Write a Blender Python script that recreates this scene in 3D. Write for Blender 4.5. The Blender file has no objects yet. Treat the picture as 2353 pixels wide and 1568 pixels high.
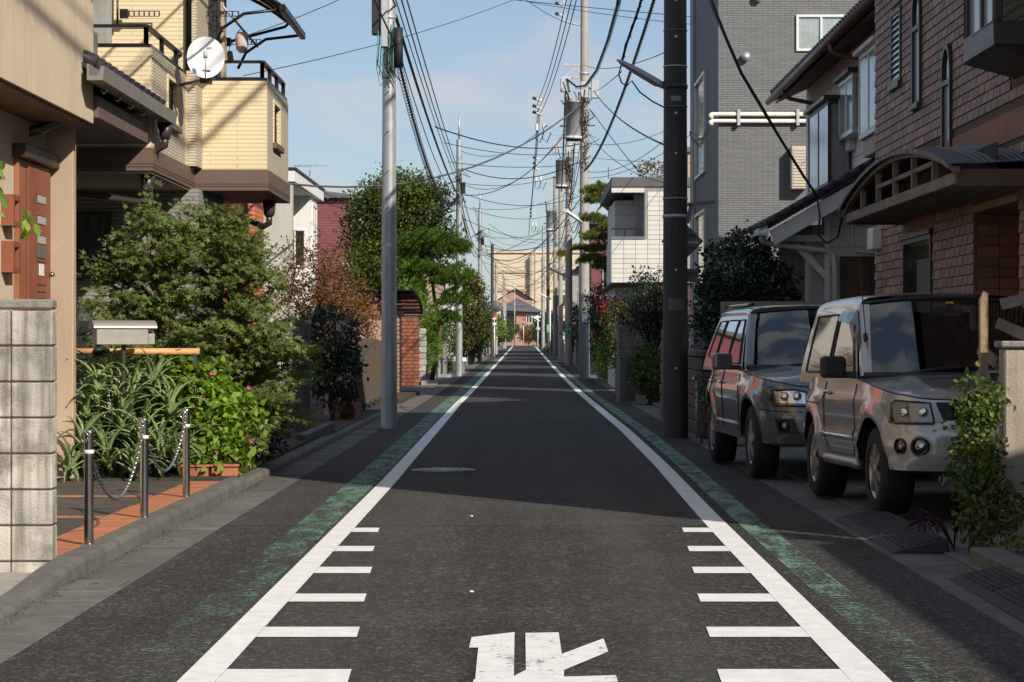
import bpy, bmesh, math, random
import numpy as np
from mathutils import Vector, Matrix
from mathutils.geometry import delaunay_2d_cdt
random.seed(7)
sc = bpy.context.scene
col = sc.collection

# ---------------------------------------------------------------- camera
CAM_H = 1.34
F_PX, VX, VY, PW, PH = 4900.0, 1205.0, 782.0, 2353.0, 1568.0
cam_data = bpy.data.cameras.new("camera")
cam = bpy.data.objects.new("camera", cam_data)
col.objects.link(cam)
cam.location = (0, 0, CAM_H)
cam.rotation_euler = (math.pi / 2, 0, 0)
cam_data.sensor_width = 36.0
cam_data.lens = 36.0 * F_PX / PW
cam_data.shift_x = (PW / 2 - VX) / PW
cam_data.shift_y = (VY - PH / 2) / PW
cam_data.clip_start = 0.2
cam_data.clip_end = 6000
sc.camera = cam

# ---------------------------------------------------------------- sun and sky
SUN = Vector((0.60, -0.80, 0.60)).normalized()
SUN_EL = math.asin(SUN.z)
SUN_AZ = math.atan2(SUN.x, SUN.y)          # clockwise from +Y
w = bpy.data.worlds.new("World"); sc.world = w
w.use_nodes = True
nt = w.node_tree; nt.nodes.clear()
out = nt.nodes.new("ShaderNodeOutputWorld")
bg = nt.nodes.new("ShaderNodeBackground"); bg.inputs["Strength"].default_value = 0.10
sky = nt.nodes.new("ShaderNodeTexSky"); sky.sky_type = 'NISHITA'; sky.sun_disc = False
sky.sun_elevation = SUN_EL; sky.sun_rotation = SUN_AZ
sky.air_density = 1.0; sky.dust_density = 0.7; sky.ozone_density = 1.6
tc = nt.nodes.new("ShaderNodeTexCoord")
mp = nt.nodes.new("ShaderNodeMapping"); mp.inputs["Scale"].default_value = (6.5, 6.5, 15.0); mp.inputs["Location"].default_value = (0.35, 0.0, 0.45)
n1 = nt.nodes.new("ShaderNodeTexNoise"); n1.inputs["Scale"].default_value = 1.25; n1.inputs["Detail"].default_value = 7; n1.inputs["Roughness"].default_value = 0.5
cr = nt.nodes.new("ShaderNodeValToRGB"); cr.color_ramp.elements[0].position = 0.50; cr.color_ramp.elements[1].position = 0.63
cr.color_ramp.elements[0].color = (0, 0, 0, 1); cr.color_ramp.elements[1].color = (0.85, 0.85, 0.85, 1)
mx = nt.nodes.new("ShaderNodeMixRGB"); mx.inputs["Color2"].default_value = (5.7, 5.85, 6.35, 1)
nt.links.new(tc.outputs["Generated"], mp.inputs["Vector"]); nt.links.new(mp.outputs["Vector"], n1.inputs["Vector"])
nt.links.new(n1.outputs["Fac"], cr.inputs["Fac"]); nt.links.new(cr.outputs["Color"], mx.inputs["Fac"])
veil = nt.nodes.new("ShaderNodeMixRGB"); veil.inputs["Fac"].default_value = 0.36; veil.inputs["Color2"].default_value = (3.4, 4.5, 6.7, 1)
nt.links.new(sky.outputs["Color"], veil.inputs["Color1"]); nt.links.new(veil.outputs["Color"], mx.inputs["Color1"]); nt.links.new(mx.outputs["Color"], bg.inputs["Color"])
nt.links.new(bg.outputs["Background"], out.inputs["Surface"])
sl = bpy.data.lights.new("sun", 'SUN'); sl.energy = 5.0; sl.angle = math.radians(0.53); sl.color = (1.0, 0.93, 0.82)
so = bpy.data.objects.new("sun", sl); col.objects.link(so)
so.rotation_euler = (-SUN).to_track_quat('-Z', 'Y').to_euler(); so.location = (20, -30, 40)
sc.view_settings.view_transform = 'Standard'; sc.view_settings.look = 'None'
sc.view_settings.exposure = 0.08; sc.view_settings.gamma = 1.0
sc.view_settings.use_curve_mapping = False
sc.render.engine = 'CYCLES'
sc.cycles.use_denoising = True
sc.cycles.max_bounces = 6; sc.cycles.diffuse_bounces = 3; sc.cycles.glossy_bounces = 3
sc.cycles.transparent_max_bounces = 8; sc.cycles.transmission_bounces = 4
sc.cycles.caustics_reflective = False; sc.cycles.caustics_refractive = False

# ---------------------------------------------------------------- helpers
def P(x, y, Y):
    """point of the place seen at picture point (x, y) and standing Y metres down the street"""
    return Vector(((x - VX) * Y / F_PX, Y, CAM_H + (VY - y) * Y / F_PX))
def onX(x, y, X):
    Y = X * F_PX / (x - VX)
    return Y, CAM_H + (VY - y) * Y / F_PX
def gz(Y):
    if Y < 54: return 0.0
    t = min(1.0, (Y - 54) / 200.0)
    return 0.68 * t

def label(o, lab, cat=None, group=None, kind=None):
    if lab: o["label"] = lab
    if cat: o["category"] = cat
    if group: o["group"] = group
    if kind: o["kind"] = kind
    return o
def thing(name, lab, cat, loc=(0, 0, 0), group=None, rz=0.0):
    o = bpy.data.objects.new(name, None); col.objects.link(o)
    o.empty_display_size = 0.2
    o.location = loc; o.rotation_euler = (0, 0, rz)
    return label(o, lab, cat, group)
def origin(o):
    if o is None: return Vector((0, 0, 0))
    v = Vector(o.location)
    return v + origin(o.parent) if o.parent else v

class MB:
    def __init__(s): s.v = []; s.f = []; s.sm = []
    def add(s, vs, fs, smooth=False):
        b = len(s.v); s.v.extend([tuple(p) for p in vs])
        for f in fs: s.f.append([i + b for i in f]); s.sm.append(smooth)
        return s
    def box(s, x0, x1, y0, y1, z0, z1):
        vs = [(x, y, z) for x in (x0, x1) for y in (y0, y1) for z in (z0, z1)]
        return s.add(vs, [(0, 1, 3, 2), (4, 6, 7, 5), (0, 4, 5, 1), (2, 3, 7, 6), (0, 2, 6, 4), (1, 5, 7, 3)])
    def obox(s, c, size, rot=(0, 0, 0)):
        from mathutils import Euler
        R = Euler(rot).to_matrix(); c = Vector(c); hx, hy, hz = [d / 2 for d in size]
        vs = [c + R @ Vector((x, y, z)) for x in (-hx, hx) for y in (-hy, hy) for z in (-hz, hz)]
        return s.add(vs, [(0, 1, 3, 2), (4, 6, 7, 5), (0, 4, 5, 1), (2, 3, 7, 6), (0, 2, 6, 4), (1, 5, 7, 3)])
    def bar(s, a, b, wd, ht, up=(0, 0, 1)):
        a = Vector(a); b = Vector(b); d = (b - a).normalized(); u = Vector(up)
        sd = d.cross(u)
        if sd.length < 1e-4: sd = d.cross(Vector((1, 0, 0)))
        sd.normalize(); u = sd.cross(d).normalized()
        vs = [p + sd * (i * wd / 2) + u * (j * ht / 2) for p in (a, b) for i in (-1, 1) for j in (-1, 1)]
        return s.add(vs, [(0, 1, 3, 2), (4, 6, 7, 5), (0, 4, 5, 1), (2, 3, 7, 6), (0, 2, 6, 4), (1, 5, 7, 3)])
    def cyl(s, a, b, r0, r1=None, n=12, caps=True, smooth=True):
        r1 = r0 if r1 is None else r1
        a = Vector(a); b = Vector(b); d = (b - a).normalized()
        t = d.cross(Vector((0, 0, 1)))
        if t.length < 1e-3: t = Vector((1, 0, 0))
        t.normalize(); u = d.cross(t)
        vs = []
        for p, r in ((a, r0), (b, r1)):
            for i in range(n):
                A = 2 * math.pi * i / n
                vs.append(p + t * (math.cos(A) * r) + u * (math.sin(A) * r))
        s.add(vs, [(i, (i + 1) % n, n + (i + 1) % n, n + i) for i in range(n)], smooth)
        if caps:
            s.add(vs[:n], [tuple(range(n))[::-1]]); s.add(vs[n:], [tuple(range(n))])
        return s
    def tube(s, pts, r, n=6, r1=None, caps=True):
        pts = [Vector(p) for p in pts]; m = len(pts); vs = []; prev = None
        for k, p in enumerate(pts):
            d = (pts[min(k + 1, m - 1)] - pts[max(k - 1, 0)])
            d = d.normalized() if d.length > 1e-9 else Vector((0, 0, 1))
            t = prev if prev is not None else d.cross(Vector((0, 0, 1)))
            if t.length < 1e-3: t = Vector((1, 0, 0))
            t = (t - d * t.dot(d)); t = t.normalized() if t.length > 1e-6 else d.orthogonal().normalized()
            prev = t; u = d.cross(t)
            rr = r if r1 is None else r + (r1 - r) * k / max(1, m - 1)
            for i in range(n):
                A = 2 * math.pi * i / n
                vs.append(p + t * (math.cos(A) * rr) + u * (math.sin(A) * rr))
        fs = [(k * n + i, k * n + (i + 1) % n, (k + 1) * n + (i + 1) % n, (k + 1) * n + i) for k in range(m - 1) for i in range(n)]
        if caps: fs += [tuple(range(n))[::-1], tuple((m - 1) * n + i for i in range(n))]
        return s.add(vs, fs, n > 4)
    def prism(s, poly, axis, a, b):
        """poly: list of 2D points; axis 'x': (y,z), 'y': (x,z), 'z': (x,y)"""
        def q(p, t):
            return (t, p[0], p[1]) if axis == 'x' else (p[0], t, p[1]) if axis == 'y' else (p[0], p[1], t)
        n = len(poly); vs = [q(p, a) for p in poly] + [q(p, b) for p in poly]
        fs = [tuple(range(n))[::-1], tuple(n + i for i in range(n))] + [(i, (i + 1) % n, n + (i + 1) % n, n + i) for i in range(n)]
        return s.add(vs, fs)
    def lathe(s, c, prof, n=16, axis='z', smooth=True, caps=True):
        c = Vector(c); vs = []
        for r, h in prof:
            for i in range(n):
                A = 2 * math.pi * i / n; q = (r * math.cos(A), r * math.sin(A), h)
                if axis == 'x': q = (q[2], q[0], q[1])
                elif axis == 'y': q = (q[0], q[2], q[1])
                vs.append(c + Vector(q))
        m = len(prof)
        fs = [(k * n + i, k * n + (i + 1) % n, (k + 1) * n + (i + 1) % n, (k + 1) * n + i) for k in range(m - 1) for i in range(n)]
        if caps: fs += [tuple(range(n))[::-1], tuple((m - 1) * n + i for i in range(n))]
        return s.add(vs, fs, smooth)
    def ball(s, c, r, n=10, sz=1.0):
        prof = [(max(0.001, r * math.sin(math.pi * k / n)), -r * sz * math.cos(math.pi * k / n)) for k in range(n + 1)]
        return s.lathe(c, prof, n + 2)
    def quad(s, a, b, c, d): return s.add([a, b, c, d], [(0, 1, 2, 3)])
    def mesh(s, name, off=Vector((0, 0, 0)), bevel=0.0, seg=1):
        me = bpy.data.meshes.new(name)
        me.from_pydata([(p[0] - off.x, p[1] - off.y, p[2] - off.z) for p in s.v], [], s.f)
        bm = bmesh.new(); bm.from_mesh(me)
        for f, sm in zip(bm.faces, s.sm): f.smooth = sm
        if bevel > 0:
            bmesh.ops.remove_doubles(bm, verts=bm.verts, dist=1e-5)
            es = [e for e in bm.edges if len(e.link_faces) == 2 and e.calc_face_angle(0) > 0.6]
            bmesh.ops.bevel(bm, geom=es, offset=bevel, segments=seg, affect='EDGES', profile=0.5, clamp_overlap=True)
        bmesh.ops.recalc_face_normals(bm, faces=bm.faces)
        bm.to_mesh(me); bm.free()
        return me
    def build(s, name, mat, parent=None, bevel=0.0, seg=1, lab=None):
        me = s.mesh(name, origin(parent), bevel, seg)
        o = bpy.data.objects.new(name, me); col.objects.link(o)
        if mat: me.materials.append(MATS[mat] if isinstance(mat, str) else mat)
        if parent: o.parent = parent
        if lab: o["label"] = lab
        return o
def obj_from_mesh(name, me, parent=None, loc=(0, 0, 0), rot=(0, 0, 0), scl=(1, 1, 1)):
    o = bpy.data.objects.new(name, me); col.objects.link(o)
    if parent: o.parent = parent
    o.location = Vector(loc) - origin(parent); o.rotation_euler = rot; o.scale = scl
    return o
def boxpart(name, mat, parent, x0, x1, y0, y1, z0, z1, bevel=0.004):
    return MB().box(x0, x1, y0, y1, z0, z1).build(name, mat, parent, bevel)
def struct(name, mb, mat, parent=None, bevel=0.0):
    o = mb.build(name, mat, parent, bevel)
    if not parent: o["kind"] = "structure"
    return o
def arr_mesh(name, V, F, mat, smooth=False):
    """numpy: V (n,3), F (m,k) all faces with k corners"""
    me = bpy.data.meshes.new(name); V = np.asarray(V, np.float32); F = np.asarray(F, np.int32)
    k = F.shape[1]
    me.vertices.add(len(V)); me.vertices.foreach_set("co", V.ravel())
    me.loops.add(F.size); me.loops.foreach_set("vertex_index", F.ravel())
    me.polygons.add(len(F)); me.polygons.foreach_set("loop_start", np.arange(len(F), dtype=np.int32) * k)
    try: me.polygons.foreach_set("loop_total", np.full(len(F), k, np.int32))
    except Exception: pass
    if smooth: me.polygons.foreach_set("use_smooth", np.ones(len(F), bool))
    me.update(calc_edges=True); me.validate()
    me.materials.append(MATS[mat] if isinstance(mat, str) else mat)
    return me
# ---------------------------------------------------------------- materials
MATS = {}
class NB:
    def __init__(s, name):
        m = bpy.data.materials.new(name); m.use_nodes = True; s.m = m; s.t = m.node_tree
        s.b = s.t.nodes["Principled BSDF"]; MATS[name] = m
    def n(s, ty, **kw):
        x = s.t.nodes.new(ty)
        for k, v in kw.items():
            if k in x.inputs.keys(): x.inputs[k].default_value = v
            else: setattr(x, k, v)
        return x
    def l(s, a, b): s.t.links.new(a, b)
    def set(s, k, v): s.b.inputs[k].default_value = v
    def coords(s, kind='Object', wall=False):
        if kind == 'World': v = s.n("ShaderNodeNewGeometry").outputs["Position"]
        else: v = s.n("ShaderNodeTexCoord").outputs[kind]
        if wall:
            sp = s.n("ShaderNodeSeparateXYZ"); s.l(v, sp.inputs[0])
            a = s.n("ShaderNodeMath", operation='ADD'); s.l(sp.outputs[0], a.inputs[0]); s.l(sp.outputs[1], a.inputs[1])
            c = s.n("ShaderNodeCombineXYZ"); s.l(a.outputs[0], c.inputs[0]); s.l(sp.outputs[2], c.inputs[1]); v = c.outputs[0]
        return v
    def scaled(s, v, sc_):
        mp = s.n("ShaderNodeMapping"); mp.inputs["Scale"].default_value = sc_; s.l(v, mp.inputs["Vector"]); return mp.outputs["Vector"]
    def noise(s, v, scale, detail=4, rough=0.55):
        x = s.n("ShaderNodeTexNoise", Scale=scale, Detail=detail, Roughness=rough); s.l(v, x.inputs["Vector"]); return x.outputs["Fac"]
    def ramp(s, f, stops):
        x = s.n("ShaderNodeValToRGB"); e = x.color_ramp.elements
        while len(e) < len(stops): e.new(0.5)
        for q, (p, c) in zip(e, stops):
            q.position = p; q.color = (c, c, c, 1) if not hasattr(c, '__len__') else (*c[:3], 1)
        s.l(f, x.inputs["Fac"]); return x.outputs["Color"]
    def mix(s, f, a, b, mode='MIX'):
        x = s.n("ShaderNodeMixRGB", blend_type=mode)
        for q, i in ((f, 0), (a, 1), (b, 2)):
            if isinstance(q, (int, float)): x.inputs[i].default_value = q if i == 0 else (q, q, q, 1)
            elif isinstance(q, tuple): x.inputs[i].default_value = (*q[:3], 1)
            else: s.l(q, x.inputs[i])
        return x.outputs[0]
    def math(s, op, a, b=0.0):
        x = s.n("ShaderNodeMath", operation=op)
        for q, i in ((a, 0), (b, 1)):
            if isinstance(q, (int, float)): x.inputs[i].default_value = q
            else: s.l(q, x.inputs[i])
        return x.outputs[0]
    def bump(s, h, strength, dist=0.01, prev=None):
        x = s.n("ShaderNodeBump", Strength=strength, Distance=dist); s.l(h, x.inputs["Height"])
        if prev is not None: s.l(prev, x.inputs["Normal"])
        s.l(x.outputs["Normal"], s.b.inputs["Normal"]); return x.outputs["Normal"]
    def col(s, c): s.l(c, s.b.inputs["Base Color"])

def hsv(c, k): return tuple(min(1, max(0, x * k)) for x in c)
def plain(name, c, rough=0.6, var=0.12, scale=6.0, bump=0.0, bscale=80.0, metal=0.0, streak=0.0, dirt=0.0, dirtc=(0.05, 0.045, 0.035), coat=0.0, rnd=0.0, space='Object', spec=0.5):
    b = NB(name); v = b.coords(space)
    f = b.noise(v, scale, 5)
    cc = b.ramp(f, [(0.3, hsv(c, 1 - var)), (0.7, hsv(c, 1 + var))])
    if rnd:
        oi = b.n("ShaderNodeObjectInfo"); r = b.ramp(oi.outputs["Random"], [(0, 1 - rnd), (1, 1.0)])
        cc = b.mix(1.0, cc, r, 'MULTIPLY')
    if streak:
        s2 = b.noise(b.scaled(v, (5, 5, 0.35)), 3.0, 5)
        cc = b.mix(b.ramp(s2, [(0.45, 0.0), (0.75, streak)]), cc, dirtc)
    if dirt:
        d2 = b.noise(v, scale * 0.6 + 1.1, 8, 0.68)
        cc = b.mix(b.ramp(d2, [(0.47, 0.0), (0.72, dirt)]), cc, dirtc)
    b.col(cc)
    rr = b.ramp(b.noise(v, scale * 2.3, 3), [(0.3, max(0.02, rough * 0.85)), (0.7, min(1, rough * 1.15))]); b.l(rr, b.b.inputs["Roughness"])
    b.set("Metallic", metal); b.set("Specular IOR Level", spec)
    if coat: b.set("Coat Weight", coat); b.set("Coat Roughness", 0.04)
    if bump: b.bump(b.noise(v, bscale, 4), bump, 0.01)
    return b.m

def bricks(name, c1, c2, mortar, bw, bh, ms, bump=0.5, rough=0.75, off=0.5, var=0.2, grain=60, sq=1.0):
    b = NB(name); v = b.coords('Object', wall=True)
    x = b.n("ShaderNodeTexBrick", offset=off, offset_frequency=2, squash=sq, squash_frequency=2)
    x.inputs["Scale"].default_value = 1.0; x.inputs["Brick Width"].default_value = bw; x.inputs["Row Height"].default_value = bh
    x.inputs["Mortar Size"].default_value = ms; x.inputs["Mortar Smooth"].default_value = 0.2; x.inputs["Bias"].default_value = 0.0
    x.inputs["Color1"].default_value = (*c1, 1); x.inputs["Color2"].default_value = (*c2, 1); x.inputs["Mortar"].default_value = (*mortar, 1)
    b.l(v, x.inputs["Vector"])
    n_ = b.noise(b.coords('Object'), 2.2, 7, 0.65)
    b.col(b.mix(1.0, x.outputs["Color"], b.ramp(n_, [(0.3, 1 - var), (0.7, 1.0)]), 'MULTIPLY'))
    b.set("Roughness", rough)
    g = b.noise(v, grain, 3)
    h = b.math('ADD', b.math('MULTIPLY', x.outputs["Fac"], -1.0), b.math('MULTIPLY', g, 0.25))
    b.bump(h, bump, 0.012)
    return b.m

# asphalt
b = NB("asphalt"); v = b.coords('World')
vor = b.n("ShaderNodeTexVoronoi", Scale=85.0); b.l(v, vor.inputs["Vector"])
vor2 = b.n("ShaderNodeTexVoronoi", Scale=38.0); b.l(v, vor2.inputs["Vector"])
sp = b.n("ShaderNodeSeparateColor"); b.l(vor.outputs["Color"], sp.inputs[0])
sp2 = b.n("ShaderNodeSeparateColor"); b.l(vor2.outputs["Color"], sp2.inputs[0])
stone = b.ramp(sp.outputs[0], [(0.0, (0.036, 0.035, 0.034)), (0.55, (0.052, 0.050, 0.048)), (0.86, (0.072, 0.069, 0.064)), (1.0, (0.15, 0.14, 0.125))])
stone = b.mix(b.ramp(sp2.outputs[1], [(0.9, 0.0), (0.96, 0.55)]), stone, (0.17, 0.155, 0.135))
big = b.ramp(b.noise(v, 0.9, 6, 0.6), [(0.3, 0.78), (0.7, 1.12)])
tr = b.ramp(b.noise(b.scaled(v, (1.6, 0.05, 1)), 1.0, 3), [(0.35, 0.80), (0.65, 1.10)])
c_ = b.mix(1.0, b.mix(1.0, stone, big, 'MULTIPLY'), tr, 'MULTIPLY')
wob = b.n("ShaderNodeTexNoise", Scale=1.3, Detail=5.0); b.l(v, wob.inputs["Vector"])
v2 = b.mix(0.28, v, wob.outputs["Color"], 'ADD')
ck = b.n("ShaderNodeTexVoronoi", feature='DISTANCE_TO_EDGE', Scale=0.33); b.l(v2, ck.inputs["Vector"])
where = b.ramp(b.noise(v, 0.22, 2), [(0.48, 0.0), (0.60, 1.0)])
c_ = b.mix(b.math('MULTIPLY', b.ramp(ck.outputs["Distance"], [(0.0, 0.8), (0.012, 0.0)]), where), c_, (0.014, 0.013, 0.012))
sepz = b.n("ShaderNodeSeparateXYZ"); b.l(v, sepz.inputs[0])
wire_shadow_seam = b.math('ABSOLUTE', b.math('SUBTRACT', b.math('ADD', sepz.outputs[1], b.math('MULTIPLY', wob.outputs[0], 0.06)), 15.42))
c_ = b.mix(b.ramp(wire_shadow_seam, [(0.010, 0.75), (0.028, 0.0)]), c_, (0.012, 0.011, 0.010))  # patch seam painted dark for the shadow of wires across the road
newer = b.math('GREATER_THAN', sepz.outputs[1], 15.42)
c_ = b.mix(b.math('MULTIPLY', newer, 0.18), c_, (0.10, 0.09, 0.08))
stn = b.ramp(b.noise(v, 2.3, 6, 0.65), [(0.60, 0.0), (0.72, 0.55)])
c_ = b.mix(stn, c_, (0.022, 0.021, 0.020))
trk = b.math('ABSOLUTE', b.math('SUBTRACT', b.math('ABSOLUTE', b.math('ADD', sepz.outputs[0], b.math('MULTIPLY', wob.outputs[0], 0.25))), 0.78))
c_ = b.mix(b.ramp(trk, [(0.05, 0.22), (0.38, 0.0)]), c_, (0.085, 0.082, 0.078))
b.col(c_); b.set("Roughness", 0.9); b.set("Specular IOR Level", 0.12)
b.bump(b.math('ADD', vor.outputs["Distance"], b.math('MULTIPLY', b.noise(v, 240, 3), 0.6)), 0.45, 0.006)

def worn_paint(name, c, amount, y_fade=None, lines=False):
    """road paint rubbed away down to the asphalt"""
    b = NB(name); v = b.coords('World')
    sp = b.n("ShaderNodeSeparateXYZ"); b.l(v, sp.inputs[0])
    w1 = b.noise(v, 38, 5, 0.7); w2 = b.noise(b.scaled(v, (3.0, 0.8, 1)), 2.2, 5, 0.6)
    m = b.math('ADD', b.math('MULTIPLY', w1, 0.7), b.math('MULTIPLY', w2, 0.55))
    if lines: m = b.math('ADD', m, b.math('MULTIPLY', b.noise(b.scaled(v, (1.5, 42, 1)), 1.0, 3), 0.35))
    if y_fade:
        fy = b.n("ShaderNodeMapRange"); fy.inputs["From Min"].default_value = y_fade[0]; fy.inputs["From Max"].default_value = y_fade[1]
        fy.inputs["To Min"].default_value = y_fade[2]; fy.inputs["To Max"].default_value = 0.0; b.l(sp.outputs[1], fy.inputs["Value"])
        m = b.math('ADD', m, fy.outputs[0])
    mask = b.ramp(m, [(amount, 0.0), (min(1.0, amount + 0.10), 1.0)])
    pc = b.ramp(b.noise(v, 9, 5), [(0.3, hsv(c, 0.86)), (0.7, hsv(c, 1.05))])
    dt = b.ramp(b.noise(v, 3.1, 6, 0.7), [(0.55, 0.0), (0.8, 0.35)])
    b.col(b.mix(dt, pc, hsv(c, 0.45))); b.set("Roughness", 0.75); b.set("Specular IOR Level", 0.25)
    b.bump(b.noise(v, 160, 3), 0.4, 0.004)
    trn = b.n("ShaderNodeBsdfTransparent"); ms = b.n("ShaderNodeMixShader")
    b.l(mask, ms.inputs[0]); b.l(b.b.outputs[0], ms.inputs[1]); b.l(trn.outputs[0], ms.inputs[2]); b.l(ms.outputs[0], b.t.nodes["Material Output"].inputs["Surface"])
    return b.m
worn_paint("white_paint", (0.80, 0.79, 0.76), 0.82)
worn_paint("white_letter", (0.80, 0.79, 0.76), 0.88, lines=True)
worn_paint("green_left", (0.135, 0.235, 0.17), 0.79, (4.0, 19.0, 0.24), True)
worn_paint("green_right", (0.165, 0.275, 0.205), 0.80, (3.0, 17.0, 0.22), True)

plain("gutter", (0.145, 0.14, 0.128), 0.9, 0.15, 5, 0.5, 90, dirt=0.75, dirtc=(0.07, 0.062, 0.05), rnd=0.35, space="World")
plain("kerb", (0.15, 0.142, 0.126), 0.9, 0.15, 6, 0.7, 70, dirt=0.75, dirtc=(0.075, 0.065, 0.05), rnd=0.2, space="World")
plain("apron", (0.075, 0.066, 0.055), 0.9, 0.3, 3, 0.5, 120, dirt=0.6, dirtc=(0.03, 0.026, 0.02))
plain("soil", (0.05, 0.038, 0.027), 0.95, 0.3, 9, 0.9, 40, space='World')
plain("ground", (0.13, 0.12, 0.10), 0.95, 0.25, 0.5, 0.3, 20, space='World')
plain("lot", (0.16, 0.155, 0.145), 0.9, 0.2, 2, 0.4, 90, dirt=0.6, space='World')
plain("far_pink", (0.44, 0.25, 0.19), 0.9, 0.06, 1, 0.2, 40, streak=0.2, dirtc=(0.2, 0.12, 0.1))
plain("chain_steel", (0.22, 0.22, 0.225), 0.4, 0.1, 20, metal=0.8)
plain("orange_tile", (0.50, 0.185, 0.085), 0.7, 0.12, 12, 0.2, 120, rnd=0.25, dirt=0.25)
plain("block", (0.55, 0.52, 0.455), 0.92, 0.16, 5, 0.8, 110, streak=0.8, dirt=0.85, dirtc=(0.085, 0.072, 0.052), rnd=0.14, space="World")
plain("block_dark", (0.15, 0.145, 0.135), 0.92, 0.14, 5, 0.8, 110, streak=0.55, dirtc=(0.04, 0.036, 0.03), rnd=0.15, space="World")
plain("block_cap", (0.24, 0.225, 0.195), 0.95, 0.2, 12, 0.9, 90, dirt=0.7, dirtc=(0.07, 0.06, 0.045))
plain("stucco_tan", (0.45, 0.34, 0.24), 0.9, 0.06, 2, 0.5, 160, streak=0.2, dirtc=(0.22, 0.16, 0.11))
plain("stucco_cream", (0.62, 0.50, 0.36), 0.9, 0.06, 2, 0.5, 160, streak=0.22, dirtc=(0.30, 0.23, 0.16))
plain("stucco_pink", (0.62, 0.37, 0.31), 0.9, 0.06, 3, 0.4, 160, streak=0.2, dirtc=(0.3, 0.16, 0.13))
plain("stucco_wall", (0.36, 0.30, 0.24), 0.92, 0.14, 3, 0.6, 60, streak=0.45, dirt=0.4, dirtc=(0.12, 0.09, 0.065))
plain("white_wall", (0.72, 0.71, 0.69), 0.85, 0.05, 2, 0.3, 120, streak=0.15, dirtc=(0.35, 0.33, 0.3))
plain("greige", (0.46, 0.43, 0.37), 0.88, 0.05, 2, 0.25, 120, streak=0.2, dirtc=(0.22, 0.2, 0.17))
plain("concrete_grey", (0.34, 0.33, 0.31), 0.9, 0.1, 3, 0.5, 80, streak=0.35, dirt=0.3)
plain("brown_band", (0.135, 0.088, 0.072), 0.6, 0.06, 3, 0.1, 90)
plain("dark_brown", (0.045, 0.028, 0.02), 0.5, 0.15, 4, 0.1, 60)
plain("bronze", (0.035, 0.031, 0.028), 0.42, 0.12, 5)
plain("black_rail", (0.012, 0.012, 0.013), 0.35, 0.1, 5)
plain("pipe_brown", (0.05, 0.038, 0.034), 0.35, 0.1, 5)
plain("gutter_brown", (0.16, 0.075, 0.052), 0.45, 0.12, 5)
plain("gutter_grey", (0.20, 0.18, 0.16), 0.5, 0.1, 4)
plain("white_pvc", (0.72, 0.68, 0.60), 0.45, 0.05, 4)
plain("ac_beige", (0.55, 0.47, 0.36), 0.55, 0.05, 4)
plain("alu", (0.55, 0.54, 0.52), 0.38, 0.05, 8, metal=0.6)
plain("alu_white", (0.68, 0.67, 0.64), 0.45, 0.05, 8)
plain("roof_dark", (0.035, 0.033, 0.036), 0.5, 0.2, 5, rnd=0.3)
plain("roof_grey", (0.11, 0.11, 0.12), 0.6, 0.15, 3, rnd=0.25)
plain("door_wood", (0.25, 0.078, 0.042), 0.5, 0.18, 3)
plain("door_frame", (0.30, 0.115, 0.055), 0.5, 0.1, 3)
plain("weather_wood", (0.20, 0.165, 0.13), 0.85, 0.3, 5, 0.5, 40)
plain("soffit", (0.12, 0.08, 0.06), 0.8, 0.2, 4)
plain("old_wood", (0.27, 0.19, 0.12), 0.9, 0.3, 9, 0.8, 30)
plain("steel_pole", (0.43, 0.44, 0.44), 0.42, 0.12, 3, metal=0.45, streak=0.35, dirtc=(0.16, 0.155, 0.15), space='Object')
plain("concrete_pole", (0.37, 0.34, 0.30), 0.85, 0.1, 2, 0.4, 70, streak=0.3, dirtc=(0.16, 0.145, 0.12))
plain("pole_wrap", (0.042, 0.038, 0.035), 0.62, 0.12, 3, 0.25, 160, streak=0.30, dirtc=(0.12, 0.11, 0.10))
plain("chrome", (0.62, 0.62, 0.63), 0.12, 0.03, 4, metal=1.0)
plain("stainless", (0.42, 0.42, 0.43), 0.22, 0.1, 20, metal=1.0)
plain("galv", (0.45, 0.46, 0.46), 0.5, 0.1, 8, metal=0.4)
plain("cable", (0.012, 0.012, 0.013), 0.55, 0.1, 5)
plain("cable_grey", (0.10, 0.095, 0.09), 0.55, 0.1, 5)
plain("lamp_grey", (0.42, 0.45, 0.45), 0.5, 0.06, 4)
plain("lamp_lens", (0.6, 0.6, 0.58), 0.3, 0.05, 4)
plain("transformer", (0.33, 0.34, 0.36), 0.5, 0.06, 4, streak=0.2, dirtc=(0.2, 0.17, 0.14))
plain("porcelain", (0.70, 0.69, 0.66), 0.3, 0.05, 8)
plain("rubber", (0.022, 0.022, 0.024), 0.75, 0.15, 9, 0.3, 200)
plain("tyre", (0.013, 0.013, 0.013), 0.8, 0.15, 20, 0.4, 120)
plain("iron", (0.20, 0.20, 0.205), 0.42, 0.2, 30, 0.4, 60, metal=0.5)
plain("mailbox", (0.32, 0.29, 0.26), 0.42, 0.05, 5, metal=0.25)
plain("pole_orange", (0.62, 0.33, 0.14), 0.55, 0.06, 5)
plain("dish_white", (0.80, 0.80, 0.79), 0.45, 0.03, 5)
plain("cloth_pink", (0.55, 0.42, 0.42), 0.9, 0.08, 10)
plain("curtain", (0.70, 0.69, 0.66), 0.9, 0.08, 6)
plain("blind", (0.55, 0.45, 0.26), 0.8, 0.06, 30)
plain("inside", (0.02, 0.02, 0.02), 0.9, 0.1, 3)
plain("shutter_brown", (0.16, 0.095, 0.07), 0.55, 0.08, 4)
plain("fence_taupe", (0.30, 0.26, 0.23), 0.6, 0.07, 4)
plain("gate_brown", (0.10, 0.072, 0.052), 0.6, 0.08, 5)
plain("terracotta", (0.42, 0.16, 0.085), 0.85, 0.15, 6, 0.3, 60, rnd=0.35)
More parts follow.
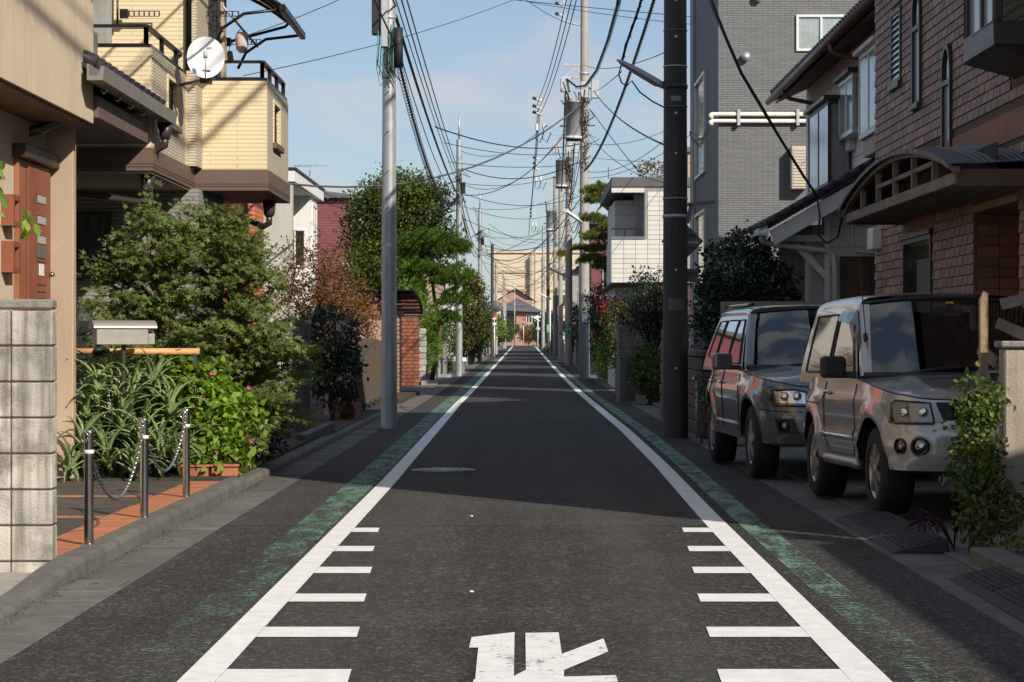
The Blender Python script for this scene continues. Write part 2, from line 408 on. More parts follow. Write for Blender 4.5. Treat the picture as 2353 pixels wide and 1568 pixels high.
plain("brick_red", (0.34, 0.12, 0.068), 0.85, 0.18, 6, 0.5, 60, rnd=0.45)
plain("brick_lit", (0.52, 0.30, 0.16), 0.85, 0.18, 6, 0.5, 60, rnd=0.3)  # paler copy of the red brick, sunlight put into its colour
plain("stone_pale", (0.45, 0.43, 0.38), 0.92, 0.18, 5, 1.0, 30, dirt=0.4, rnd=0.25)
plain("mortar", (0.10, 0.075, 0.06), 0.95, 0.1, 10)
plain("mortar_pale", (0.30, 0.28, 0.25), 0.95, 0.1, 10)
plain("house_tile", (0.255, 0.125, 0.074), 0.55, 0.16, 7, 0.25, 60, rnd=0.42, space="World")
plain("house_rib", (0.32, 0.145, 0.08), 0.6, 0.1, 5, rnd=0.15)
plain("tile_white", (0.66, 0.63, 0.57), 0.55, 0.05, 4, rnd=0.10)
plain("sign_green", (0.03, 0.30, 0.10), 0.5, 0.05, 4)
plain("sign_white", (0.78, 0.78, 0.76), 0.5, 0.03, 4)
plain("sign_red", (0.55, 0.03, 0.03), 0.5, 0.05, 4)
plain("sign_blue", (0.03, 0.10, 0.42), 0.5, 0.05, 4)
plain("sign_yellow", (0.75, 0.48, 0.02), 0.5, 0.05, 4)
plain("sign_back", (0.16, 0.165, 0.175), 0.55, 0.06, 5, metal=0.2)
plain("sign_grey", (0.12, 0.125, 0.13), 0.6, 0.1, 5)
plain("ink", (0.02, 0.02, 0.02), 0.6, 0.05, 4)
plain("ink_grey", (0.25, 0.25, 0.25), 0.6, 0.05, 4)
plain("bark", (0.10, 0.072, 0.05), 0.95, 0.3, 12, 1.0, 30)
plain("bark_dark", (0.045, 0.036, 0.03), 0.95, 0.3, 12, 1.0, 30)
plain("orange_fruit", (0.70, 0.22, 0.02), 0.5, 0.1, 10)
plain("petal_magenta", (0.62, 0.02, 0.24), 0.7, 0.2, 30)
plain("petal_pink", (0.62, 0.22, 0.34), 0.7, 0.2, 30)
plain("white_plastic", (0.75, 0.75, 0.74), 0.4, 0.03, 5)
plain("teal_metal", (0.05, 0.28, 0.22), 0.5, 0.1, 5)
plain("blue_plastic", (0.03, 0.2, 0.5), 0.5, 0.05, 5)
plain("debris", (0.20, 0.155, 0.10), 0.9, 0.3, 20, rnd=0.6)
plain("car_silver", (0.44, 0.43, 0.415), 0.24, 0.02, 2, metal=0.3, coat=1.0)
plain("car_dark", (0.15, 0.15, 0.155), 0.22, 0.02, 2, metal=0.3, coat=1.0)
plain("car_white", (0.55, 0.56, 0.58), 0.3, 0.02, 2, metal=0.3, coat=1.0)
plain("car_plastic", (0.018, 0.018, 0.019), 0.55, 0.1, 8)
plain("car_inside", (0.03, 0.03, 0.032), 0.9, 0.1, 8)
plain("rim", (0.42, 0.42, 0.42), 0.35, 0.04, 8, metal=0.8)
plain("reflector", (0.75, 0.76, 0.77), 0.12, 0.05, 40, metal=1.0)
plain("amber", (0.42, 0.13, 0.02), 0.25, 0.05, 20)
plain("haze_lens", (0.50, 0.50, 0.44), 0.22, 0.06, 6)
plain("mirror_face", (0.7, 0.7, 0.72), 0.03, 0.01, 5, metal=1.0)
bricks("siding_yellow", (0.73, 0.61, 0.38), (0.77, 0.645, 0.405), (0.56, 0.455, 0.28), 0.85, 0.048, 0.006, 0.5, 0.75, 0.37, 0.05, 90)
bricks("siding_side", (0.56, 0.49, 0.37), (0.62, 0.54, 0.41), (0.33, 0.285, 0.21), 0.16, 0.032, 0.006, 0.9, 0.8, 0.43, 0.08, 60)
bricks("siding_shaded", (0.27, 0.25, 0.225), (0.31, 0.285, 0.255), (0.15, 0.14, 0.125), 0.8, 0.045, 0.006, 0.5, 0.8, 0.4, 0.08, 60)  # cream siding with the shade under the balconies put into its colour
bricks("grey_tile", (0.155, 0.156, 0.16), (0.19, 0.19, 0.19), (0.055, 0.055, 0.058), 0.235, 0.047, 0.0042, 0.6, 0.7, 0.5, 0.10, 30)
bricks("grey_tile_shaded", (0.05, 0.055, 0.072), (0.062, 0.068, 0.085), (0.025, 0.027, 0.035), 0.235, 0.047, 0.005, 0.8, 0.6, 0.5, 0.1, 30)  # grey tile again, shade of the road side put into the colour
bricks("terra_siding", (0.60, 0.18, 0.075), (0.66, 0.215, 0.095), (0.36, 0.10, 0.045), 0.5, 0.075, 0.008, 0.9, 0.8, 0.3, 0.12, 40)
bricks("maroon_siding", (0.20, 0.055, 0.065), (0.235, 0.068, 0.078), (0.10, 0.026, 0.032), 3.0, 0.11, 0.010, 0.5, 0.7, 0.4, 0.08, 30)
bricks("lap_white", (0.72, 0.69, 0.63), (0.74, 0.71, 0.65), (0.28, 0.26, 0.235), 40.0, 0.46, 0.010, 0.5, 0.75, 0.5, 0.12, 60)
bricks("panel_white", (0.66, 0.64, 0.60), (0.68, 0.66, 0.62), (0.35, 0.33, 0.31), 40.0, 0.30, 0.008, 0.4, 0.75, 0.5, 0.08, 60)
bricks("school", (0.60, 0.51, 0.37), (0.63, 0.535, 0.39), (0.45, 0.37, 0.26), 2.4, 1.2, 0.03, 0.2, 0.8, 0.0, 0.08, 20)
bricks("block_far", (0.38, 0.355, 0.31), (0.43, 0.40, 0.35), (0.17, 0.155, 0.13), 0.39, 0.2, 0.012, 0.6, 0.9, 0.0, 0.35, 60)
bricks("brown_tiles", (0.085, 0.04, 0.03), (0.11, 0.052, 0.038), (0.04, 0.022, 0.018), 0.22, 0.07, 0.008, 0.6, 0.7, 0.5, 0.2, 60)

def glass(name, tint, refl=0.9, rough=0.01, see=0.5):
    """window glass: part mirror by angle, part tinted view through"""
    b = NB(name); t = b.t
    tr = b.n("ShaderNodeBsdfTransparent"); tr.inputs["Color"].default_value = (*tint, 1)
    gl = b.n("ShaderNodeBsdfGlossy"); gl.inputs["Roughness"].default_value = rough; gl.inputs["Color"].default_value = (refl, refl, refl, 1)
    fr = b.n("ShaderNodeFresnel", IOR=1.52 if see else 1.8)
    wv = b.noise(b.coords('Object'), 0.9, 2); bp = b.n("ShaderNodeBump", Strength=0.06, Distance=0.05); b.l(wv, bp.inputs["Height"]); b.l(bp.outputs[0], gl.inputs["Normal"])
    f2 = b.math('ADD', b.math('MULTIPLY', fr.outputs[0], 1.5), 0.05)
    m = b.n("ShaderNodeMixShader"); b.l(f2, m.inputs[0]); b.l(tr.outputs[0], m.inputs[1]); b.l(gl.outputs[0], m.inputs[2])
    b.l(m.outputs[0], t.nodes["Material Output"].inputs["Surface"]); return b.m
glass("glass", (0.75, 0.80, 0.80)); glass("glass_dark", (0.16, 0.19, 0.20)); glass("car_glass", (0.30, 0.36, 0.36)); glass("lens", (0.92, 0.93, 0.93)); glass("smoke_sheet", (0.30, 0.27, 0.25), 0.6, 0.05); glass("milk_glass", (0.55, 0.6, 0.62), 0.9, 0.05)

def leafmat(name, cs, trans=0.35, rough=0.5):
    b = NB(name); g = b.n("ShaderNodeNewGeometry")
    n = len(cs); cc = b.ramp(g.outputs["Random Per Island"], [(i / max(1, n - 1), c) for i, c in enumerate(cs)])
    big = b.ramp(b.noise(g.outputs["Position"], 1.6, 2), [(0.35, 0.72), (0.65, 1.18)])
    cc = b.mix(1.0, cc, big, 'MULTIPLY'); b.col(cc); b.set("Roughness", rough); b.set("Specular IOR Level", 0.35)
    tl = b.n("ShaderNodeBsdfTranslucent"); b.l(b.mix(1.0, cc, (1.1, 1.25, 0.6), 'MULTIPLY'), tl.inputs["Color"])
    m = b.n("ShaderNodeMixShader"); m.inputs[0].default_value = trans
    b.l(b.b.outputs[0], m.inputs[1]); b.l(tl.outputs[0], m.inputs[2]); b.l(m.outputs[0], b.t.nodes["Material Output"].inputs["Surface"])
    return b.m
leafmat("leaf_maple", [(0.09, 0.13, 0.030), (0.15, 0.20, 0.050), (0.21, 0.25, 0.075), (0.12, 0.17, 0.06), (0.29, 0.28, 0.075)], 0.42)
leafmat("leaf_aloe", [(0.17, 0.25, 0.09), (0.24, 0.33, 0.13), (0.31, 0.39, 0.17)], 0.2, 0.4)
leafmat("leaf_lime", [(0.12, 0.22, 0.02), (0.20, 0.32, 0.03), (0.27, 0.38, 0.05), (0.11, 0.18, 0.02)], 0.42)
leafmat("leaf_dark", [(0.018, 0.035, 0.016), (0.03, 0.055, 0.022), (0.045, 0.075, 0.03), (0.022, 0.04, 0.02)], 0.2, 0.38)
leafmat("leaf_tree", [(0.04, 0.07, 0.013), (0.065, 0.105, 0.018), (0.11, 0.14, 0.025), (0.17, 0.175, 0.035)], 0.3, 0.4)
leafmat("leaf_pine", [(0.05, 0.10, 0.015), (0.085, 0.16, 0.02), (0.13, 0.21, 0.026)], 0.3, 0.5)
leafmat("leaf_pine2", [(0.08, 0.12, 0.016), (0.15, 0.18, 0.022), (0.22, 0.24, 0.03)], 0.3, 0.5)
leafmat("leaf_cypress", [(0.08, 0.16, 0.016), (0.13, 0.23, 0.025), (0.18, 0.29, 0.035)], 0.32, 0.5)
leafmat("leaf_rust", [(0.12, 0.045, 0.022), (0.20, 0.075, 0.025), (0.25, 0.115, 0.03), (0.11, 0.075, 0.028), (0.28, 0.16, 0.04)], 0.35)
leafmat("leaf_ochre", [(0.17, 0.10, 0.018), (0.25, 0.155, 0.022), (0.12, 0.10, 0.02), (0.21, 0.10, 0.025)], 0.35)
leafmat("leaf_red", [(0.28, 0.02, 0.02), (0.36, 0.05, 0.03), (0.20, 0.06, 0.02)], 0.35)
leafmat("leaf_hedge", [(0.045, 0.075, 0.016), (0.075, 0.11, 0.022), (0.10, 0.14, 0.03)], 0.25, 0.45)
leafmat("leaf_persimmon", [(0.055, 0.075, 0.02), (0.09, 0.11, 0.03), (0.13, 0.12, 0.035), (0.15, 0.10, 0.035)], 0.3, 0.4)
leafmat("leaf_vine", [(0.045, 0.08, 0.016), (0.075, 0.12, 0.022), (0.14, 0.18, 0.03), (0.04, 0.065, 0.016)], 0.3)
leafmat("leaf_purple", [(0.035, 0.015, 0.03), (0.055, 0.022, 0.045)], 0.2, 0.4)
leafmat("leaf_litter", [(0.13, 0.08, 0.03), (0.2, 0.12, 0.04), (0.10, 0.09, 0.04), (0.07, 0.05, 0.03)], 0.1)
# ---------------------------------------------------------------- ground, road, markings
def tab(t):
    xs = [a for a, _ in t]; ys = [b_ for _, b_ in t]
    return lambda Y: float(np.interp(Y, xs, ys))
def strip(mb, fl, fr, y0, y1, dz, step=2.0):
    n = max(1, int(math.ceil((y1 - y0) / step))); vs = []
    for i in range(n + 1):
        Y = y0 + (y1 - y0) * i / n
        vs += [(fl(Y), Y, gz(Y) + dz), (fr(Y), Y, gz(Y) + dz)]
    mb.add(vs, [(2 * i, 2 * i + 1, 2 * i + 3, 2 * i + 2) for i in range(n)])
    return mb
K = lambda v: (lambda Y: v)
g = MB(); ys = [-60, 0, 30, 54] + [54 + 20 * i for i in range(1, 11)] + [400, 900, 3000]
xs_ = [-1500, -200, -30, -10, 10, 30, 200, 1500]
vs = [(x, y, gz(y) - 0.03) for y in ys for x in xs_]; nx = len(xs_)
g.add(vs, [(j * nx + i, j * nx + i + 1, (j + 1) * nx + i + 1, (j + 1) * nx + i) for j in range(len(ys) - 1) for i in range(nx - 1)])
struct("ground", g, "ground")
KL, EL, ER, KR = -2.51, -2.17, 2.255, 2.62
struct("road", strip(MB(), K(EL), K(ER), -12, 262, 0.0), "asphalt")
ll = tab([(0, -1.285), (20, -1.285), (45, -1.40), (100, -1.37), (260, -1.30)])
rl = tab([(0, 1.345), (8, 1.36), (14, 1.385), (16.3, 1.40), (22.6, 1.466), (31.6, 1.50), (45, 1.45), (72, 1.36), (100, 1.30), (260, 1.22)])
mk = strip(MB(), lambda Y: ll(Y) - .075, lambda Y: ll(Y) + .075, 2, 243, 0.004, 1.0)
struct("road_edge_line", mk, "white_paint")
mk = strip(MB(), lambda Y: rl(Y) - .078, lambda Y: rl(Y) + .078, 2, 243, 0.004, 1.0)
struct("road_edge_line", mk, "white_paint")
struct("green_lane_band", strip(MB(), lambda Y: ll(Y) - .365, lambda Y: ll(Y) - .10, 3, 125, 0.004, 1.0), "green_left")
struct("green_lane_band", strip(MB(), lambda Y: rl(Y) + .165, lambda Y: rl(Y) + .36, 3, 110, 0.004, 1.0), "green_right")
for Yc, xl, xr in ((15.02, -1.02, 1.11), (13.67, -.96, 1.045), (12.4, -.885, .975), (11.07, -.82, .90), (9.77, -.755, .835), (8.49, -.69, .77), (7.2, -.63, .7)):
    struct("road_tick_mark", MB().add([(ll(Yc) + .077, Yc - .17, .0043), (xl, Yc - .17, .0043), (xl - .012, Yc + .17, .0043), (ll(Yc) + .077, Yc + .17, .0043)], [(0, 1, 2, 3)]), "white_paint")
    struct("road_tick_mark", MB().add([(xr, Yc - .17, .0043), (rl(Yc) - .08, Yc - .17, .0043), (rl(Yc) - .08, Yc + .17, .0043), (xr + .012, Yc + .17, .0043)], [(0, 1, 2, 3)]), "white_paint")
# the painted character at the near end: outline points read as picture points, laid on the road
def road_poly(mb, pts, dz):
    q = []
    for x, y in pts:
        Y = F_PX * CAM_H / (y - VY); q.append(((x - VX) * Y / F_PX, Y, dz))
    return mb.add(q, [tuple(range(len(q)))])
c7 = lambda x, y: ((900 + x / 2.587) * .9191, (1100 + y / 2.587) * .9191)
let = MB()
for i, pl in enumerate(([(705, 1350), (722, 1282), (1000, 1250), (995, 1545), (740, 1600), (765, 1350)],
           [(1070, 1256), (1285, 1252), (1305, 1392), (1320, 1500), (1315, 1640), (1075, 1640)],
           [(1180, 1440), (1575, 1292), (1605, 1378), (1290, 1510), (900, 1640), (800, 1640)],
           [(735, 1560), (1655, 1532), (1690, 1640), (715, 1640)])):
    road_poly(let, [c7(*p) for p in pl], 0.0046 + i * 0.0006)
struct("road_letter", let, "white_letter")
# manhole
mh = thing("manhole_cover", "round patterned iron manhole cover set in the shaded road", "manhole", (-.833, 21.95, 0))
MB().lathe((-.833, 21.95, .001), [(.335, 0), (.335, .006), (.31, .006), (.31, .003)], 32).build("frame_ring", "iron", mh)
MB().lathe((-.833, 21.95, .001), [(.30, 0), (.30, .007), (.001, .007)], 32).build("cover", "iron", mh)
m2 = MB()
for r in (.07, .14, .21, .27):
    k = int(r * 60)
    for i in range(k):
        A = 2 * math.pi * (i + random.random() * .3) / k
        m2.obox((-.833 + r * math.cos(A), 21.95 + r * math.sin(A), .0105), (.045, .02, .006), (0, 0, A + random.choice((0, 1.2, .6))))
m2.build("relief", "galv", mh)["kind"] = "stuff"
# left gutter slabs + kerb stones
def slab_mesh(wx, ly, h, bevel):
    return MB().box(-wx / 2, wx / 2, -ly / 2, ly / 2, -h, 0).mesh("slab", Vector((0, 0, 0)), bevel)
gl = label(bpy.data.objects.new("gutter_left", None), None, kind="structure"); col.objects.link(gl)
gr = label(bpy.data.objects.new("gutter_right", None), None, kind="structure"); col.objects.link(gr)
sm = slab_mesh(KL * -1 + EL, .598, .08, .004); sm.materials.append(MATS["gutter"])
sm2 = slab_mesh(KR - ER, .598, .08, .004); sm2.materials.append(MATS["gutter"])
for i in range(70):
    Y = 7 + .6 * i
    obj_from_mesh("gutter_slab", sm, gl, ((KL + EL) / 2, Y, .003 + random.uniform(-.003, .003) + (0.004 if i % 7 == 0 else 0)), (0, random.uniform(-.012, .012), 0))
    obj_from_mesh("gutter_slab", sm2, gr, ((KR + ER) / 2, Y, .003 + random.uniform(-.003, .003)), (0, random.uniform(-.012, .012), 0))
struct("gutter_strip", strip(MB(), K(KL), K(EL), 48.7, 240, 0.003, 4), "gutter", gl)
struct("gutter_strip", strip(MB(), K(ER), K(KR), 48.7, 240, 0.003, 4), "gutter", gr)
# iron drain lids lying in the gutter
for i, (x, y, lab) in enumerate(((-2.34, 11.55, "rusty drain lid in the gutter before the block wall"), (-2.33, 14.0, "dark drain lid in the gutter beside the first bollard"))):
    t = thing("drain_lid", lab, "drain lid", (x, y, 0))
    MB().box(x - .14, x + .14, y - .28, y + .28, .002, .012).build("plate", "kerb", t, .003)
    MB().tube([(x - .03, y - .02, .014), (x - .03, y + .02, .022), (x + .03, y + .02, .022), (x + .03, y - .02, .014)], .004, 5).build("grip", "iron", t)
# kerb: profile with rounded road side edge, dropped at the driveway by the block wall
kb = label(bpy.data.objects.new("kerb_left", None), None, kind="structure"); col.objects.link(kb)
def kerb_stone(y0, y1, h0, h1, w=.155, x0=KL, shift0=0.0, shift1=0.0):
    def prof(y, h, sh):
        a = [(x0 + sh, y, -.05), (x0 + sh - .004, y, h - .035), (x0 + sh - .014, y, h - .012), (x0 + sh - .04, y, h), (x0 + sh - w, y, h), (x0 + sh - w, y, -.05)]
        return a
    n = 3; vs = []
    for i in range(n + 1):
        t = i / n; ss = t * t * (3 - 2 * t)
        vs += prof(y0 + (y1 - y0) * t, h0 + (h1 - h0) * ss, shift0 + (shift1 - shift0) * ss)
    fs = [(k * 6 + i, k * 6 + (i + 1) % 6, (k + 1) * 6 + (i + 1) % 6, (k + 1) * 6 + i) for k in range(n) for i in range(6)]
    fs += [tuple(range(6)), tuple(n * 6 + i for i in range(6))[::-1]]
    return MB().add(vs, fs)
kerb_stone(7.0, 9.0, .03, .03).build("kerb_stone", "kerb", kb)
kerb_stone(9.005, 10.6, .03, .03).build("kerb_stone", "kerb", kb)
kerb_stone(10.605, 12.1, .03, .105).build("kerb_stone", "kerb", kb)
for i, (a, b_) in enumerate(((12.105, 12.98), (12.985, 13.95), (13.955, 14.95), (14.955, 15.95), (15.955, 16.95), (16.955, 17.95), (17.955, 18.95), (18.955, 19.25))):
    kerb_stone(a, b_, .105 + random.uniform(-.004, .004), .105 + random.uniform(-.004, .004)).build("kerb_stone", "kerb", kb)
for i in range(24):
    a = 19.255 + i * 1.0
    kerb_stone(a, a + .995, .075 if i < 9 else .05, .075 if i < 9 else .05, .14).build("kerb_stone", "kerb", kb)
# apron behind the kerb and its tile courses
AZ = .09
ap = struct("apron", MB().box(-6.2, KL - .157, 12.15, 18.9, -.03, AZ), "apron", None)
struct("driveway", MB().box(-6.2, KL - .157, 5.0, 12.145, -.03, .028), "concrete_grey", None)
tm = MB().box(-.14, .14, -.05, .05, -.02, 0).mesh("tile", Vector((0, 0, 0)), .002); tm.materials.append(MATS["orange_tile"])
for i in range(66):
    Y = 12.21 + i * .101
    obj_from_mesh("paving_tile", tm, ap, (KL - .157 - .155, Y, AZ + .006 + random.uniform(-.001, .001)))
tm2 = MB().box(-.12, .12, -.05, .05, -.02, 0).mesh("tile", Vector((0, 0, 0)), .002); tm2.materials.append(MATS["orange_tile"])
for Yr in (13.1, 15.0, 17.0):
    for i in range(12):
        obj_from_mesh("paving_tile", tm2, ap, (KL - .157 - .31 - .125 - i * .243, Yr + .06, AZ + .006))
struct("planting_bed", MB().box(-6.2, KL - .145, 18.95, 27.5, -.03, .11), "soil")
struct("left_plots", MB().box(-12, KL - .145, 27.52, 54, -.03, .06), "soil")
# parking lot on the far side of the right gutter
struct("parking_lot", MB().box(KR + .004, 9.5, 11.0, 26.5, -.03, .012), "lot")
struct("right_plots", MB().box(KR + .155, 12, 26.52, 54, -.03, .05), "lot")
kb2 = label(bpy.data.objects.new("kerb_right", None), None, kind="structure"); col.objects.link(kb2)
for i in range(30):
    a = 26.6 + i * .92
    MB().box(KR + .003, KR + .15, a, a + .914, -.03, .06 + random.uniform(-.004, .004)).build("kerb_stone", "kerb", kb2, .012)
for i in range(6):
    a = 6.2 + i * 1.1
    MB().box(KR + .05, KR + .24, a, a + 1.093, -.03, .10).build("kerb_stone", "kerb", kb2, .014)
struct("wall_foot", MB().box(KR + .24, 9.5, 3, 10.995, -.03, .085), "lot")
# litter in the gutters: leaves and grit nobody could count
rng = np.random.default_rng(5)
V = []; F = []
for k in range(2600):
    left = rng.random() < .75
    Y = 8.5 + rng.random() ** 1.3 * 22
    X = KL + .012 + abs(rng.normal(0, .045)) if left else KR - abs(rng.normal(0, .06))
    s_ = rng.uniform(.003, .012); a = rng.uniform(0, 6.28); b0 = len(V); zt = .006 + rng.uniform(0, .006)
    for dx, dy in ((-1, 0), (0, -.6), (1, 0), (0, .6)):
        V.append((X + s_ * (dx * math.cos(a) - dy * math.sin(a)), Y + s_ * (dx * math.sin(a) + dy * math.cos(a)), zt + rng.uniform(0, .006)))
    F.append((b0, b0 + 1, b0 + 2, b0 + 3))
lit = bpy.data.objects.new("gutter_litter", arr_mesh("gutter_litter", V, F, "leaf_litter")); col.objects.link(lit)
label(lit, "dry leaf litter and grit along the gutter edges", "litter", kind="stuff")
for (x, y, lab) in ((-.40, 16.15, "small white pebble on the dark road past the tick marks"), (-.28, 11.3, "white speck of stone lying between the tick marks")):
    o = MB().ball((x, y, .008), .013, 5, .5).build("pebble", "white_plastic"); label(o, lab, "pebble")
# ---------------------------------------------------------------- leaves and trees
def leaf_shape(kind):
    if kind == 'diamond':
        V = [(0, 0, 0), (.5, -.28, .06), (1, 0, -.05), (.5, .28, .06)]; F = [(0, 1, 2), (0, 2, 3)]
    elif kind == 'oval':
        V = [(0, 0, 0), (.3, -.26, .05), (.72, -.22, .04), (1, 0, -.06), (.72, .22, .04), (.3, .26, .05)]
        F = [(0, 1, 3), (1, 2, 3), (0, 3, 5), (5, 3, 4)]
    elif kind == 'slim':
        V = [(0, 0, 0), (.45, -.13, .03), (1, 0, -.12), (.45, .13, .03)]; F = [(0, 1, 2), (0, 2, 3)]
    elif kind == 'needle':
        V = [(0, -.075, 0), (0, .075, 0), (1, 0, 0)]; F = [(0, 1, 2)]
    elif kind == 'maple':
        V = [(0, 0, 0)]; F = []; 
        for a, L in ((-1.75, .42), (-.85, .78), (0, 1.0), (.85, .78), (1.75, .42)):
            b0 = len(V)
            V += [(.30 * math.cos(a - .42), .30 * math.sin(a - .42), .03), (L * math.cos(a), L * math.sin(a), -.10 * L), (.30 * math.cos(a + .42), .30 * math.sin(a + .42), .03)]
            F += [(0, b0, b0 + 1), (0, b0 + 1, b0 + 2)]
    elif kind == 'heart':
        V = [(0, 0, 0), (.08, -.34, .05), (.45, -.36, .05), (1, 0, -.12), (.45, .36, .05), (.08, .34, .05)]
        F = [(0, 1, 3), (1, 2, 3), (0, 3, 5), (5, 3, 4)]
    return np.array(V, float), np.array(F, int)
def place_leaves(pos, dirs, ups, size, kind):
    """pos (n,3) leaf feet, dirs leaf directions, ups rough face normals, size (n,)"""
    V, F = leaf_shape(kind); n = len(pos)
    d = dirs / (np.linalg.norm(dirs, axis=1, keepdims=True) + 1e-9)
    s_ = np.cross(ups, d); s_ /= (np.linalg.norm(s_, axis=1, keepdims=True) + 1e-9)
    u = np.cross(d, s_)
    W = pos[:, None, :] + size[:, None, None] * (V[None, :, 0:1] * d[:, None, :] + V[None, :, 1:2] * s_[:, None, :] + V[None, :, 2:3] * u[:, None, :])
    FF = (F[None] + (np.arange(n) * len(V))[:, None, None]).reshape(-1, 3)
    return W.reshape(-1, 3), FF
def merge(parts):
    Vs = []; Fs = []; b0 = 0
    for V, F in parts:
        Vs.append(V); Fs.append(F + b0); b0 += len(V)
    return np.concatenate(Vs), np.concatenate(Fs)
def cloud(rng, blobs, clump, per, size, kind, up=.5, droop=0.0, shell=.55):
    """blobs: list of (center, radii, number of clumps); leaves are spread in small clumps over each blob"""
    pos = []; nor = []
    for c, r, k in blobs:
        q = rng.normal(size=(k, 3)); q /= np.linalg.norm(q, axis=1, keepdims=True)
        rad = shell + (1.05 - shell) * rng.random((k, 1)) ** .6
        cc = np.array(c) + q * rad * np.array(r)
        cs = clump * rng.uniform(.6, 1.3, (k, 1, 1))
        pp = cc[:, None, :] + rng.normal(size=(k, per, 3)) * cs * np.array([1, 1, .7])
        nn = np.repeat(q[:, None, :], per, 1) + rng.normal(size=(k, per, 3)) * .7
        pos.append(pp.reshape(-1, 3)); nor.append(nn.reshape(-1, 3))
    pos = np.concatenate(pos); nor = np.concatenate(nor); n = len(pos)
    ups = nor * (1 - up) + np.array([0, 0, 1.0]) * up + rng.normal(size=(n, 3)) * .25
    dirs = nor * .6 + rng.normal(size=(n, 3)) * .8 + np.array([0, 0, -droop])
    return place_leaves(pos, dirs, ups, size * rng.uniform(.65, 1.3, n), kind)
def leaf_obj(name, VF, mat, parent):
    V, F = VF; o_ = origin(parent)
    o = bpy.data.objects.new(name, arr_mesh(name, V - np.array(o_), F, mat)); col.objects.link(o); o.parent = parent
    return o
def limbs(mb, base, blobs, r0, rng, per=3, n=6):
    base = Vector(base)
    for c, r, k in blobs:
        c = Vector(c)
        for j in range(per):
            q = Vector(rng.normal(size=3)); q.normalize()
            tip = c + Vector((q.x * r[0], q.y * r[1], abs(q.z) * r[2])) * .8
            mid = base.lerp(tip, .5) + Vector(rng.normal(size=3)) * .12 * (tip - base).length * .5
            pts = [base.lerp(mid, t) * (1 - t) + mid.lerp(tip, t) * t for t in (0, .2, .4, .6, .8, 1)]
            mb.tube(pts, r0 * .55, n, r0 * .08)
    return mb
def tree(name, lab, cat, base, blobs, clump, per, size, kind, mat, seed, trunk_h=None, trunk_r=.08, bark="bark", group=None, up=.5, droop=0.0, shell=.55, branch=3):
    rng = np.random.default_rng(seed); t = thing(name, lab, cat, base, group)
    top = Vector(base) + Vector((0, 0, trunk_h if trunk_h else max(.3, blobs[0][0][2] - base[2])))
    tr = MB(); b0 = Vector(base) - Vector((0, 0, .03))
    pts = [b0.lerp(top, k / 5) + Vector((rng.normal() * .03, rng.normal() * .03, 0)) * (k > 0) for k in range(6)]
    tr.tube(pts, trunk_r, 8, trunk_r * .65)
    if branch: limbs(tr, pts[-2], blobs, trunk_r, rng, branch)
    tr.build("trunk", bark, t)
    leaf_obj("crown", cloud(rng, blobs, clump, per, size, kind, up, droop, shell), mat, t)
    return t
# ---------------------------------------------------------------- left side: buildings and walls
plain("pane", (0.020, 0.024, 0.028), 0.06, 0.1, 2, spec=0.8)
plain("pane_pale", (0.30, 0.34, 0.37), 0.12, 0.1, 2, spec=0.8)
def window(parent, axis, a0, a1, z0, z1, c, face, frame="bronze", pane="pane", fw=.045, out=.03, mull=1, sill=False, curtain=None):
    """axis 'y': wall at Y=c, a = X;  axis 'x': wall at X=c, a = Y; face = +1/-1 the way the wall looks"""
    def bx(mb, p0, p1, q0, q1, d0, d1):
        lo, hi = sorted((c + face * d0, c + face * d1))
        if axis == 'y': mb.box(p0, p1, lo, hi, q0, q1)
        else: mb.box(lo, hi, p0, p1, q0, q1)
    m = MB()
    bx(m, a0, a0 + fw, z0, z1, .001, out); bx(m, a1 - fw, a1, z0, z1, .001, out)
    bx(m, a0 + fw, a1 - fw, z0, z0 + fw, .001, out); bx(m, a0 + fw, a1 - fw, z1 - fw, z1, .001, out)
    for k in range(mull):
        t = a0 + (a1 - a0) * (k + 1) / (mull + 1); bx(m, t - fw * .45, t + fw * .45, z0 + fw, z1 - fw, .001, out * .85)
    w_ = m.build("window", frame, parent)
    if curtain:
        k = MB(); n = 28; vs = []
        for i in range(n + 1):
            t = a0 + fw + (a1 - a0 - 2 * fw) * i / n; d = .004 + .004 * math.sin(i * 2.1)
            for z in (z0 + fw, z1 - fw): vs.append((t, c + face * d, z) if axis == 'y' else (c + face * d, t, z))
        k.add(vs, [(2 * i, 2 * i + 1, 2 * i + 3, 2 * i + 2) for i in range(n)], True); k.build("curtain", curtain, w_)
    g_ = MB()
    if curtain:
        gq = [(a0 + fw, z0 + fw), (a1 - fw, z0 + fw), (a1 - fw, z1 - fw), (a0 + fw, z1 - fw)]; cg = c + face * .016
        g_.quad(*[(p_, cg, q_) if axis == 'y' else (cg, p_, q_) for p_, q_ in gq])
    else: bx(g_, a0 + fw, a1 - fw, z0 + fw, z1 - fw, .003, .008)
    g_.build("pane", "glass" if curtain else pane, w_)
    if sill:
        s_ = MB(); bx(s_, a0 - .03, a1 + .03, z0 - .05, z0 - .002, .001, out + .05); s_.build("sill", frame, w_)
    return w_
def pipe(name, mat, parent, pts, r=.03, n=8): return MB().tube(pts, r, n).build(name, mat, parent)

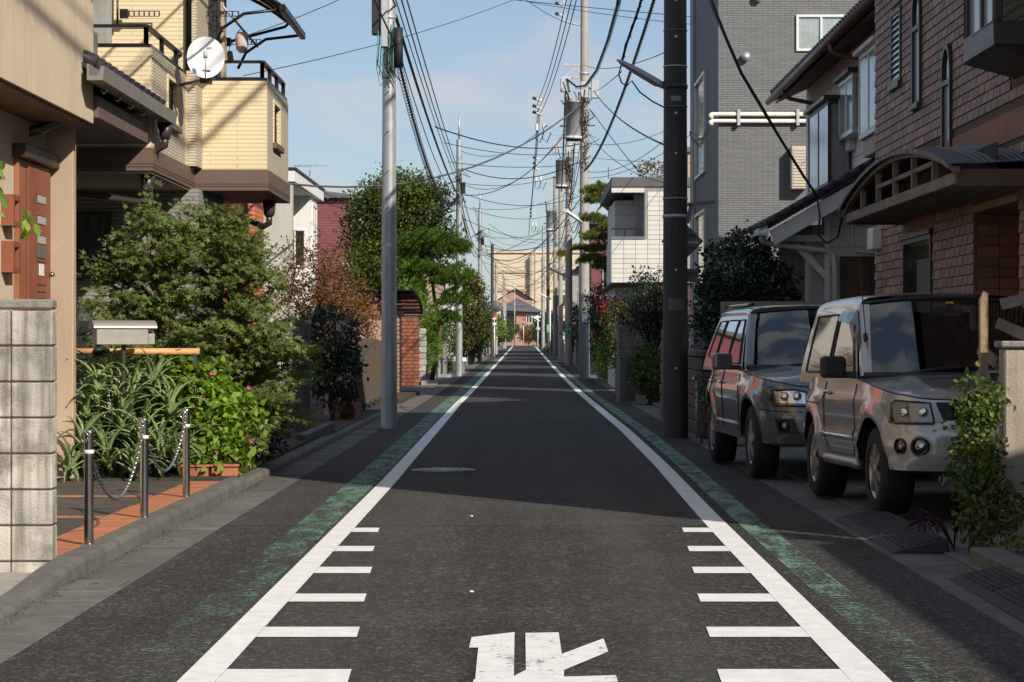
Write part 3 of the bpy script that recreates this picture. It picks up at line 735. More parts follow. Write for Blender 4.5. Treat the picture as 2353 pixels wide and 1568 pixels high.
# ---- block wall at the near left corner
bw = thing("block_wall", "stained pale concrete block wall end beside the dropped kerb", "block wall", (-2.9, 12.1, 0))
bx1 = -2.668; rows = 8
core = MB().box(-6.0, bx1 - .012, 12.057, 12.163, -.02, 1.505).build("core", "mortar", bw)
bmesh_full = MB().box(-.195, .195, -.065, .065, -.0965, .0965).mesh("block", Vector((0, 0, 0)), .006); bmesh_full.materials.append(MATS["block"])
bmesh_end = MB().box(-.115, .115, -.065, .065, -.0965, .0965).mesh("block", Vector((0, 0, 0)), .006); bmesh_end.materials.append(MATS["block"])
for r_ in range(rows):
    z = 1.51 - .1015 - r_ * .203
    if r_ == 0: pass
    obj_from_mesh("block", bmesh_end, bw, (bx1 - .115, 12.11, z))
    for k in range(7):
        obj_from_mesh("block", bmesh_full, bw, (bx1 - .235 - .197 - k * .397, 12.11 + random.uniform(-.002, .002), z))
MB().box(-6.0, bx1 - .0, 12.04, 12.18, 1.514, 1.572).build("cap", "block_cap", bw, .012)

# ---- tan stucco house
h1 = thing("stucco_house", "tan stucco house with jettied upper storey and red brown front door", "house", (-5.5, 16, 0))
MB().box(-9, -3.8, 7.0, 18.8, 3.25, 7.6).build("upper_wall", "stucco_cream", h1)
MB().box(-9, -4.26, 7.0, 19.0, -.02, 3.218).build("lower_wall", "stucco_cream", h1)
MB().box(-9, -3.83, 7.0, 18.77, 3.222, 3.247).build("soffit", "soffit", h1)
MB().box(-4.9, -4.02, 19.003, 19.13, -.02, 3.40).build("wing_wall", "stucco_tan", h1, .01)
MB().box(-9, -4.3, 17.3, 19.0, 3.218, 3.2215).build("beam", "dark_brown", h1)
dr = MB().box(-4.262, -4.215, 17.78, 18.97, .95, 2.86).build("door_frame", "door_frame", h1, .006)
MB().box(-4.262, -4.14, 17.72, 19.0, 2.862, 2.98).build("door_hood", "dark_brown", h1, .006)
dl = MB().box(-4.213, -4.195, 18.05, 18.88, .98, 2.82).build("door", "door_wood", h1, .004)
for z in (2.56, 2.38, 2.21):
    m = MB().box(-4.194, -4.186, 18.36, 18.66, z - .035, z + .035); m.build("slit_window", "pane_pale", dl, .003)
    MB().box(-4.1935, -4.182, 18.34, 18.68, z + .036, z + .05).build("slit_frame", "door_wood", dl)
MB().box(-4.194, -4.185, 18.36, 18.68, 2.05, 2.15).build("name_plate", "sign_grey", dl, .002)
MB().box(-4.194, -4.188, 18.43, 18.60, 1.90, 2.0).build("notice", "sign_white", dl)
for z in (2.02, 1.82, 1.76, 1.70): MB().box(-4.1945, -4.190, 18.35, 18.70, z - .004, z + .004).build("groove", "dark_brown", dl)
MB().ball((-4.17, 18.83, 1.92), .025).build("knob", "chrome", dl)
MB().box(-4.2, -4.16, 18.82, 18.85, 1.66, 1.70).build("latch", "ink", dl)
for z in (2.40, 2.02):
    m = MB(); a, b_ = 17.36, 17.62
    m.box(-4.258, -4.16, a, a + .05, z - .13, z + .13).box(-4.258, -4.16, b_ - .05, b_, z - .13, z + .13).box(-4.258, -4.16, a + .05, b_ - .05, z + .08, z + .13).box(-4.258, -4.16, a + .05, b_ - .05, z - .13, z - .08)
    m.build("wall_niche_frame", "door_wood", h1, .004)
pipe("soffit_pipe", "pipe_brown", h1, [P(-60, 330, 18.2), P(0, 316, 18.3), P(90, 298, 18.4), P(130, 280, 18.4), P(138, 262, 18.4)], .045)
# lean-to roof of the same house
rf = MB().add([(-3.72, 18.3, 3.70), (-3.72, 22.0, 3.70), (-5.4, 22.0, 4.36), (-5.4, 18.3, 4.36), (-3.72, 18.3, 3.66), (-3.72, 22.0, 3.66), (-5.4, 22.0, 4.32), (-5.4, 18.3, 4.32)],
      [(0, 1, 2, 3), (4, 7, 6, 5), (0, 4, 5, 1), (1, 5, 6, 2), (2, 6, 7, 3), (3, 7, 4, 0)]).build("lean_to_roof", "roof_dark", h1)
rt = MB()
for k in range(9):
    a0 = math.pi * k / 8
    rt.v.append((0, .085 * math.cos(a0), .075 * math.sin(a0)))
rtm = MB().tube([(0, 0, 0), (-.29, 0, .115)], .07, 8).mesh("roof_tile", Vector((0, 0, 0))); rtm.materials.append(MATS["roof_dark"])
for i in range(13):
    for k in range(4):
        obj_from_mesh("roof_tile", rtm, rf, (-3.70 - k * .27, 18.42 + i * .285, 3.735 + k * .108))
MB().prism([(-3.60, 3.56), (-3.585, 3.68), (-3.62, 3.68), (-3.635, 3.60), (-3.715, 3.60), (-3.715, 3.70), (-3.735, 3.70), (-3.735, 3.56)], 'y', 18.2, 22.02).build("gutter", "gutter_grey", h1)
MB().box(-5.2, -3.76, 18.82, 21.3, 3.30, 3.50).build("eave_box", "brown_band", h1, .006)
MB().add([(-5.2, 18.82, 3.655), (-3.74, 18.82, 3.655), (-3.74, 21.95, 3.655), (-5.2, 21.95, 3.655)], [(0, 1, 2, 3)]).build("eave_lining", "soffit", h1)
MB().box(-4.3, -3.86, 18.83, 19.3, 3.72, 4.12).build("flashing_box", "gutter_grey", h1, .01)
for i in range(5):
    Y = 18.7 + i * .62
    MB().tube([(-3.66, Y, 3.56), (-3.66, Y, 3.52), (-3.69, Y, 3.50), (-3.71, Y, 3.53)], .006, 5).build("gutter_hook", "alu", h1)
MB().lathe((-3.68, 21.85, 3.40), [(.05, 0), (.06, .05), (.085, .17)], 10).build("outlet", "pipe_brown", h1)
pipe("downpipe", "pipe_brown", h1, [(-3.68, 21.85, 3.42), (-3.69, 21.86, 3.34), (-3.80, 21.9, 3.27), P(290, 300, 21.9), P(172, 330, 22.0), P(120, 343, 22.0)], .042)

# ---- cream siding house
h2 = thing("siding_house", "cream yellow siding house with stepped balconies and black railings", "house", (-4.5, 24, 0))
YA, YB, YC, XA, XB = 21.7, 24.5, 26.75, -3.8, -2.96
def pierced(x0, x1, y0, y1, z0, z1, hy0, hy1, hz0, hz1, mat, name):
    m = MB().box(x0, x1, y0, hy0, z0, z1).box(x0, x1, hy1, y1, z0, z1).box(x0, x1, hy0, hy1, z0, hz0).box(x0, x1, hy0, hy1, hz1, z1)
    return m.build(name, mat, h2)
MB().box(-8, XA - .06, YA, YA + .12, 3.302, 4.32).build("balcony_front", "siding_yellow", h2)
MB().box(XA - .06, XA, YA - .002, YA + .06, 3.302, 4.32).build("corner_trim", "siding_yellow", h2)
pierced(XA - .12, XA - .002, YA + .122, YB, 3.302, 4.32, 22.68, 23.36, 3.67, 4.18, "siding_side", "balcony_side")
MB().box(XA - .6, XB - .06, YB, YB + .12, 3.302, 4.32).build("balcony_front", "siding_yellow", h2)
MB().box(XB - .06, XB, YB - .002, YB + .06, 3.302, 4.32).build("corner_trim", "siding_yellow", h2)
pierced(XB - .12, XB - .002, YB + .122, YC, 3.302, 4.32, 25.12, 25.85, 3.67, 4.18, "siding_side", "balcony_side")
for (x, y0, y1) in ((XA, 22.68, 23.36), (XB, 25.12, 25.85)):
    fr = MB().box(x - .125, x + .012, y0, y0 + .05, 3.67, 4.18).box(x - .125, x + .012, y1 - .05, y1, 3.67, 4.18).box(x - .125, x + .012, y0 + .05, y1 - .05, 4.13, 4.18).build("window", "siding_yellow", h2)
    MB().box(x - .10, x + .05, y0 - .03, y1 + .03, 3.60, 3.668).build("sill", "brown_band" if x == XB else "stucco_tan", fr, .004)
    l = MB()
    for k in range(-6, 12):
        for s_ in (1, -1):
            ya = y0 + .05 + k * .075; yb = ya + s_ * .44; za, zb = 3.68, 4.12
            # clip to the opening
            pts = []
            for t in (0, 1):
                pass
            t0, t1 = 0.0, 1.0
            lo, hi = y0 + .05, y1 - .05
            d = yb - ya
            ta, tb = sorted(((lo - ya) / d, (hi - ya) / d)); t0 = max(t0, ta); t1 = min(t1, tb)
            if t1 - t0 > .05: l.bar((x - .04, ya + d * t0, za + (zb - za) * t0), (x - .04, ya + d * t1, za + (zb - za) * t1), .006, .010, (1, 0, 0))
    l.build("lattice", "black_rail", fr)
    MB().box(x - .115, x - .105, y0 + .05, y1 - .05, 3.67, 4.13).build("backing", "inside", fr)
MB().box(-8, XA + .02, YA - .02, YB + .2, 3.06, 3.30).build("band", "brown_band", h2, .004)
MB().box(XA - .3, XB + .02, YB - .02, YC + .02, 3.055, 3.2995).build("band", "brown_band", h2, .004)
for z in (3.10, 3.13):
    MB().box(-8, XA + .024, YA - .024, YA - .0205, z, z + .006).box(XA + .0205, XA + .024, YA - .02, YB - .03, z, z + .006).box(XA + .03, XB + .024, YB - .024, YB - .0205, z, z + .006).box(XB + .0205, XB + .024, YB - .02, YC, z, z + .006).build("band_groove", "dark_brown", h2)
# railings
def rail(pts, z0, z1, name):
    m = MB()
    for a, b_ in zip(pts, pts[1:]):
        a = Vector((*a, 0)); b_ = Vector((*b_, 0))
        m.bar(a + Vector((0, 0, z1)), b_ + Vector((0, 0, z1)), .06, .03); m.bar(a + Vector((0, 0, z0 + .02)), b_ + Vector((0, 0, z0 + .02)), .10, .045)
    o = m.build(name, "black_rail", h2)
    for a, b_ in zip(pts, pts[1:]):
        L = (Vector(b_) - Vector(a)).length; n = max(1, round(L / .85))
        for k in range(n + 1):
            q = Vector(a).lerp(Vector(b_), k / n)
            MB().box(q.x - .022, q.x + .022, q.y - .022, q.y + .022, z0 + .045, z1 - .015).build("rail_post", "black_rail", o)
rail([(-7, YA + .06), (XA - .06, YA + .06), (XA - .06, YB + .06)], 4.32, 4.545, "railing")
rail([(XA + .25, YB + .06), (XB - .06, YB + .06), (XB - .06, YC - .05)], 4.32, 4.545, "railing")
# upper storey walls
MB().box(-8, -3.80, 23.9, 24.1, 3.2, 8.2).build("upper_wall", "siding_yellow", h2)
MB().box(-8, -3.52, 25.0, 25.2, 3.3, 8.2).build("upper_wall", "stucco_tan", h2)
MB().box(-3.80, -3.70, 24.1, 25.0, 3.31, 8.2).build("upper_side", "siding_side", h2)
pipe("downpipe", "black_rail", h2, [(-3.76, 23.87, 8.2), (-3.76, 23.87, 4.36)], .035)
window(h2, 'y', -3.80, -3.56, 4.35, 5.35, 25.0, -1, "bronze", "pane", .03, .04, 1)
MB().box(-4.9, -4.62, 23.84, 23.899, 4.36, 8.2).build("shutter", "concrete_grey", h2)
pipe("conduit", "black_rail", h2, [P(270, -20, 23.8), P(270, 62, 23.8)], .012)
# awning of smoked sheet over the upper balcony
aw = MB().tube([P(672, 45, 26.0), P(655, 62, 26.1), P(520, 98, 26.0)], .018, 6).build("awning_frame", "black_rail", h2)
ps = []
for Y in (24.7, 25.4, 26.1, 26.8):
    row = []
    for k in range(7):
        t = k / 6; row.append(Vector((-2.80 - .95 * t, Y, 5.20 + .52 * math.sin(t * 1.45))))
    ps.append(row); MB().tube(row, .022, 5).build("awning_rib", "black_rail", aw)
for a, b_ in zip(ps, ps[1:]):
    MB().add([*a, *b_], [(k, k + 1, 8 + k, 7 + k) for k in range(6)], True).build("awning_sheet", "smoke_sheet", aw)
MB().box(-2.83, -2.76, 24.6, 26.9, 5.13, 5.22).build("awning_gutter", "black_rail", aw, .01)
for Y in (24.7, 26.8):
    MB().tube([(-3.6, Y, 4.75), (-3.5, Y, 4.95), (-3.25, Y, 5.12), (-2.82, Y, 5.17)], .02, 5).build("awning_bracket", "black_rail", aw)
def laundry_arm(a, b_):
    a = Vector(a); b_ = Vector(b_); d = (b_ - a); m = MB()
    for dz in (-.028, .028): m.bar(a + Vector((0, 0, dz)), b_ + Vector((0, 0, dz)), .014, .008)
    n = 7
    for k in range(n + 1):
        q = a + d * (k / n); m.bar(q - Vector((0, 0, .028)), q + Vector((0, 0, .028)), .012, .014, (1, 0, 0))
    m.obox(a, (.09, .05, .10)); m.build("laundry_arm", "black_rail", h2)
laundry_arm(P(285, 32, 23.75), P(366, 32, 23.75)); laundry_arm(P(450, 32, 24.8), P(548, 32, 24.8)); laundry_arm(P(522, 97, 25.6), P(600, 97, 25.6))
# lower storey
MB().box(-8, -3.70, 24.2, 24.35, -.02, 3.058).build("lower_wall", "siding_shaded", h2)
MB().box(-3.82, -3.70, 24.352, 26.2, -.02, 3.053).build("lower_side", "siding_shaded", h2)
MB().box(-8, XA, YA + .01, 24.19, 3.04, 3.058).build("soffit", "stucco_tan", h2)
window(h2, 'y', -5.10, -4.69, 2.02, 2.80, 24.2, -1, "bronze", "pane", .04, .05, 2)
MB().lathe((-3.88, 21.95, 2.86), [(.045, 0), (.065, .04), (.075, .19)], 10).build("outlet", "pipe_brown", h2)
pipe("downpipe", "pipe_brown", h2, [(-3.88, 21.95, 2.88), (-3.88, 21.95, 2.80), (-3.96, 21.95, 2.76), P(172, 443, 21.95), P(120, 458, 21.95)], .036)
MB().lathe((-3.10, 25.9, 2.84), [(.05, 0), (.07, .04), (.085, .20)], 10).build("outlet", "pipe_brown", h2)
pipe("downpipe", "pipe_brown", h2, [(-3.10, 25.9, 2.86), (-3.10, 25.9, 2.76), (-3.18, 25.95, 2.72), P(555, 500, 26.2), (-3.66, 26.15, 2.58)], .04)
# satellite dish
sd = thing("satellite_dish", "white satellite dish on the balcony corner of the cream house", "satellite dish", P(473, 160, 23.0))
dc = P(473, 132, 23.0); nrm = Vector((.12, -.93, .34)).normalized(); tx = nrm.cross(Vector((0, 0, 1))).normalized(); ty = tx.cross(nrm)
if ty.z < 0: ty = -ty
vs = [dc - nrm * .06]; fs = []; R_ = 6; N_ = 28
for r_ in range(1, R_ + 1):
    for k in range(N_):
        A = 2 * math.pi * k / N_; rr = r_ / R_
        vs.append(dc + tx * (.204 * rr * math.cos(A)) + ty * (.250 * rr * math.sin(A)) - nrm * (.06 * (1 - rr * rr)))
fs += [(0, 1 + k, 1 + (k + 1) % N_) for k in range(N_)]
for r_ in range(R_ - 1):
    fs += [(1 + r_ * N_ + k, 1 + (r_ + 1) * N_ + k, 1 + (r_ + 1) * N_ + (k + 1) % N_, 1 + r_ * N_ + (k + 1) % N_) for k in range(N_)]
MB().add(vs, fs, True).build("dish", "dish_white", sd)
fd = dc + nrm * .24 - ty * .10
MB().tube([dc - ty * .26 - nrm * .01, dc - ty * .30 + nrm * .08, fd - ty * .03], .007, 6).build("feed_arm", "galv", sd)
MB().tube([fd - ty * .03, fd + ty * .04], .024, 10).build("feed_horn", "lamp_grey", sd)
MB().obox(dc - nrm * .12 - ty * .18, (.12, .14, .14)).build("bracket", "bronze", sd, .006)
MB().tube([dc - nrm * .05 - ty * .18, dc - nrm * .12 - ty * .20, Vector((-3.79, 23.5, dc.z - .24))], .018, 6).build("mast", "galv", sd)
MB().obox(dc + tx * (-.04) + ty * .13 + nrm * -.035, (.055, .004, .02), (0, 0, .3)).build("badge", "ink_grey", sd)
# laundry pole and cloth bag
lp = thing("laundry_pole", "grey laundry pole leaning across the balcony brackets", "pole", P(552, 60, 25.2))
MB().tube([P(512, 15, 24.9), P(592, 108, 25.6)], .014, 6).build("rod", "steel_pole", lp)
cb = thing("cloth_bag", "pale pink peg bag hanging from the laundry pole", "bag", P(556, 95, 25.2))
m = MB(); c0 = P(556, 75, 25.25); prof = [(.06, 0), (.075, -.03), (.078, -.12), (.07, -.2), (.03, -.24)]
m.lathe(c0, prof[::-1], 10); m.build("bag", "cloth_pink", cb)
MB().tube([c0 + Vector((-.05, 0, 0)), c0 + Vector((0, 0, .06)), c0 + Vector((.05, 0, 0))], .006, 5).build("strap", "cloth_pink", cb)
bh = thing("bird_house", "little wooden clip box dangling on a cord at the balcony", "box", P(525, 135, 25.4))
MB().tube([P(528, 100, 25.4), P(526, 118, 25.4)], .004, 4).build("cord", "ink_grey", bh)
q = P(526, 134, 25.4); MB().prism([(q.x - .06, q.z - .05), (q.x + .06, q.z - .05), (q.x + .04, q.z + .08), (q.x, q.z + .09), (q.x - .03, q.z + .06)], 'y', q.y - .02, q.y + .02).build("body", "old_wood", bh)

# ---- houses behind on the left
h3 = thing("terracotta_house", "terracotta orange siding house glimpsed under the balcony", "house", (-6, 36, 0))
MB().box(-9, -4.55, 36, 37.2, 0, 4.7).build("wall", "terra_siding", h3)
pipe("conduit", "bronze", h3, [P(560, 450, 35.95), P(566, 470, 35.95), P(566, 510, 35.95), P(566, 540, 35.95)], .03)
MB().box(-4.95, -4.72, 35.9, 35.99, 3.20, 3.27).build("bracket", "bronze", h3)
h4 = thing("white_house", "white flat roofed house with deep eave above the russet shrub", "house", (-6.5, 54, 0))
MB().box(-9, -5.66, 52, 52.25, 0, 5.19).build("front_wall", "greige", h4)
MB().box(-9, -5.60, 51.95, 59.5, 5.20, 5.50).build("roof_slab", "white_wall", h4, .01)
MB().box(-9.05, -5.56, 51.90, 59.55, 5.502, 5.55).build("roof_edge", "roof_dark", h4)
MB().box(-9, -5.72, 57, 58.8, 0, 5.195).build("wall", "white_wall", h4)
window(h4, 'x', 57.25, 58.4, 3.0, 5.0, -5.72, 1, "alu_white", "pane", .06, .05, 1)
window(h4, 'y', -6.15, -5.85, 3.3, 4.3, 57, -1, "alu_white", "pane", .04, .04, 0)
ant = thing("tv_antenna", "thin rooftop television antenna on the white house", "antenna", P(712, 400, 55))
MB().tube([P(712, 405, 55), P(712, 380, 55)], .015, 5).build("mast", "galv", ant)
MB().tube([P(676, 382, 55), P(752, 380, 55)], .010, 5).build("boom", "galv", ant)
for k in range(6): q = P(680 + k * 13, 381, 55); MB().tube([q + Vector((-.05, -.16, 0)), q + Vector((.05, .16, 0))], .006, 4).build("rod", "galv", ant)
h5 = thing("maroon_house", "maroon lap siding house with slate roof behind the round tree", "house", (-7, 84, 0))
MB().box(-13, -6.0, 82, 92, 0, 6.8).build("wall", "maroon_siding", h5)
MB().prism([(-13.3, 6.802), (-5.7, 6.802), (-9.5, 7.3)], 'y', 81.7, 92.3).build("roof", "roof_grey", h5)
MB().box(-7.0, -6.4, 81.9, 81.99, 4.2, 4.3).build("sill", "alu_white", h5)

# ---- grey block pillars with black gate
def block_pillar(lab, x0, x1, y0, rows, capz):
    t = thing("gate_pillar", lab, "gate pillar", ((x0 + x1) / 2, y0, 0))
    MB().box(x0 + .008, x1 - .008, y0 + .008, y0 + .21, -.02, capz - .02).build("core", "mortar", t)
    for r_ in range(rows):
        h = (capz - .06) / rows
        MB().box(x0, (x0 * .72 + x1 * .28) - .003, y0, y0 + .22, r_ * h + .008, (r_ + 1) * h - .008 + .006).build("block", "block_dark", t, .008)
        MB().box((x0 * .72 + x1 * .28) + .003, x1, y0, y0 + .22, r_ * h + .008, (r_ + 1) * h - .008 + .006).build("block", "block_dark", t, .008)
    MB().box(x0 - .006, x1 + .006, y0 - .006, y0 + .226, capz - .058, capz).build("cap", "concrete_grey", t, .008)
    return t
block_pillar("grey concrete block gate pillar beside the camellia bush", -3.27, -3.03, 30.1, 8, 1.62)
block_pillar("grey concrete block gate pillar half hidden by the maple", -3.66, -3.42, 29.3, 8, 1.40)
gt = thing("iron_gate", "black vertical bar gate between the grey block pillars", "gate", (-3.35, 30.0, 0))
for k in range(7): MB().box(-3.41 + k * .022, -3.40 + k * .022, 29.9 + k * .02, 29.92 + k * .02, .1, 1.35).build("bar", "black_rail", gt)
MB().bar((-3.42, 29.9, .12), (-3.26, 30.05, .12), .02, .03).bar((-3.42, 29.9, 1.34), (-3.26, 30.05, 1.34), .02, .03).build("frame", "black_rail", gt)
lw = thing("low_wall", "low dark block wall running back from the kerb beside the planting", "wall", (-3.0, 28, 0))
for k in range(10):
    MB().box(-2.80, -2.68, 26.2 + k * .4, 26.59 + k * .4, 0, .18).build("block", "block_dark", lw, .008)

# ---- pink wall with sliding gate
pw = thing("pink_wall", "pink stucco garden wall with curved top behind the sliding gate", "wall", (-3.1, 38, 0))
pts = [(36.4, -.02), (52.0, -.02)] + [(52.0 - k * 1.56, 1.70 + .10 * math.sin(math.pi * (.25 + k / 14))) for k in range(11)]
MB().prism(pts, 'x', -3.42, -3.25).build("wall", "stucco_pink", pw)
MB().box(-3.2, -2.93, 36.2, 36.75, -.02, 1.68).build("pilaster", "stucco_pink", pw, .01)
for k in range(3): MB().box(-3.22, -2.91, 36.18 + k * .2, 36.37 + k * .2, 1.683, 1.77).build("brick", "brick_red", pw, .006)
MB().box(-3.245, -3.225, 39.2, 40.7, 1.36, 1.62).build("window", "bronze", pw, .004)
MB().box(-3.224, -3.220, 39.3, 40.6, 1.40, 1.58).build("pane", "pane_pale", pw)
pl = thing("brick_planter", "small brick planter at the foot of the pink pilaster", "planter", (-2.95, 34.9, 0))
for r_ in range(4):
    for k in range(4):
        MB().box(-3.0, -2.76, 34.6 + k * .3 + (.08 if r_ % 2 else 0), 34.89 + k * .3 + (.08 if r_ % 2 else 0), r_ * .075, r_ * .075 + .068).build("brick", "brick_red", pl, .004)
MB().box(-3.18, -3.01, 34.5, 34.7, -.02, .42).build("post", "stucco_pink", pl, .006)
fp = thing("flower_pot", "terracotta flower pot on the small brick planter", "flower pot", (-2.93, 35.3, .30))
MB().lathe((-2.93, 35.3, .30), [(.08, 0), (.12, .2), (.14, .2), (.14, .25), (.12, .25), (.11, .2)], 14).build("pot", "terracotta", fp)
rngp = np.random.default_rng(3)
leaf_obj("plant", cloud(rngp, [((-2.90, 35.3, .72), (.12, .12, .22), 30)], .03, 6, .06, 'slim', .3), "leaf_dark", fp)
sg = thing("sliding_gate", "brown accordion sliding gate on small castors before the pink wall", "gate", (-2.9, 40, 0))
g0, g1 = 37.0, 43.4
for k in range(46):
    Y = g0 + (g1 - g0) * k / 45
    MB().box(-2.93 - .02 * (k % 2), -2.905 - .02 * (k % 2), Y - .045, Y + .045, .16, 1.33 + .05 * math.sin(k / 45 * 3.2)).build("slat", "gate_brown", sg)
MB().box(-2.96, -2.955, g0, g1, .2, 1.30).build("mesh_panel", "gate_brown", sg)
MB().bar((-2.89, g0 + .2, .95), (-2.89, g0 + .2, 1.12), .03, .05, (1, 0, 0)).bar((-2.87, g0 + .5, .80), (-2.87, g0 + .5, 1.02), .03, .05, (1, 0, 0)).build("handle", "white_pvc", sg)
for k in range(5):
    Y = g0 + .4 + k * 1.3
    o = MB().box(-2.95, -2.87, Y - .12, Y + .12, .12, .20).build("castor_bracket", "ink", sg, .006)
    MB().cyl((-2.93, Y, .05), (-2.885, Y, .05), .05, None, 12).build("castor", "tyre", o)
# ---- brick gateway with smoked roof
bg_ = thing("brick_gateway", "orange brick gateway with smoked curved porch roof", "gateway", (-3.2, 57, 0))
MB().box(-3.6, -3.115, 51.0, 53.9, 0, 1.93).build("core", "mortar", bg_)
MB().box(-3.60, -3.08, 62.05, 62.4, 0, 2.06).build("core", "mortar", bg_)
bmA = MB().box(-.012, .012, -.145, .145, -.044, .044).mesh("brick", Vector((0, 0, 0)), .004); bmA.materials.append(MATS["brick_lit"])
for r_ in range(18):
    for k in range(10):
        Y = 51.15 + k * .30 + (.15 if r_ % 2 else 0)
        if Y < 53.8: obj_from_mesh("brick", bmA, bg_, (-3.105, Y, .06 + r_ * .104))
bmB = MB().box(-.085, .085, -.012, .012, -.044, .044).mesh("brick", Vector((0, 0, 0)), .004); bmB.materials.append(MATS["brick_red"])
for r_ in range(19):
    for k in range(3):
        obj_from_mesh("brick", bmB, bg_, (-3.50 + k * .178 + (.03 if r_ % 2 else -.02), 62.04, .06 + r_ * .104))
bmC = MB().box(-.055, .055, -.14, .14, -.07, .07).mesh("brick", Vector((0, 0, 0)), .006); bmC.materials.append(MATS["brick_red"])
for k in range(7): obj_from_mesh("brick", bmC, bg_, (-3.68 + k * .115, 62.15, 2.13))
for k in range(4): obj_from_mesh("brick", bmC, bg_, (-3.45 + k * .115, 53.7, 2.00))
bl = thing("brick_wall", "raised orange brick wall with capped top above the pink wall", "wall", (-3.7, 49.5, 0))
MB().box(-3.9, -3.45, 49.45, 49.7, 0, 2.02).build("core", "mortar", bl)
for k in range(5): obj_from_mesh("brick", bmC, bl, (-3.93 + k * .115, 49.5, 2.10))
bmD = MB().box(-.14, .14, -.012, .012, -.045, .045).mesh("brick", Vector((0, 0, 0)), .004); bmD.materials.append(MATS["brick_red"])
for r_ in range(4):
    for k in range(2): obj_from_mesh("brick", bmD, bl, (-3.78 + k * .29 - (.1 if r_ % 2 else 0), 49.44, 1.97 - r_ * .104))
MB().box(-3.62, -3.56, 54.0, 54.06, 0, 2.1).build("gate_post", "ink", bg_)
pr = MB(); n = 8; vs = []
for k in range(n + 1):
    A = k / n * 1.45; yy = 54.3 + 5.2 * math.sin(A); zz = 2.02 + .58 * math.cos(A)
    vs += [(-4.45, yy, zz), (-2.86, yy, zz)]
pr.add(vs, [(2 * k, 2 * k + 1, 2 * k + 3, 2 * k + 2) for k in range(n)], True); pr.build("porch_roof", "smoke_sheet", bg_)
for k in range(n + 1): MB().tube([vs[2 * k], vs[2 * k + 1]], .025, 5).build("roof_rib", "dark_brown", bg_)
MB().tube([v_ for v_ in vs[1::2]], .04, 5).build("roof_edge", "dark_brown", bg_)
for x in (-4.1, -3.8): MB().box(x - .06, x + .06, 54.2, 54.32, 1.9, 2.55).build("roof_post", "dark_brown", bg_)
# ---- stone post and walls further along
st = thing("stone_post", "pale rough stone gatepost next to the brick gateway", "gatepost", (-3.1, 64, 0))
for r_ in range(9):
    MB().box(-3.20 + random.uniform(-.01, .01), -2.96 + random.uniform(-.012, .012), 64 + random.uniform(-.02, .02), 64.5, .03 + r_ * .185, .03 + r_ * .185 + .178).build("stone", "stone_pale", st, .02)
def road_wall(lab, X, y0, y1, h, mat, cap=None, t_=.15, cat="wall"):
    t = thing("garden_wall", lab, cat, (X, y0, gz(y0)))
    m = MB().box(X - t_, X, y0, y1, gz(y0) - .05, gz(y0) + h); m.build("wall", mat, t)
    if cap: MB().box(X - t_ - .02, X + .02, y0, y1, gz(y0) + h + .002, gz(y0) + h + .06).build("cap", cap, t)
    return t
road_wall("low grey block garden wall under the clipped hedge", -3.0, 66, 74, .95, "block_far")
road_wall("smooth pale grey garden wall panel after the block wall", -2.90, 75.5, 80, 1.25, "concrete_grey")
road_wall("tan block wall under the persimmon tree", -2.75, 90, 104, .85, "block_far", "concrete_grey")
road_wall("brown slatted gate wall beyond the persimmon tree", -2.72, 106, 118, 1.3, "gate_brown")
road_wall("pale wall behind the no entry sign", -2.65, 122, 150, 1.2, "block_far")
road_wall("far block wall near the end of the street", -2.5, 160, 200, 1.1, "block_far")
wb = thing("white_bin", "white lidded bin beside the steel pole", "bin", (-2.45, 80, gz(80)))
MB().lathe((-2.45, 80, gz(80)), [(.22, 0), (.27, .45), (.29, .45), (.29, .5)], 14).build("tub", "white_plastic", wb)
MB().lathe((-2.45, 80, gz(80)), [(.29, .505), (.26, .58), (.1, .62)], 14).build("lid", "white_plastic", wb)
# doorstep stones
for i, (y, lab) in enumerate(((62.9, "concrete doorstep of the brick gateway"), (74.6, "small stone step beside the block wall"))):
    o = MB().box(-3.05, -2.56, y, y + .9, 0, .14).build("doorstep", "concrete_grey", None, .01); label(o, lab, "step")
# ---------------------------------------------------------------- right side
# ---- brown tile house
bh_ = thing("brick_tile_house", "tall brown brick tile house with arched porch canopy behind the parked cars", "house", (4.6, 20, 0))
WX = 4.25
MB().box(WX, 11, 12.0, 25.8, 2.54, 9.4).build("upper_wall", "mortar", bh_)
MB().box(WX, 11, 20.1, 25.8, -.02, 2.538).build("lower_wall", "mortar", bh_)
MB().box(WX, 11, 12.0, 18.3, -.02, 2.536).build("lower_wall", "mortar", bh_)
MB().box(4.66, 11, 18.305, 20.095, -.02, 2.535).build("porch_back", "house_tile", bh_)
MB().prism([(4.0, 9.402), (11.3, 9.402), (7.6, 10.2)], 'y', 12.0, 26.0).build("roof", "roof_dark", bh_)
holes = [(23.95, 24.62, 4.25, 5.13), (22.72, 23.22, 3.84, 5.1), (21.10, 21.57, 3.14, 4.28), (22.15, 23.85, .5, 2.48), (17.2, 18.6, 3.6, 6.2), (18.28, 20.12, -1, 2.56)]
ribs = [(12.0, 25.8, 3.075, 3.34), (22.1, 23.9, 2.50, 2.80)]
TL, TH, GP = .25, .097, .009
tiles = []
for r_ in range(72):
    z = .03 + r_ * TH
    for k in range(56):
        y0 = 12.01 + k * TL + (TL / 2 if r_ % 2 else 0); y1 = y0 + TL - .018
        y1 = min(y1, 25.80)
        if y1 - y0 < .05 : continue
        if any(a < y1 and b_ > y0 and c < z + TH and d > z for a, b_, c, d in holes + ribs): 
            # keep the uncovered remainder on either side
            for a, b_, c, d in holes + ribs:
                if a < y1 and b_ > y0 and c < z + TH and d > z:
                    if y0 < a: y1 = a - .004
                    elif y1 > b_: y0 = b_ + .004
                    else: y1 = y0
            if y1 - y0 < .06: continue
        tiles.append((y0, y1, z))
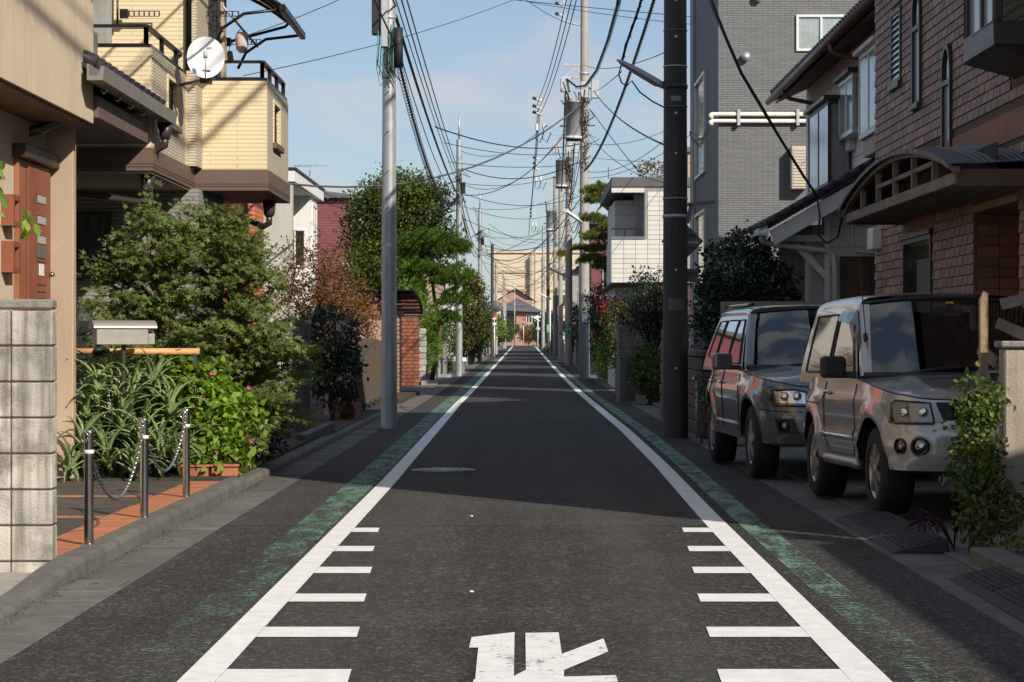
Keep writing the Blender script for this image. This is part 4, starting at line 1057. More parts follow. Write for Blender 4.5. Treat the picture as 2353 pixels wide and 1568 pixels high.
tiles.sort(key=lambda q: (not (q[0] > 18.15 and CAM_H + VY * q[0] / F_PX > q[2] > .7), q[0]))
tmesh = {}
field = MB()
for i, (y0, y1, z) in enumerate(tiles):
    d = .011 + random.uniform(0, .004)
    if i < 300:
        L = round(y1 - y0, 2)
        if L not in tmesh:
            # lower edge stands a little prouder than the upper one, as on lapped tiles
            tmesh[L] = MB().add([(0, -L / 2, 0), (0, L / 2, 0), (0, L / 2, TH - GP), (0, -L / 2, TH - GP), (-.016, -L / 2, 0), (-.016, L / 2, 0), (-.008, L / 2, TH - GP), (-.008, -L / 2, TH - GP)],
                [(4, 5, 6, 7), (0, 4, 7, 3), (1, 2, 6, 5), (3, 7, 6, 2), (0, 1, 5, 4)]).mesh("wall_tile"); tmesh[L].materials.append(MATS["house_tile"])
        obj_from_mesh("wall_tile", tmesh[L], bh_, (WX - random.uniform(0, .003), (y0 + y1) / 2, z))
    else:
        e = random.uniform(0, .003)
        field.add([(WX, y0, z), (WX, y1, z), (WX, y1, z + TH - GP), (WX, y0, z + TH - GP), (WX - .016 - e, y0, z), (WX - .016 - e, y1, z), (WX - .008 - e, y1, z + TH - GP), (WX - .008 - e, y0, z + TH - GP)],
            [(4, 5, 6, 7), (0, 4, 7, 3), (1, 2, 6, 5), (3, 7, 6, 2), (0, 1, 5, 4)])
b = NB("tile_field"); g_ = b.n("ShaderNodeNewGeometry"); cc = b.ramp(g_.outputs["Random Per Island"], [(0, (0.125, 0.058, 0.036)), (.45, (0.22, 0.106, 0.062)), (.8, (0.27, 0.132, 0.078)), (1, (0.36, 0.185, 0.11))])
cc = b.mix(1.0, cc, b.ramp(b.noise(g_.outputs["Position"], 7, 5), [(.3, .84), (.7, 1.12)]), 'MULTIPLY'); b.col(cc); b.set("Roughness", .55); b.bump(b.noise(g_.outputs["Position"], 60, 3), .25, .01)
fo = field.build("wall_tiles", "tile_field", bh_); fo["kind"] = "stuff"
rb = MB()
for a, b_, c, d in ribs:
    k = a
    while k < b_ - .03: rb.box(WX - .018, WX, k, k + .028, c + .006, d - .006); k += .044
ro = rb.build("ribbed_tiles", "house_rib", bh_); ro["kind"] = "stuff"
# side of the recessed porch
for r_ in range(25):
    MB().box(4.27, 4.47, 20.085, 20.097, .03 + r_ * .1, .122 + r_ * .1).build("wall_tile", "house_tile", bh_)
    MB().box(4.478, 4.655, 20.085, 20.097, .03 + r_ * .1, .122 + r_ * .1).build("wall_tile", "house_tile", bh_)
MB().box(4.20, 4.66, 18.2, 20.12, 2.53, 2.60).build("lintel", "old_wood", bh_, .005)
dr = MB().box(4.60, 4.658, 18.75, 19.75, .15, 2.40).build("door", "bronze", bh_, .006)
for k in range(4): MB().box(4.588, 4.60, 19.02 + k * .13, 19.07 + k * .13, .5, 2.1).build("door_slat", "black_rail", dr)
MB().box(4.585, 4.60, 18.85, 19.0, 1.0, 1.3).build("door_handle", "alu", dr)
# windows
def bronze_frame(y0, y1, z0, z1, name="window"):
    m = MB().box(WX - .03, WX + .03, y0, y0 + .05, z0, z1).box(WX - .03, WX + .03, y1 - .05, y1, z0, z1).box(WX - .03, WX + .03, y0 + .05, y1 - .05, z1 - .05, z1).box(WX - .03, WX + .03, y0 + .05, y1 - .05, z0, z0 + .05)
    return m.build(name, "bronze", bh_)
wf = bronze_frame(23.98, 24.60, 4.27, 5.11)
for k in range(11): MB().obox((WX - .015, 24.29, 4.345 + k * .07), (.006, .5, .066), (0, .35, 0)).build("louvre_slat", "pane_pale", wf)  # pale slats: reflected sky put into their colour
MB().box(WX + .002, WX + .006, 24.03, 24.55, 4.3, 5.06).build("backing", "pane_pale", wf)
MB().box(WX - .06, WX - .001, 23.95, 24.63, 4.20, 4.266).build("sill", "bronze", wf)
def arch_window(y0, y1, z0, z1):
    yc, r = (y0 + y1) / 2, (y1 - y0) / 2
    outl = [(y1, z0), (y1, z1 - r)] + [(yc + r * math.cos(a), z1 - r + r * 1.25 * math.sin(a)) for a in np.linspace(0, math.pi, 11)[1:-1]] + [(y0, z1 - r), (y0, z0)]
    m = MB()
    for a, b_ in zip(outl + [outl[0]], (outl + [outl[0]])[1:]):
        m.bar((WX - .02, a[0], a[1]), (WX - .02, b_[0], b_[1]), .05, .045, (1, 0, 0))
    m.bar((WX - .02, y0, z1 - r * 1.6), (WX - .02, y1, z1 - r * 1.6), .05, .04, (1, 0, 0))
    w_ = m.build("window", "bronze", bh_)
    MB().prism(outl, 'x', WX - .012, WX - .004).build("pane", "pane_pale", w_)
    lo = [p for p in outl if p[1] > z1 - r * 1.6]; 
    MB().prism([(y1 - .03, z1 - r * 1.5)] + [(yc + (r - .03) * math.cos(a), z1 - r + (r - .03) * 1.2 * math.sin(a)) for a in np.linspace(0, math.pi, 9)] + [(y0 + .03, z1 - r * 1.5)], 'x', WX - .016, WX - .013).build("fanlight", "pane", w_)
    MB().box(WX - .07, WX - .001, y0 - .03, y1 + .03, z0 - .05, z0 - .002).build("sill", "bronze", w_)
arch_window(22.76, 23.19, 3.88, 5.05); arch_window(21.14, 21.53, 3.18, 4.23)
gw = bronze_frame(22.18, 23.82, .5, 2.45)
MB().box(WX - .06, WX - .031, 22.1, 23.9, 2.452, 2.50).build("hood", "bronze", gw)
for k in range(14): MB().box(WX - .022, WX - .006, 22.95 - k * .05, 22.975 - k * .05, .56, 2.2).build("bar", "sign_back", gw)
MB().box(WX - .004, WX + .004, 22.23, 23.77, .5, 2.44).build("pane", "pane", gw)
bay = MB().box(3.82, WX - .001, 17.35, 18.55, 3.74, 3.94).box(3.80, WX - .001, 17.33, 18.57, 6.0, 6.2).box(3.82, 3.90, 17.35, 17.43, 3.94, 6).box(3.82, 3.90, 18.47, 18.55, 3.94, 6).box(3.83, 3.88, 17.9, 17.96, 3.94, 6).build("bay_window", "bronze", bh_, .01)
MB().add([(3.82, 17.35, 3.738), (3.82, 18.55, 3.738), (WX, 18.45, 3.60), (WX, 17.45, 3.60), (WX, 18.55, 3.738), (WX, 17.35, 3.738)], [(0, 3, 2, 1), (1, 2, 4), (0, 5, 3)]).build("bay_underside", "bronze", bay)
MB().box(3.86, 3.866, 17.43, 18.47, 3.94, 6).build("pane", "pane_pale", bay)
MB().box(3.90, WX - .002, 17.372, 17.378, 3.94, 6).build("pane", "glass", bay)
MB().box(3.92, WX - .002, 17.41, 17.415, 3.94, 6).build("blind", "blind", bay)
MB().box(4.16, 4.2, 17.36, 17.40, 3.94, 6).build("mullion", "bronze", bay)
MB().box(WX - .12, WX - .001, 25.3, 25.7, 2.42, 2.68).build("meter_box", "alu_white", bh_, .008)
# porch canopy
cp = MB().box(3.60, 3.69, 17.83, 23.85, 2.65, 2.75).build("canopy_beam", "weather_wood", bh_, .006)
MB().box(3.61, WX - .002, 17.80, 17.826, 2.63, 2.77).build("canopy_fascia", "soffit", cp)
MB().box(3.61, WX - .002, 23.855, 23.88, 2.63, 2.77).build("canopy_fascia", "soffit", cp)
for k in range(6): MB().box(3.70 + k * .09, 3.775 + k * .09, 17.83, 23.85, 2.66, 2.675).build("ceiling_board", "weather_wood", cp)
def arc_z(t): return 2.76 + .34 * math.sin(math.pi * t) ** .8
arch = [(17.75 + 6.2 * k / 20, arc_z(k / 20)) for k in range(21)]
m = MB()
for a, b_ in zip(arch, arch[1:]): m.bar((3.60, a[0], a[1]), (3.60, b_[0], b_[1]), .05, .05, (1, 0, 0))
m.build("canopy_arch", "weather_wood", cp)
vs = []
for y, z in arch: vs += [(3.54, y, z + .045), (WX - .001, y, z + .075)]
MB().add(vs, [(2 * k, 2 * k + 2, 2 * k + 3, 2 * k + 1) for k in range(20)], False).build("canopy_roof", "roof_grey", cp)
for k in range(20):
    y, z = arch[k]; y2, z2 = arch[k + 1]
    MB().add([(3.52, y + .01, z + .05), (3.52, y2 - .01, z2 + .05), (3.72, y2 - .01, z2 + .062), (3.72, y + .01, z + .062), (3.52, y + .01, z + .01), (3.52, y2 - .01, z2 + .01)], [(0, 3, 2, 1), (0, 1, 5, 4)]).build("ridge_tile", "roof_grey", cp)
for k in range(1, 9): 
    xx = 3.74 + k * .055; MB().tube([(xx, y, z + .052 + k * .003) for y, z in arch], .008, 4).build("roof_batten", "roof_dark", cp)
for k in range(1, 6):
    y = 17.83 + k * 1.0; MB().box(3.60, 3.65, y - .03, y + .03, 2.752, arc_z((y - 17.75) / 6.2) - .02).build("lattice_post", "weather_wood", cp)
MB().box(3.605, 3.645, 18.85, 21.9, 2.885, 2.925).build("lattice_rail", "weather_wood", cp)
MB().box(3.95, 3.96, 17.85, 23.8, 2.78, 3.0).build("canopy_backing", "inside", cp)
# ---- beige garden wall end at the near right, with posts
gw_ = thing("stucco_wall", "low beige stucco garden wall with cracked coat at the right edge", "wall", (3.2, 13.5, 0))
MB().box(3.02, 5.6, 13.42, 13.58, 0, 1.29).build("wall", "stucco_wall", gw_, .012)
MB().box(2.995, 5.6, 13.39, 13.61, 1.292, 1.335).build("coping", "block_cap", gw_, .01)
fpst = thing("wooden_stake", "splintered weathered timber stake beside the beige wall", "stake", (2.95, 13.7, 0))
m = MB().add([(2.93, 13.70, 0), (2.98, 13.70, 0), (2.98, 13.76, 0), (2.93, 13.76, 0), (2.93, 13.70, 1.60), (2.98, 13.70, 1.64), (2.98, 13.76, 1.55), (2.93, 13.76, 1.60), (2.955, 13.73, 1.66)],
    [(0, 1, 5, 4), (1, 2, 6, 5), (2, 3, 7, 6), (3, 0, 4, 7), (4, 5, 8), (5, 6, 8), (6, 7, 8), (7, 4, 8)]); m.build("post", "old_wood", fpst)
for i, (pts, lab) in enumerate((([(P(2300, 700, 13.8)), P(2345, 690, 13.8), P(2400, 660, 13.8)], "broken grey fence board sticking out highest above the stake"), ([P(2290, 742, 13.7), P(2330, 760, 13.7), P(2400, 790, 13.6)], "broken grey fence board slanting down over the beige wall"), ([P(2250, 800, 14.0), P(2290, 835, 13.8), P(2300, 845, 13.8)], "short splintered board hanging behind the stake"))):
    t = thing("fence_board", lab, "board", pts[1], "broken fence boards at the stake")
    m = MB()
    for a, b_ in zip(pts, pts[1:]): m.bar(a, b_, .015, .075, (0, .3, 1))
    m.build("board", "weather_wood", t)
# ---- unseen house added at the near right to shade the road edge
nb = thing("shade_house", "unseen low house added at the near right to shade the road", "house", (7, 2, 0))
MB().box(6.55, 13, -8, 7.9, 0, 4.35).build("wall", "greige", nb)
MB().prism([(6.25, 4.352), (13.3, 4.352), (9.8, 5.3)], 'y', -8.3, 8.2).build("roof", "roof_grey", nb)
window(nb, 'x', 2.0, 4.2, 1.0, 2.2, 6.55, -1, "alu", "pane", .05, .05, 1, True)
# ---- rubber ramps
def ramp(lab, y0, y1, x0, x1, h):
    t = thing("rubber_ramp", lab, "ramp", ((x0 + x1) / 2, (y0 + y1) / 2, 0), "rubber ramps in the gutter")
    MB().prism([(x0, .006), (x1, .006), (x1, h), (x0 + .06, .03)], 'y', y0, y1).build("wedge", "rubber", t, .004)
    for k in range(6):
        a = (k + .7) / 7; xx = x0 + .06 + (x1 - x0 - .06) * a; zz = .03 + (h - .03) * a
        for j in range(3):
            L = (y1 - y0) / 3; MB().box(xx - .012, xx + .012, y0 + j * L + .06, y0 + (j + 1) * L - .06, zz - .01, zz + .006).build("tread", "rubber", t)
ramp("black ribbed rubber ramp in front of the silver car wheel", 13.35, 15.9, 2.30, 2.66, .09)
ramp("black ribbed rubber ramp nearest the bottom corner of the street", 9.3, 11.9, 2.36, 2.66, .09)
# ---- cream house with tiled roofs
h6 = thing("cream_house", "cream walled house with dark tiled eaves and box windows", "house", (5.6, 33, 0))
MB().box(5.07, 10.5, 27.0, 38.4, 2.9, 6.0).build("upper_wall", "lap_white", h6)
def roof_slab(name, x0, z0, x1, z1, y0, y1, th, mat, parent):
    return MB().add([(x0, y0, z0), (x1, y0, z1), (x1, y1, z1), (x0, y1, z0), (x0, y0, z0 - th), (x1, y0, z1 - th), (x1, y1, z1 - th), (x0, y1, z0 - th)],
       [(0, 1, 2, 3), (4, 7, 6, 5), (0, 3, 7, 4), (0, 4, 5, 1), (1, 5, 6, 2), (2, 6, 7, 3)]).build(name, mat, parent)
ur = roof_slab("roof", 4.43, 5.72, 7.8, 7.3, 26.6, 38.3, .12, "roof_dark", h6)
roof_slab("roof", 7.8, 7.3, 11.2, 5.72, 26.6, 38.3, .12, "roof_dark", h6)
roof_slab("soffit", 4.50, 5.60, 5.07, 5.86, 26.6, 38.25, .02, "soffit", h6)
rtm2 = MB().tube([(0, 0, 0), (.30, 0, .14)], .075, 8).mesh("roof_tile", Vector((0, 0, 0))); rtm2.materials.append(MATS["roof_dark"])
for i in range(46):
    for k in range(2): obj_from_mesh("roof_tile", rtm2, ur, (4.42 + k * .28, 26.8 + i * .252, 5.735 + k * .131))
MB().tube([(4.385, 26.6, 5.655), (4.385, 38.4, 5.625)], .055, 8).build("gutter", "gutter_brown", h6)
for (Y, tx) in ((36.2, 0), (30.6, 0)):
    pipe("downpipe", "gutter_brown", h6, [(4.39, Y, 5.62), (4.40, Y, 5.50), (4.50, Y, 5.44), (4.98, Y, 5.34), (5.02, Y, 5.2), (5.02, Y, 4.2)], .035)
def box_window(x0, y0, y1, z0, z1, fm, hood, pane_="pane_pale", side="pane_pale", lower=None):
    f = .05; m = MB()
    m.box(x0, 5.069, y0, y1, z0 - .08, z0).box(x0, 5.069, y0, y1, z1, z1 + .06)
    for y in (y0, (y0 + y1) / 2 - .02, y1 - f): m.box(x0, x0 + f, y, y + f, z0, z1)
    m.box(5.02, 5.069, y0, y0 + f, z0, z1)
    w_ = m.build("box_window", fm, h6, .004)
    MB().box(x0 + .01, x0 + .016, y0 + f, y1 - f, z0, z1).build("pane", pane_, w_)
    MB().box(x0 + f, 5.02, y0 + .01, y0 + .016, z0, z1).build("pane", side, w_)
    MB().box(x0 - .08, 5.0685, y0 - .08, y1 + .05, z1 + .061, z1 + .13).build("hood", hood, w_, .006)
    if lower: MB().box(x0 + .06, 5.0685, y0 + .05, y1 - .05, z0 - .33, z0 - .081).build("apron_box", lower, w_)
box_window(4.70, 33.0, 35.3, 3.80, 5.0, "bronze", "bronze", "pane_pale", "concrete_grey")
box_window(4.86, 31.6, 33.0, 4.5, 5.25, "alu", "bronze")
box_window(4.74, 28.6, 30.25, 4.25, 5.30, "alu_white", "white_pvc", "pane_pale", "pane_pale", "gutter_brown")
MB().box(4.96, 5.068, 32.6, 33.0, 4.25, 4.9).build("meter_cabinet", "alu_white", h6, .01)
pipe("downpipe", "gutter_brown", h6, [(4.95, 29.3, 4.0), (4.95, 29.3, 3.9), (4.98, 29.5, 3.85), (4.98, 29.6, 3.7)], .04)
# lower gabled wing, its verge looking up the street
lr = roof_slab("lower_roof", 3.46, 2.98, 5.06, 3.90, 30.35, 36.5, .07, "roof_dark", h6)
MB().add([(3.50, 30.40, 2.90), (5.06, 30.40, 3.80), (5.06, 30.40, 3.56), (3.58, 30.40, 2.70), (3.50, 30.46, 2.90), (5.06, 30.46, 3.80), (5.06, 30.46, 3.56), (3.58, 30.46, 2.70)],
    [(0, 1, 2, 3), (4, 7, 6, 5), (0, 4, 5, 1), (1, 5, 6, 2), (2, 6, 7, 3), (3, 7, 4, 0)]).build("barge_board", "alu_white", h6)
rtm3 = MB().tube([(0, 0, 0), (.21, 0, .12)], .06, 8).mesh("verge_tile", Vector((0, 0, 0))); rtm3.materials.append(MATS["roof_dark"])
for k in range(8): obj_from_mesh("verge_tile", rtm3, lr, (3.44 + k * .2, 30.36, 3.0 + k * .115))
for i in range(22): obj_from_mesh("verge_tile", rtm3, lr, (3.44, 30.5 + i * .27, 3.0))
MB().prism([(3.33, 2.84), (3.33, 2.93), (3.35, 2.93), (3.36, 2.86), (3.44, 2.86), (3.45, 2.93), (3.47, 2.93), (3.46, 2.82)], 'y', 30.3, 36.5).build("gutter", "alu_white", h6)
MB().box(4.36, 6.4, 31.1, 31.25, -.02, 3.2).build("gable_wall", "panel_white", h6)
MB().box(4.20, 4.357, 31.102, 31.9, -.02, 3.0).build("corner_post", "greige", h6)
MB().box(3.9, 4.8, 32.6, 32.75, 1.55, 3.1).build("porch_wall", "concrete_grey", h6)
MB().box(3.88, 4.8, 32.55, 32.75, -.02, 1.548).build("porch_wall", "brown_tiles", h6)
MB().bar((4.40, 31.0, 2.25), (3.95, 31.0, 2.72), .07, .09).bar((4.40, 31.0, 2.82), (3.75, 31.0, 2.82), .07, .09).build("brace", "alu_white", h6)
MB().box(4.36, 4.44, 30.98, 31.09, 1.9, 3.2).build("brace_post", "alu_white", h6)
pipe("downpipe", "white_pvc", h6, [(3.40, 30.6, 2.84), (3.42, 30.7, 2.76), (3.6, 30.8, 2.72), P(1895, 575, 30.95), P(1913, 585, 30.95), P(1917, 620, 30.95), P(1917, 800, 30.95)], .04)
sh = MB().box(4.60, 4.66, 31.03, 31.098, 1.0, 2.56).box(4.66, 5.6, 31.03, 31.098, 2.50, 2.56).box(5.04, 5.10, 31.03, 31.098, 1.0, 2.5).build("louvre_door", "bronze", h6)
for k in range(30): MB().obox((4.85, 31.06, 1.02 + k * .05), (.37, .012, .046), (.6, 0, 0)).build("slat", "shutter_brown", sh)
for k in range(30): MB().obox((5.3, 31.06, 1.02 + k * .05), (.37, .012, .046), (.6, 0, 0)).build("slat", "shutter_brown", sh)
pipe("conduit", "white_pvc", h6, [P(1958, 480, 31.05), P(1958, 565, 31.05), P(1966, 577, 31.05), P(2012, 582, 31.05)], .02)
# drop cable clutter at the verge
MB().tube([P(1878, 455, 30.3), P(1884, 500, 30.3), P(1880, 540, 30.35), P(1900, 560, 30.6), P(1925, 545, 30.8), P(1935, 500, 30.9)], .014, 6).build("service_cable", "cable", h6)
# ---- grey tiled block of flats
h7 = thing("grey_building", "tall dark grey tile clad building with cream service pipes", "building", (6, 46, 0))
MB().box(3.95, 7.45, 43.4, 43.6, 0, 10.6).build("front_wall", "grey_tile", h7)
MB().box(3.952, 5.2, 43.602, 50.2, 0, 10.6).build("side_wall", "grey_tile_shaded", h7)
MB().box(5.202, 7.4, 43.602, 45.2, 0, 10.59).build("rear_wall", "grey_tile", h7)
MB().box(3.93, 7.47, 43.38, 45.3, 10.602, 10.75).build("parapet", "bronze", h7)
window(h7, 'y', 5.53, 6.55, 7.22, 7.96, 43.4, -1, "alu_white", "pane", .05, .05, 1, False, "curtain")
window(h7, 'x', 46.3, 48.9, 5.0, 7.2, 3.952, -1, "alu", "pane", .06, .06, 0)
window(h7, 'x', 46.3, 48.9, 2.2, 4.2, 3.952, -1, "alu", "pane", .06, .06, 0)
MB().box(3.90, 3.951, 49.3, 50.2, 0, 9.9).build("stucco_strip", "concrete_grey", h7)
for z in (5.93, 5.79):
    pipe("service_pipe", "white_pvc", h7, [(3.80, 43.22, z - .09), (3.77, 43.25, z - .03), (3.80, 43.3, z), (3.9, 43.32, z), (5.9, 43.32, z)], .042)
for x in (4.35, 5.55): MB().box(x - .03, x + .03, 43.25, 43.399, 5.70, 6.02).build("pipe_clamp", "galv", h7)
ac = MB().box(5.40, 5.72, 43.1, 43.398, 4.40, 5.26).build("vent_box", "ac_beige", h7, .01)
for k in range(13): MB().box(5.43, 5.70, 43.085, 43.099, 4.45 + k * .06, 4.49 + k * .06).build("vent_slat", "ac_beige", ac)
m = MB(); rr = np.random.default_rng(8)
for k in range(7):
    a0 = P(1588, 300, 43.0); pts = [P(1585, 303, 42.9), P(1592 + rr.normal() * 4, 315 + rr.normal() * 6, 42.9), P(1605 + rr.normal() * 5, 330 + rr.normal() * 6, 42.9), P(1622 + rr.normal() * 4, 318 + rr.normal() * 5, 43.0), P(1628, 292, 43.1)]
    m.tube(pts, .012, 5)
m.build("cable_loops", "cable", h7)
for (x, z) in ((4.75, 8.3), (5.05, 3.4), (4.5, 7.1)): MB().lathe((x, 43.33, z), [(.09, -.05), (.09, .06), (.07, .07)], 12, 'y').build("vent_cap", "alu", h7)
h7b = thing("beige_house", "narrow beige house end seen between the pole and the grey building", "house", (5, 62, 0))
MB().box(4.75, 7, 62, 66, 0, 6.8).build("wall", "stucco_tan", h7b); MB().box(4.65, 7.1, 61.9, 66.1, 6.802, 6.95).build("roof", "roof_grey", h7b)
# ---- white tiled house with boxed balcony
h8 = thing("white_tile_house", "white tiled house with boxed corner balcony and grey cornice", "house", (3.2, 58, 0))
Y8 = 56.0; x8 = 2.29
MB().box(x8, 7, Y8, Y8 + .25, 2.85, 3.98).build("parapet", "mortar_pale", h8)
MB().box(x8, x8 + .2, Y8 + .252, Y8 + 3, 2.85, 3.98).build("parapet_side", "tile_white", h8)
MB().box(3.16, 7, Y8, Y8 + .25, 3.982, 5.35).build("wall", "mortar_pale", h8)
MB().box(3.18, 7, Y8 + .252, Y8 + 8, 0, 5.35).build("body", "tile_white", h8)
MB().box(2.5, 3.17, Y8 + 3, Y8 + 8, 0, 5.2).build("body", "panel_white", h8)
MB().box(x8 - .02, 7, Y8 - .04, Y8 + 8, 5.352, 5.62).build("cornice", "roof_grey", h8, .02)
MB().box(x8, 3.155, Y8, Y8 + .25, 5.22, 5.35).build("beam", "tile_white", h8)
MB().box(x8 - .03, 3.15, Y8 - .03, Y8 + .28, 3.985, 4.06).build("balcony_cap", "sign_back", h8)
MB().box(x8, 3.1, Y8 + .02, Y8 + .06, 4.24, 4.28).build("balcony_rail", "black_rail", h8)
MB().box(2.62, 2.66, Y8 + .02, Y8 + .06, 4.06, 4.24).build("rail_post", "black_rail", h8)
MB().box(2.9, 3.155, Y8 + .4, Y8 + .44, 4.07, 5.2).build("balcony_screen", "concrete_grey", h8)
MB().box(x8, 7, Y8 + .3, Y8 + 8, 2.80, 2.848).build("soffit", "soffit", h8)
tw = MB().box(-.153, .153, -.01, 0, -.058, .058).mesh("wall_tile", Vector((0, 0, 0)), .003); tw.materials.append(MATS["tile_white"])
for r_ in range(19):
    z = 2.91 + r_ * .126
    for k in range(8):
        x = x8 + .155 + k * .315
        if x > 4.1: continue
        if z > 3.95 and x < 3.26: continue
        obj_from_mesh("wall_tile", tw, h8, (x, Y8 - .001, z + random.uniform(-.001, .001)))
MB().box(x8 - .012, x8 - .001, Y8, Y8 + 3, 2.86, 3.975).build("side_cladding", "tile_white", h8)
MB().box(3.2, 7, Y8 + .1, Y8 + .2, 0, 2.79).build("ground_wall", "brown_tiles", h8)
dd = thing("roof_rod", "thin rusty rod rising from the white tile house roof", "rod", P(1398, 410, 58)); MB().tube([P(1398, 412, 58), P(1398, 385, 58)], .012, 4).build("rod", "gutter_brown", dd)
# ---- fences and walls along the right
fn = thing("louvre_fence", "taupe louvre fence behind the dark grey car", "fence", (3.3, 28.6, 0))
MB().box(2.64, 2.70, 28.6, 28.68, 0, 1.86).box(3.04, 3.08, 28.6, 28.68, 0, 1.84).box(2.70, 4.2, 28.6, 28.68, 1.80, 1.86).build("frame", "fence_taupe", fn)
for k in range(26): MB().obox((2.87, 28.64, .2 + k * .062), (.33, .014, .058), (.5, 0, 0)).build("slat", "alu_white", fn)
for k in range(26): MB().obox((3.64, 28.64, .2 + k * .062), (1.1, .014, .058), (.5, 0, 0)).build("slat", "fence_taupe", fn)
dw = thing("tile_clad_wall", "dark brown tile clad low wall beside the street pole", "wall", (2.55, 30, 0))
MB().box(2.44, 2.60, 28.9, 33.5, 0, 1.10).build("core", "mortar", dw)
for r_ in range(6):
    for k in range(5):
        MB().box(2.40, 2.61, 28.86 + k * .93, 29.76 + k * .93, .03 + r_ * .18, .195 + r_ * .18).build("tile", "brown_tiles", dw, .006)
MB().box(2.38, 2.63, 28.8, 33.55, 1.115, 1.20).build("cap", "block_dark", dw, .01)
rk = thing("stone_wall", "rough dark stone wall behind the street pole", "wall", (2.55, 34, 0))
for r_ in range(8):
    for k in range(6):
        MB().box(2.35 + random.uniform(0, .03), 2.6, 33.6 + k * .6 + random.uniform(-.03, .03), 34.18 + k * .6, .02 + r_ * .19, .2 + r_ * .19).build("stone", "block_dark", rk, .02)
tp = thing("garden_tap", "small grey tap post by the brown tile wall", "tap", (2.36, 29.2, 0)); MB().tube([(2.36, 29.2, 0), (2.36, 29.2, .82)], .02, 6).build("pipe", "galv", tp); MB().tube([(2.36, 29.2, .8), (2.33, 29.15, .84), (2.30, 29.1, .80)], .018, 6).build("spout", "chrome", tp)
ps_ = thing("plant_stand", "potted shrub in a thin black wire stand behind the dark car", "plant stand", (2.40, 27.4, .0))
for dx, dy in ((-.1, -.1), (.1, -.1), (.1, .1), (-.1, .1)): MB().tube([(2.40 + dx * 1.3, 27.4 + dy * 1.3, .005), (2.40 + dx, 27.4 + dy, .28)], .008, 5).build("leg", "black_rail", ps_)
MB().lathe((2.40, 27.4, .28), [(.09, 0), (.12, .2), (.13, .2)], 12).build("pot", "terracotta", ps_)
leaf_obj("plant", cloud(np.random.default_rng(4), [((2.40, 27.4, .68), (.18, .18, .2), 40)], .04, 6, .06, 'oval'), "leaf_hedge", ps_)
f2 = thing("louvre_screen", "taupe horizontal louvre screen beyond the street pole", "fence", (2.6, 47, 0))
MB().box(2.02, 2.08, 46.6, 46.68, .0, 1.86).box(2.46, 2.5, 46.6, 46.68, .95, 1.8).box(2.08, 3.3, 46.6, 46.68, 1.80, 1.86).build("frame", "fence_taupe", f2)
for k in range(14): MB().obox((2.7, 46.64, .96 + k * .06), (1.24, .014, .052), (.5, 0, 0)).build("slat", "fence_taupe", f2)
MB().box(2.1, 3.3, 46.58, 46.7, -.02, .93).build("base_wall", "block_dark", f2)
f3 = thing("slat_gate", "brown slatted road side gate before the red tipped shrub", "gate", (2.3, 52, 0))
for k in range(16): MB().box(2.36, 2.385, 47.6, 53.2, .08 + k * .09, .15 + k * .09).build("slat", "gate_brown", f3)
for y in (47.5, 50.3, 53.1): MB().box(2.386, 2.46, y, y + .1, 0, 1.6).build("post", "bronze", f3)
for i, (y, lab) in enumerate(((44.3, "grey block planter edge under the green bush"), (54.5, "grey block planter under the red tipped shrub"))):
    t = thing("block_planter", lab, "planter", (2.5, y, 0))
    for k in range(4):
        for r_ in range(3 if i else 1): MB().box(2.36, 2.50, y + k * .42 - .6, y + k * .42 - .19, r_ * .2 + .01, r_ * .2 + .2).build("block", "block_dark", t, .01)
road_wall("dark block wall beside the concrete pole", 2.55, 66, 71, 1.0, "block_far", None, -.2)
road_wall("dark hedge wall in front of the brown house", 2.62, 84, 97, 1.2, "block_far", None, -.2)
road_wall("low dark wall between the far poles", 2.5, 104, 112, 1.2, "concrete_grey", None, -.2)
road_wall("long low wall at the far right of the street", 2.4, 140, 200, 1.1, "concrete_grey", None, -.2)
gf = thing("teal_railing", "small teal metal railing beside the white car", "railing", (2.5, 70, 0))
for k in range(3): MB().tube([(2.42 + k * .14, 69.2, gz(69)), (2.42 + k * .14, 69.2, gz(69) + .95)], .02, 5).build("post", "teal_metal", gf)
MB().tube([(2.38, 69.2, gz(69) + .95), (2.74, 69.2, gz(69) + .95)], .02, 5).build("rail", "teal_metal", gf)
for k in range(4):
    o = MB().box(2.44 + k * .09, 2.51 + k * .09, 66.5, 66.6, 0, .75).build("picket", "old_wood", gf)
# ---- generic houses further along both sides (simple because far)
def far_house(lab, X, side, y0, y1, h, wall, roof, pitch=1.2, nwin=2, depth=7, flat=False, wmat="pane"):
    z0 = gz(y0); t = thing("far_house", lab, "house", (X, y0, z0)); x0, x1 = (X, X + depth) if side > 0 else (X - depth, X)
    MB().box(x0, x1, y0, y1, z0 - .1, z0 + h).build("wall", wall, t)
    if flat: MB().box(x0 - .2, x1 + .2, y0 - .2, y1 + .2, z0 + h + .002, z0 + h + .25).build("roof", roof, t)
    else: MB().prism([(x0 - .4, z0 + h), (x1 + .4, z0 + h), ((x0 + x1) / 2, z0 + h + pitch)], 'y', y0 - .4, y1 + .4).build("roof", roof, t)
    for k in range(nwin):
        a = x0 + .5 if side > 0 else x1 - 1.7
        window(t, 'y', a, a + 1.2, z0 + .9 + k * 2.6, z0 + 2.0 + k * 2.6, y0, -1, "alu", wmat, .06, .05, 1, True)
    return t
far_house("pale rendered house behind the right concrete pole", 3.6, 1, 76, 82, 6.2, "white_wall", "roof_grey", 1, 2, 7, True)
far_house("brown clad house beside the yellow sign", 3.0, 1, 96, 104, 6.4, "maroon_siding", "roof_dark")
far_house("light grey house behind the row of right poles", 4.9, 1, 112, 122, 5.6, "panel_white", "roof_dark")
far_house("tan house far down the right side", 3.6, 1, 130, 142, 5.6, "stucco_tan", "roof_grey")
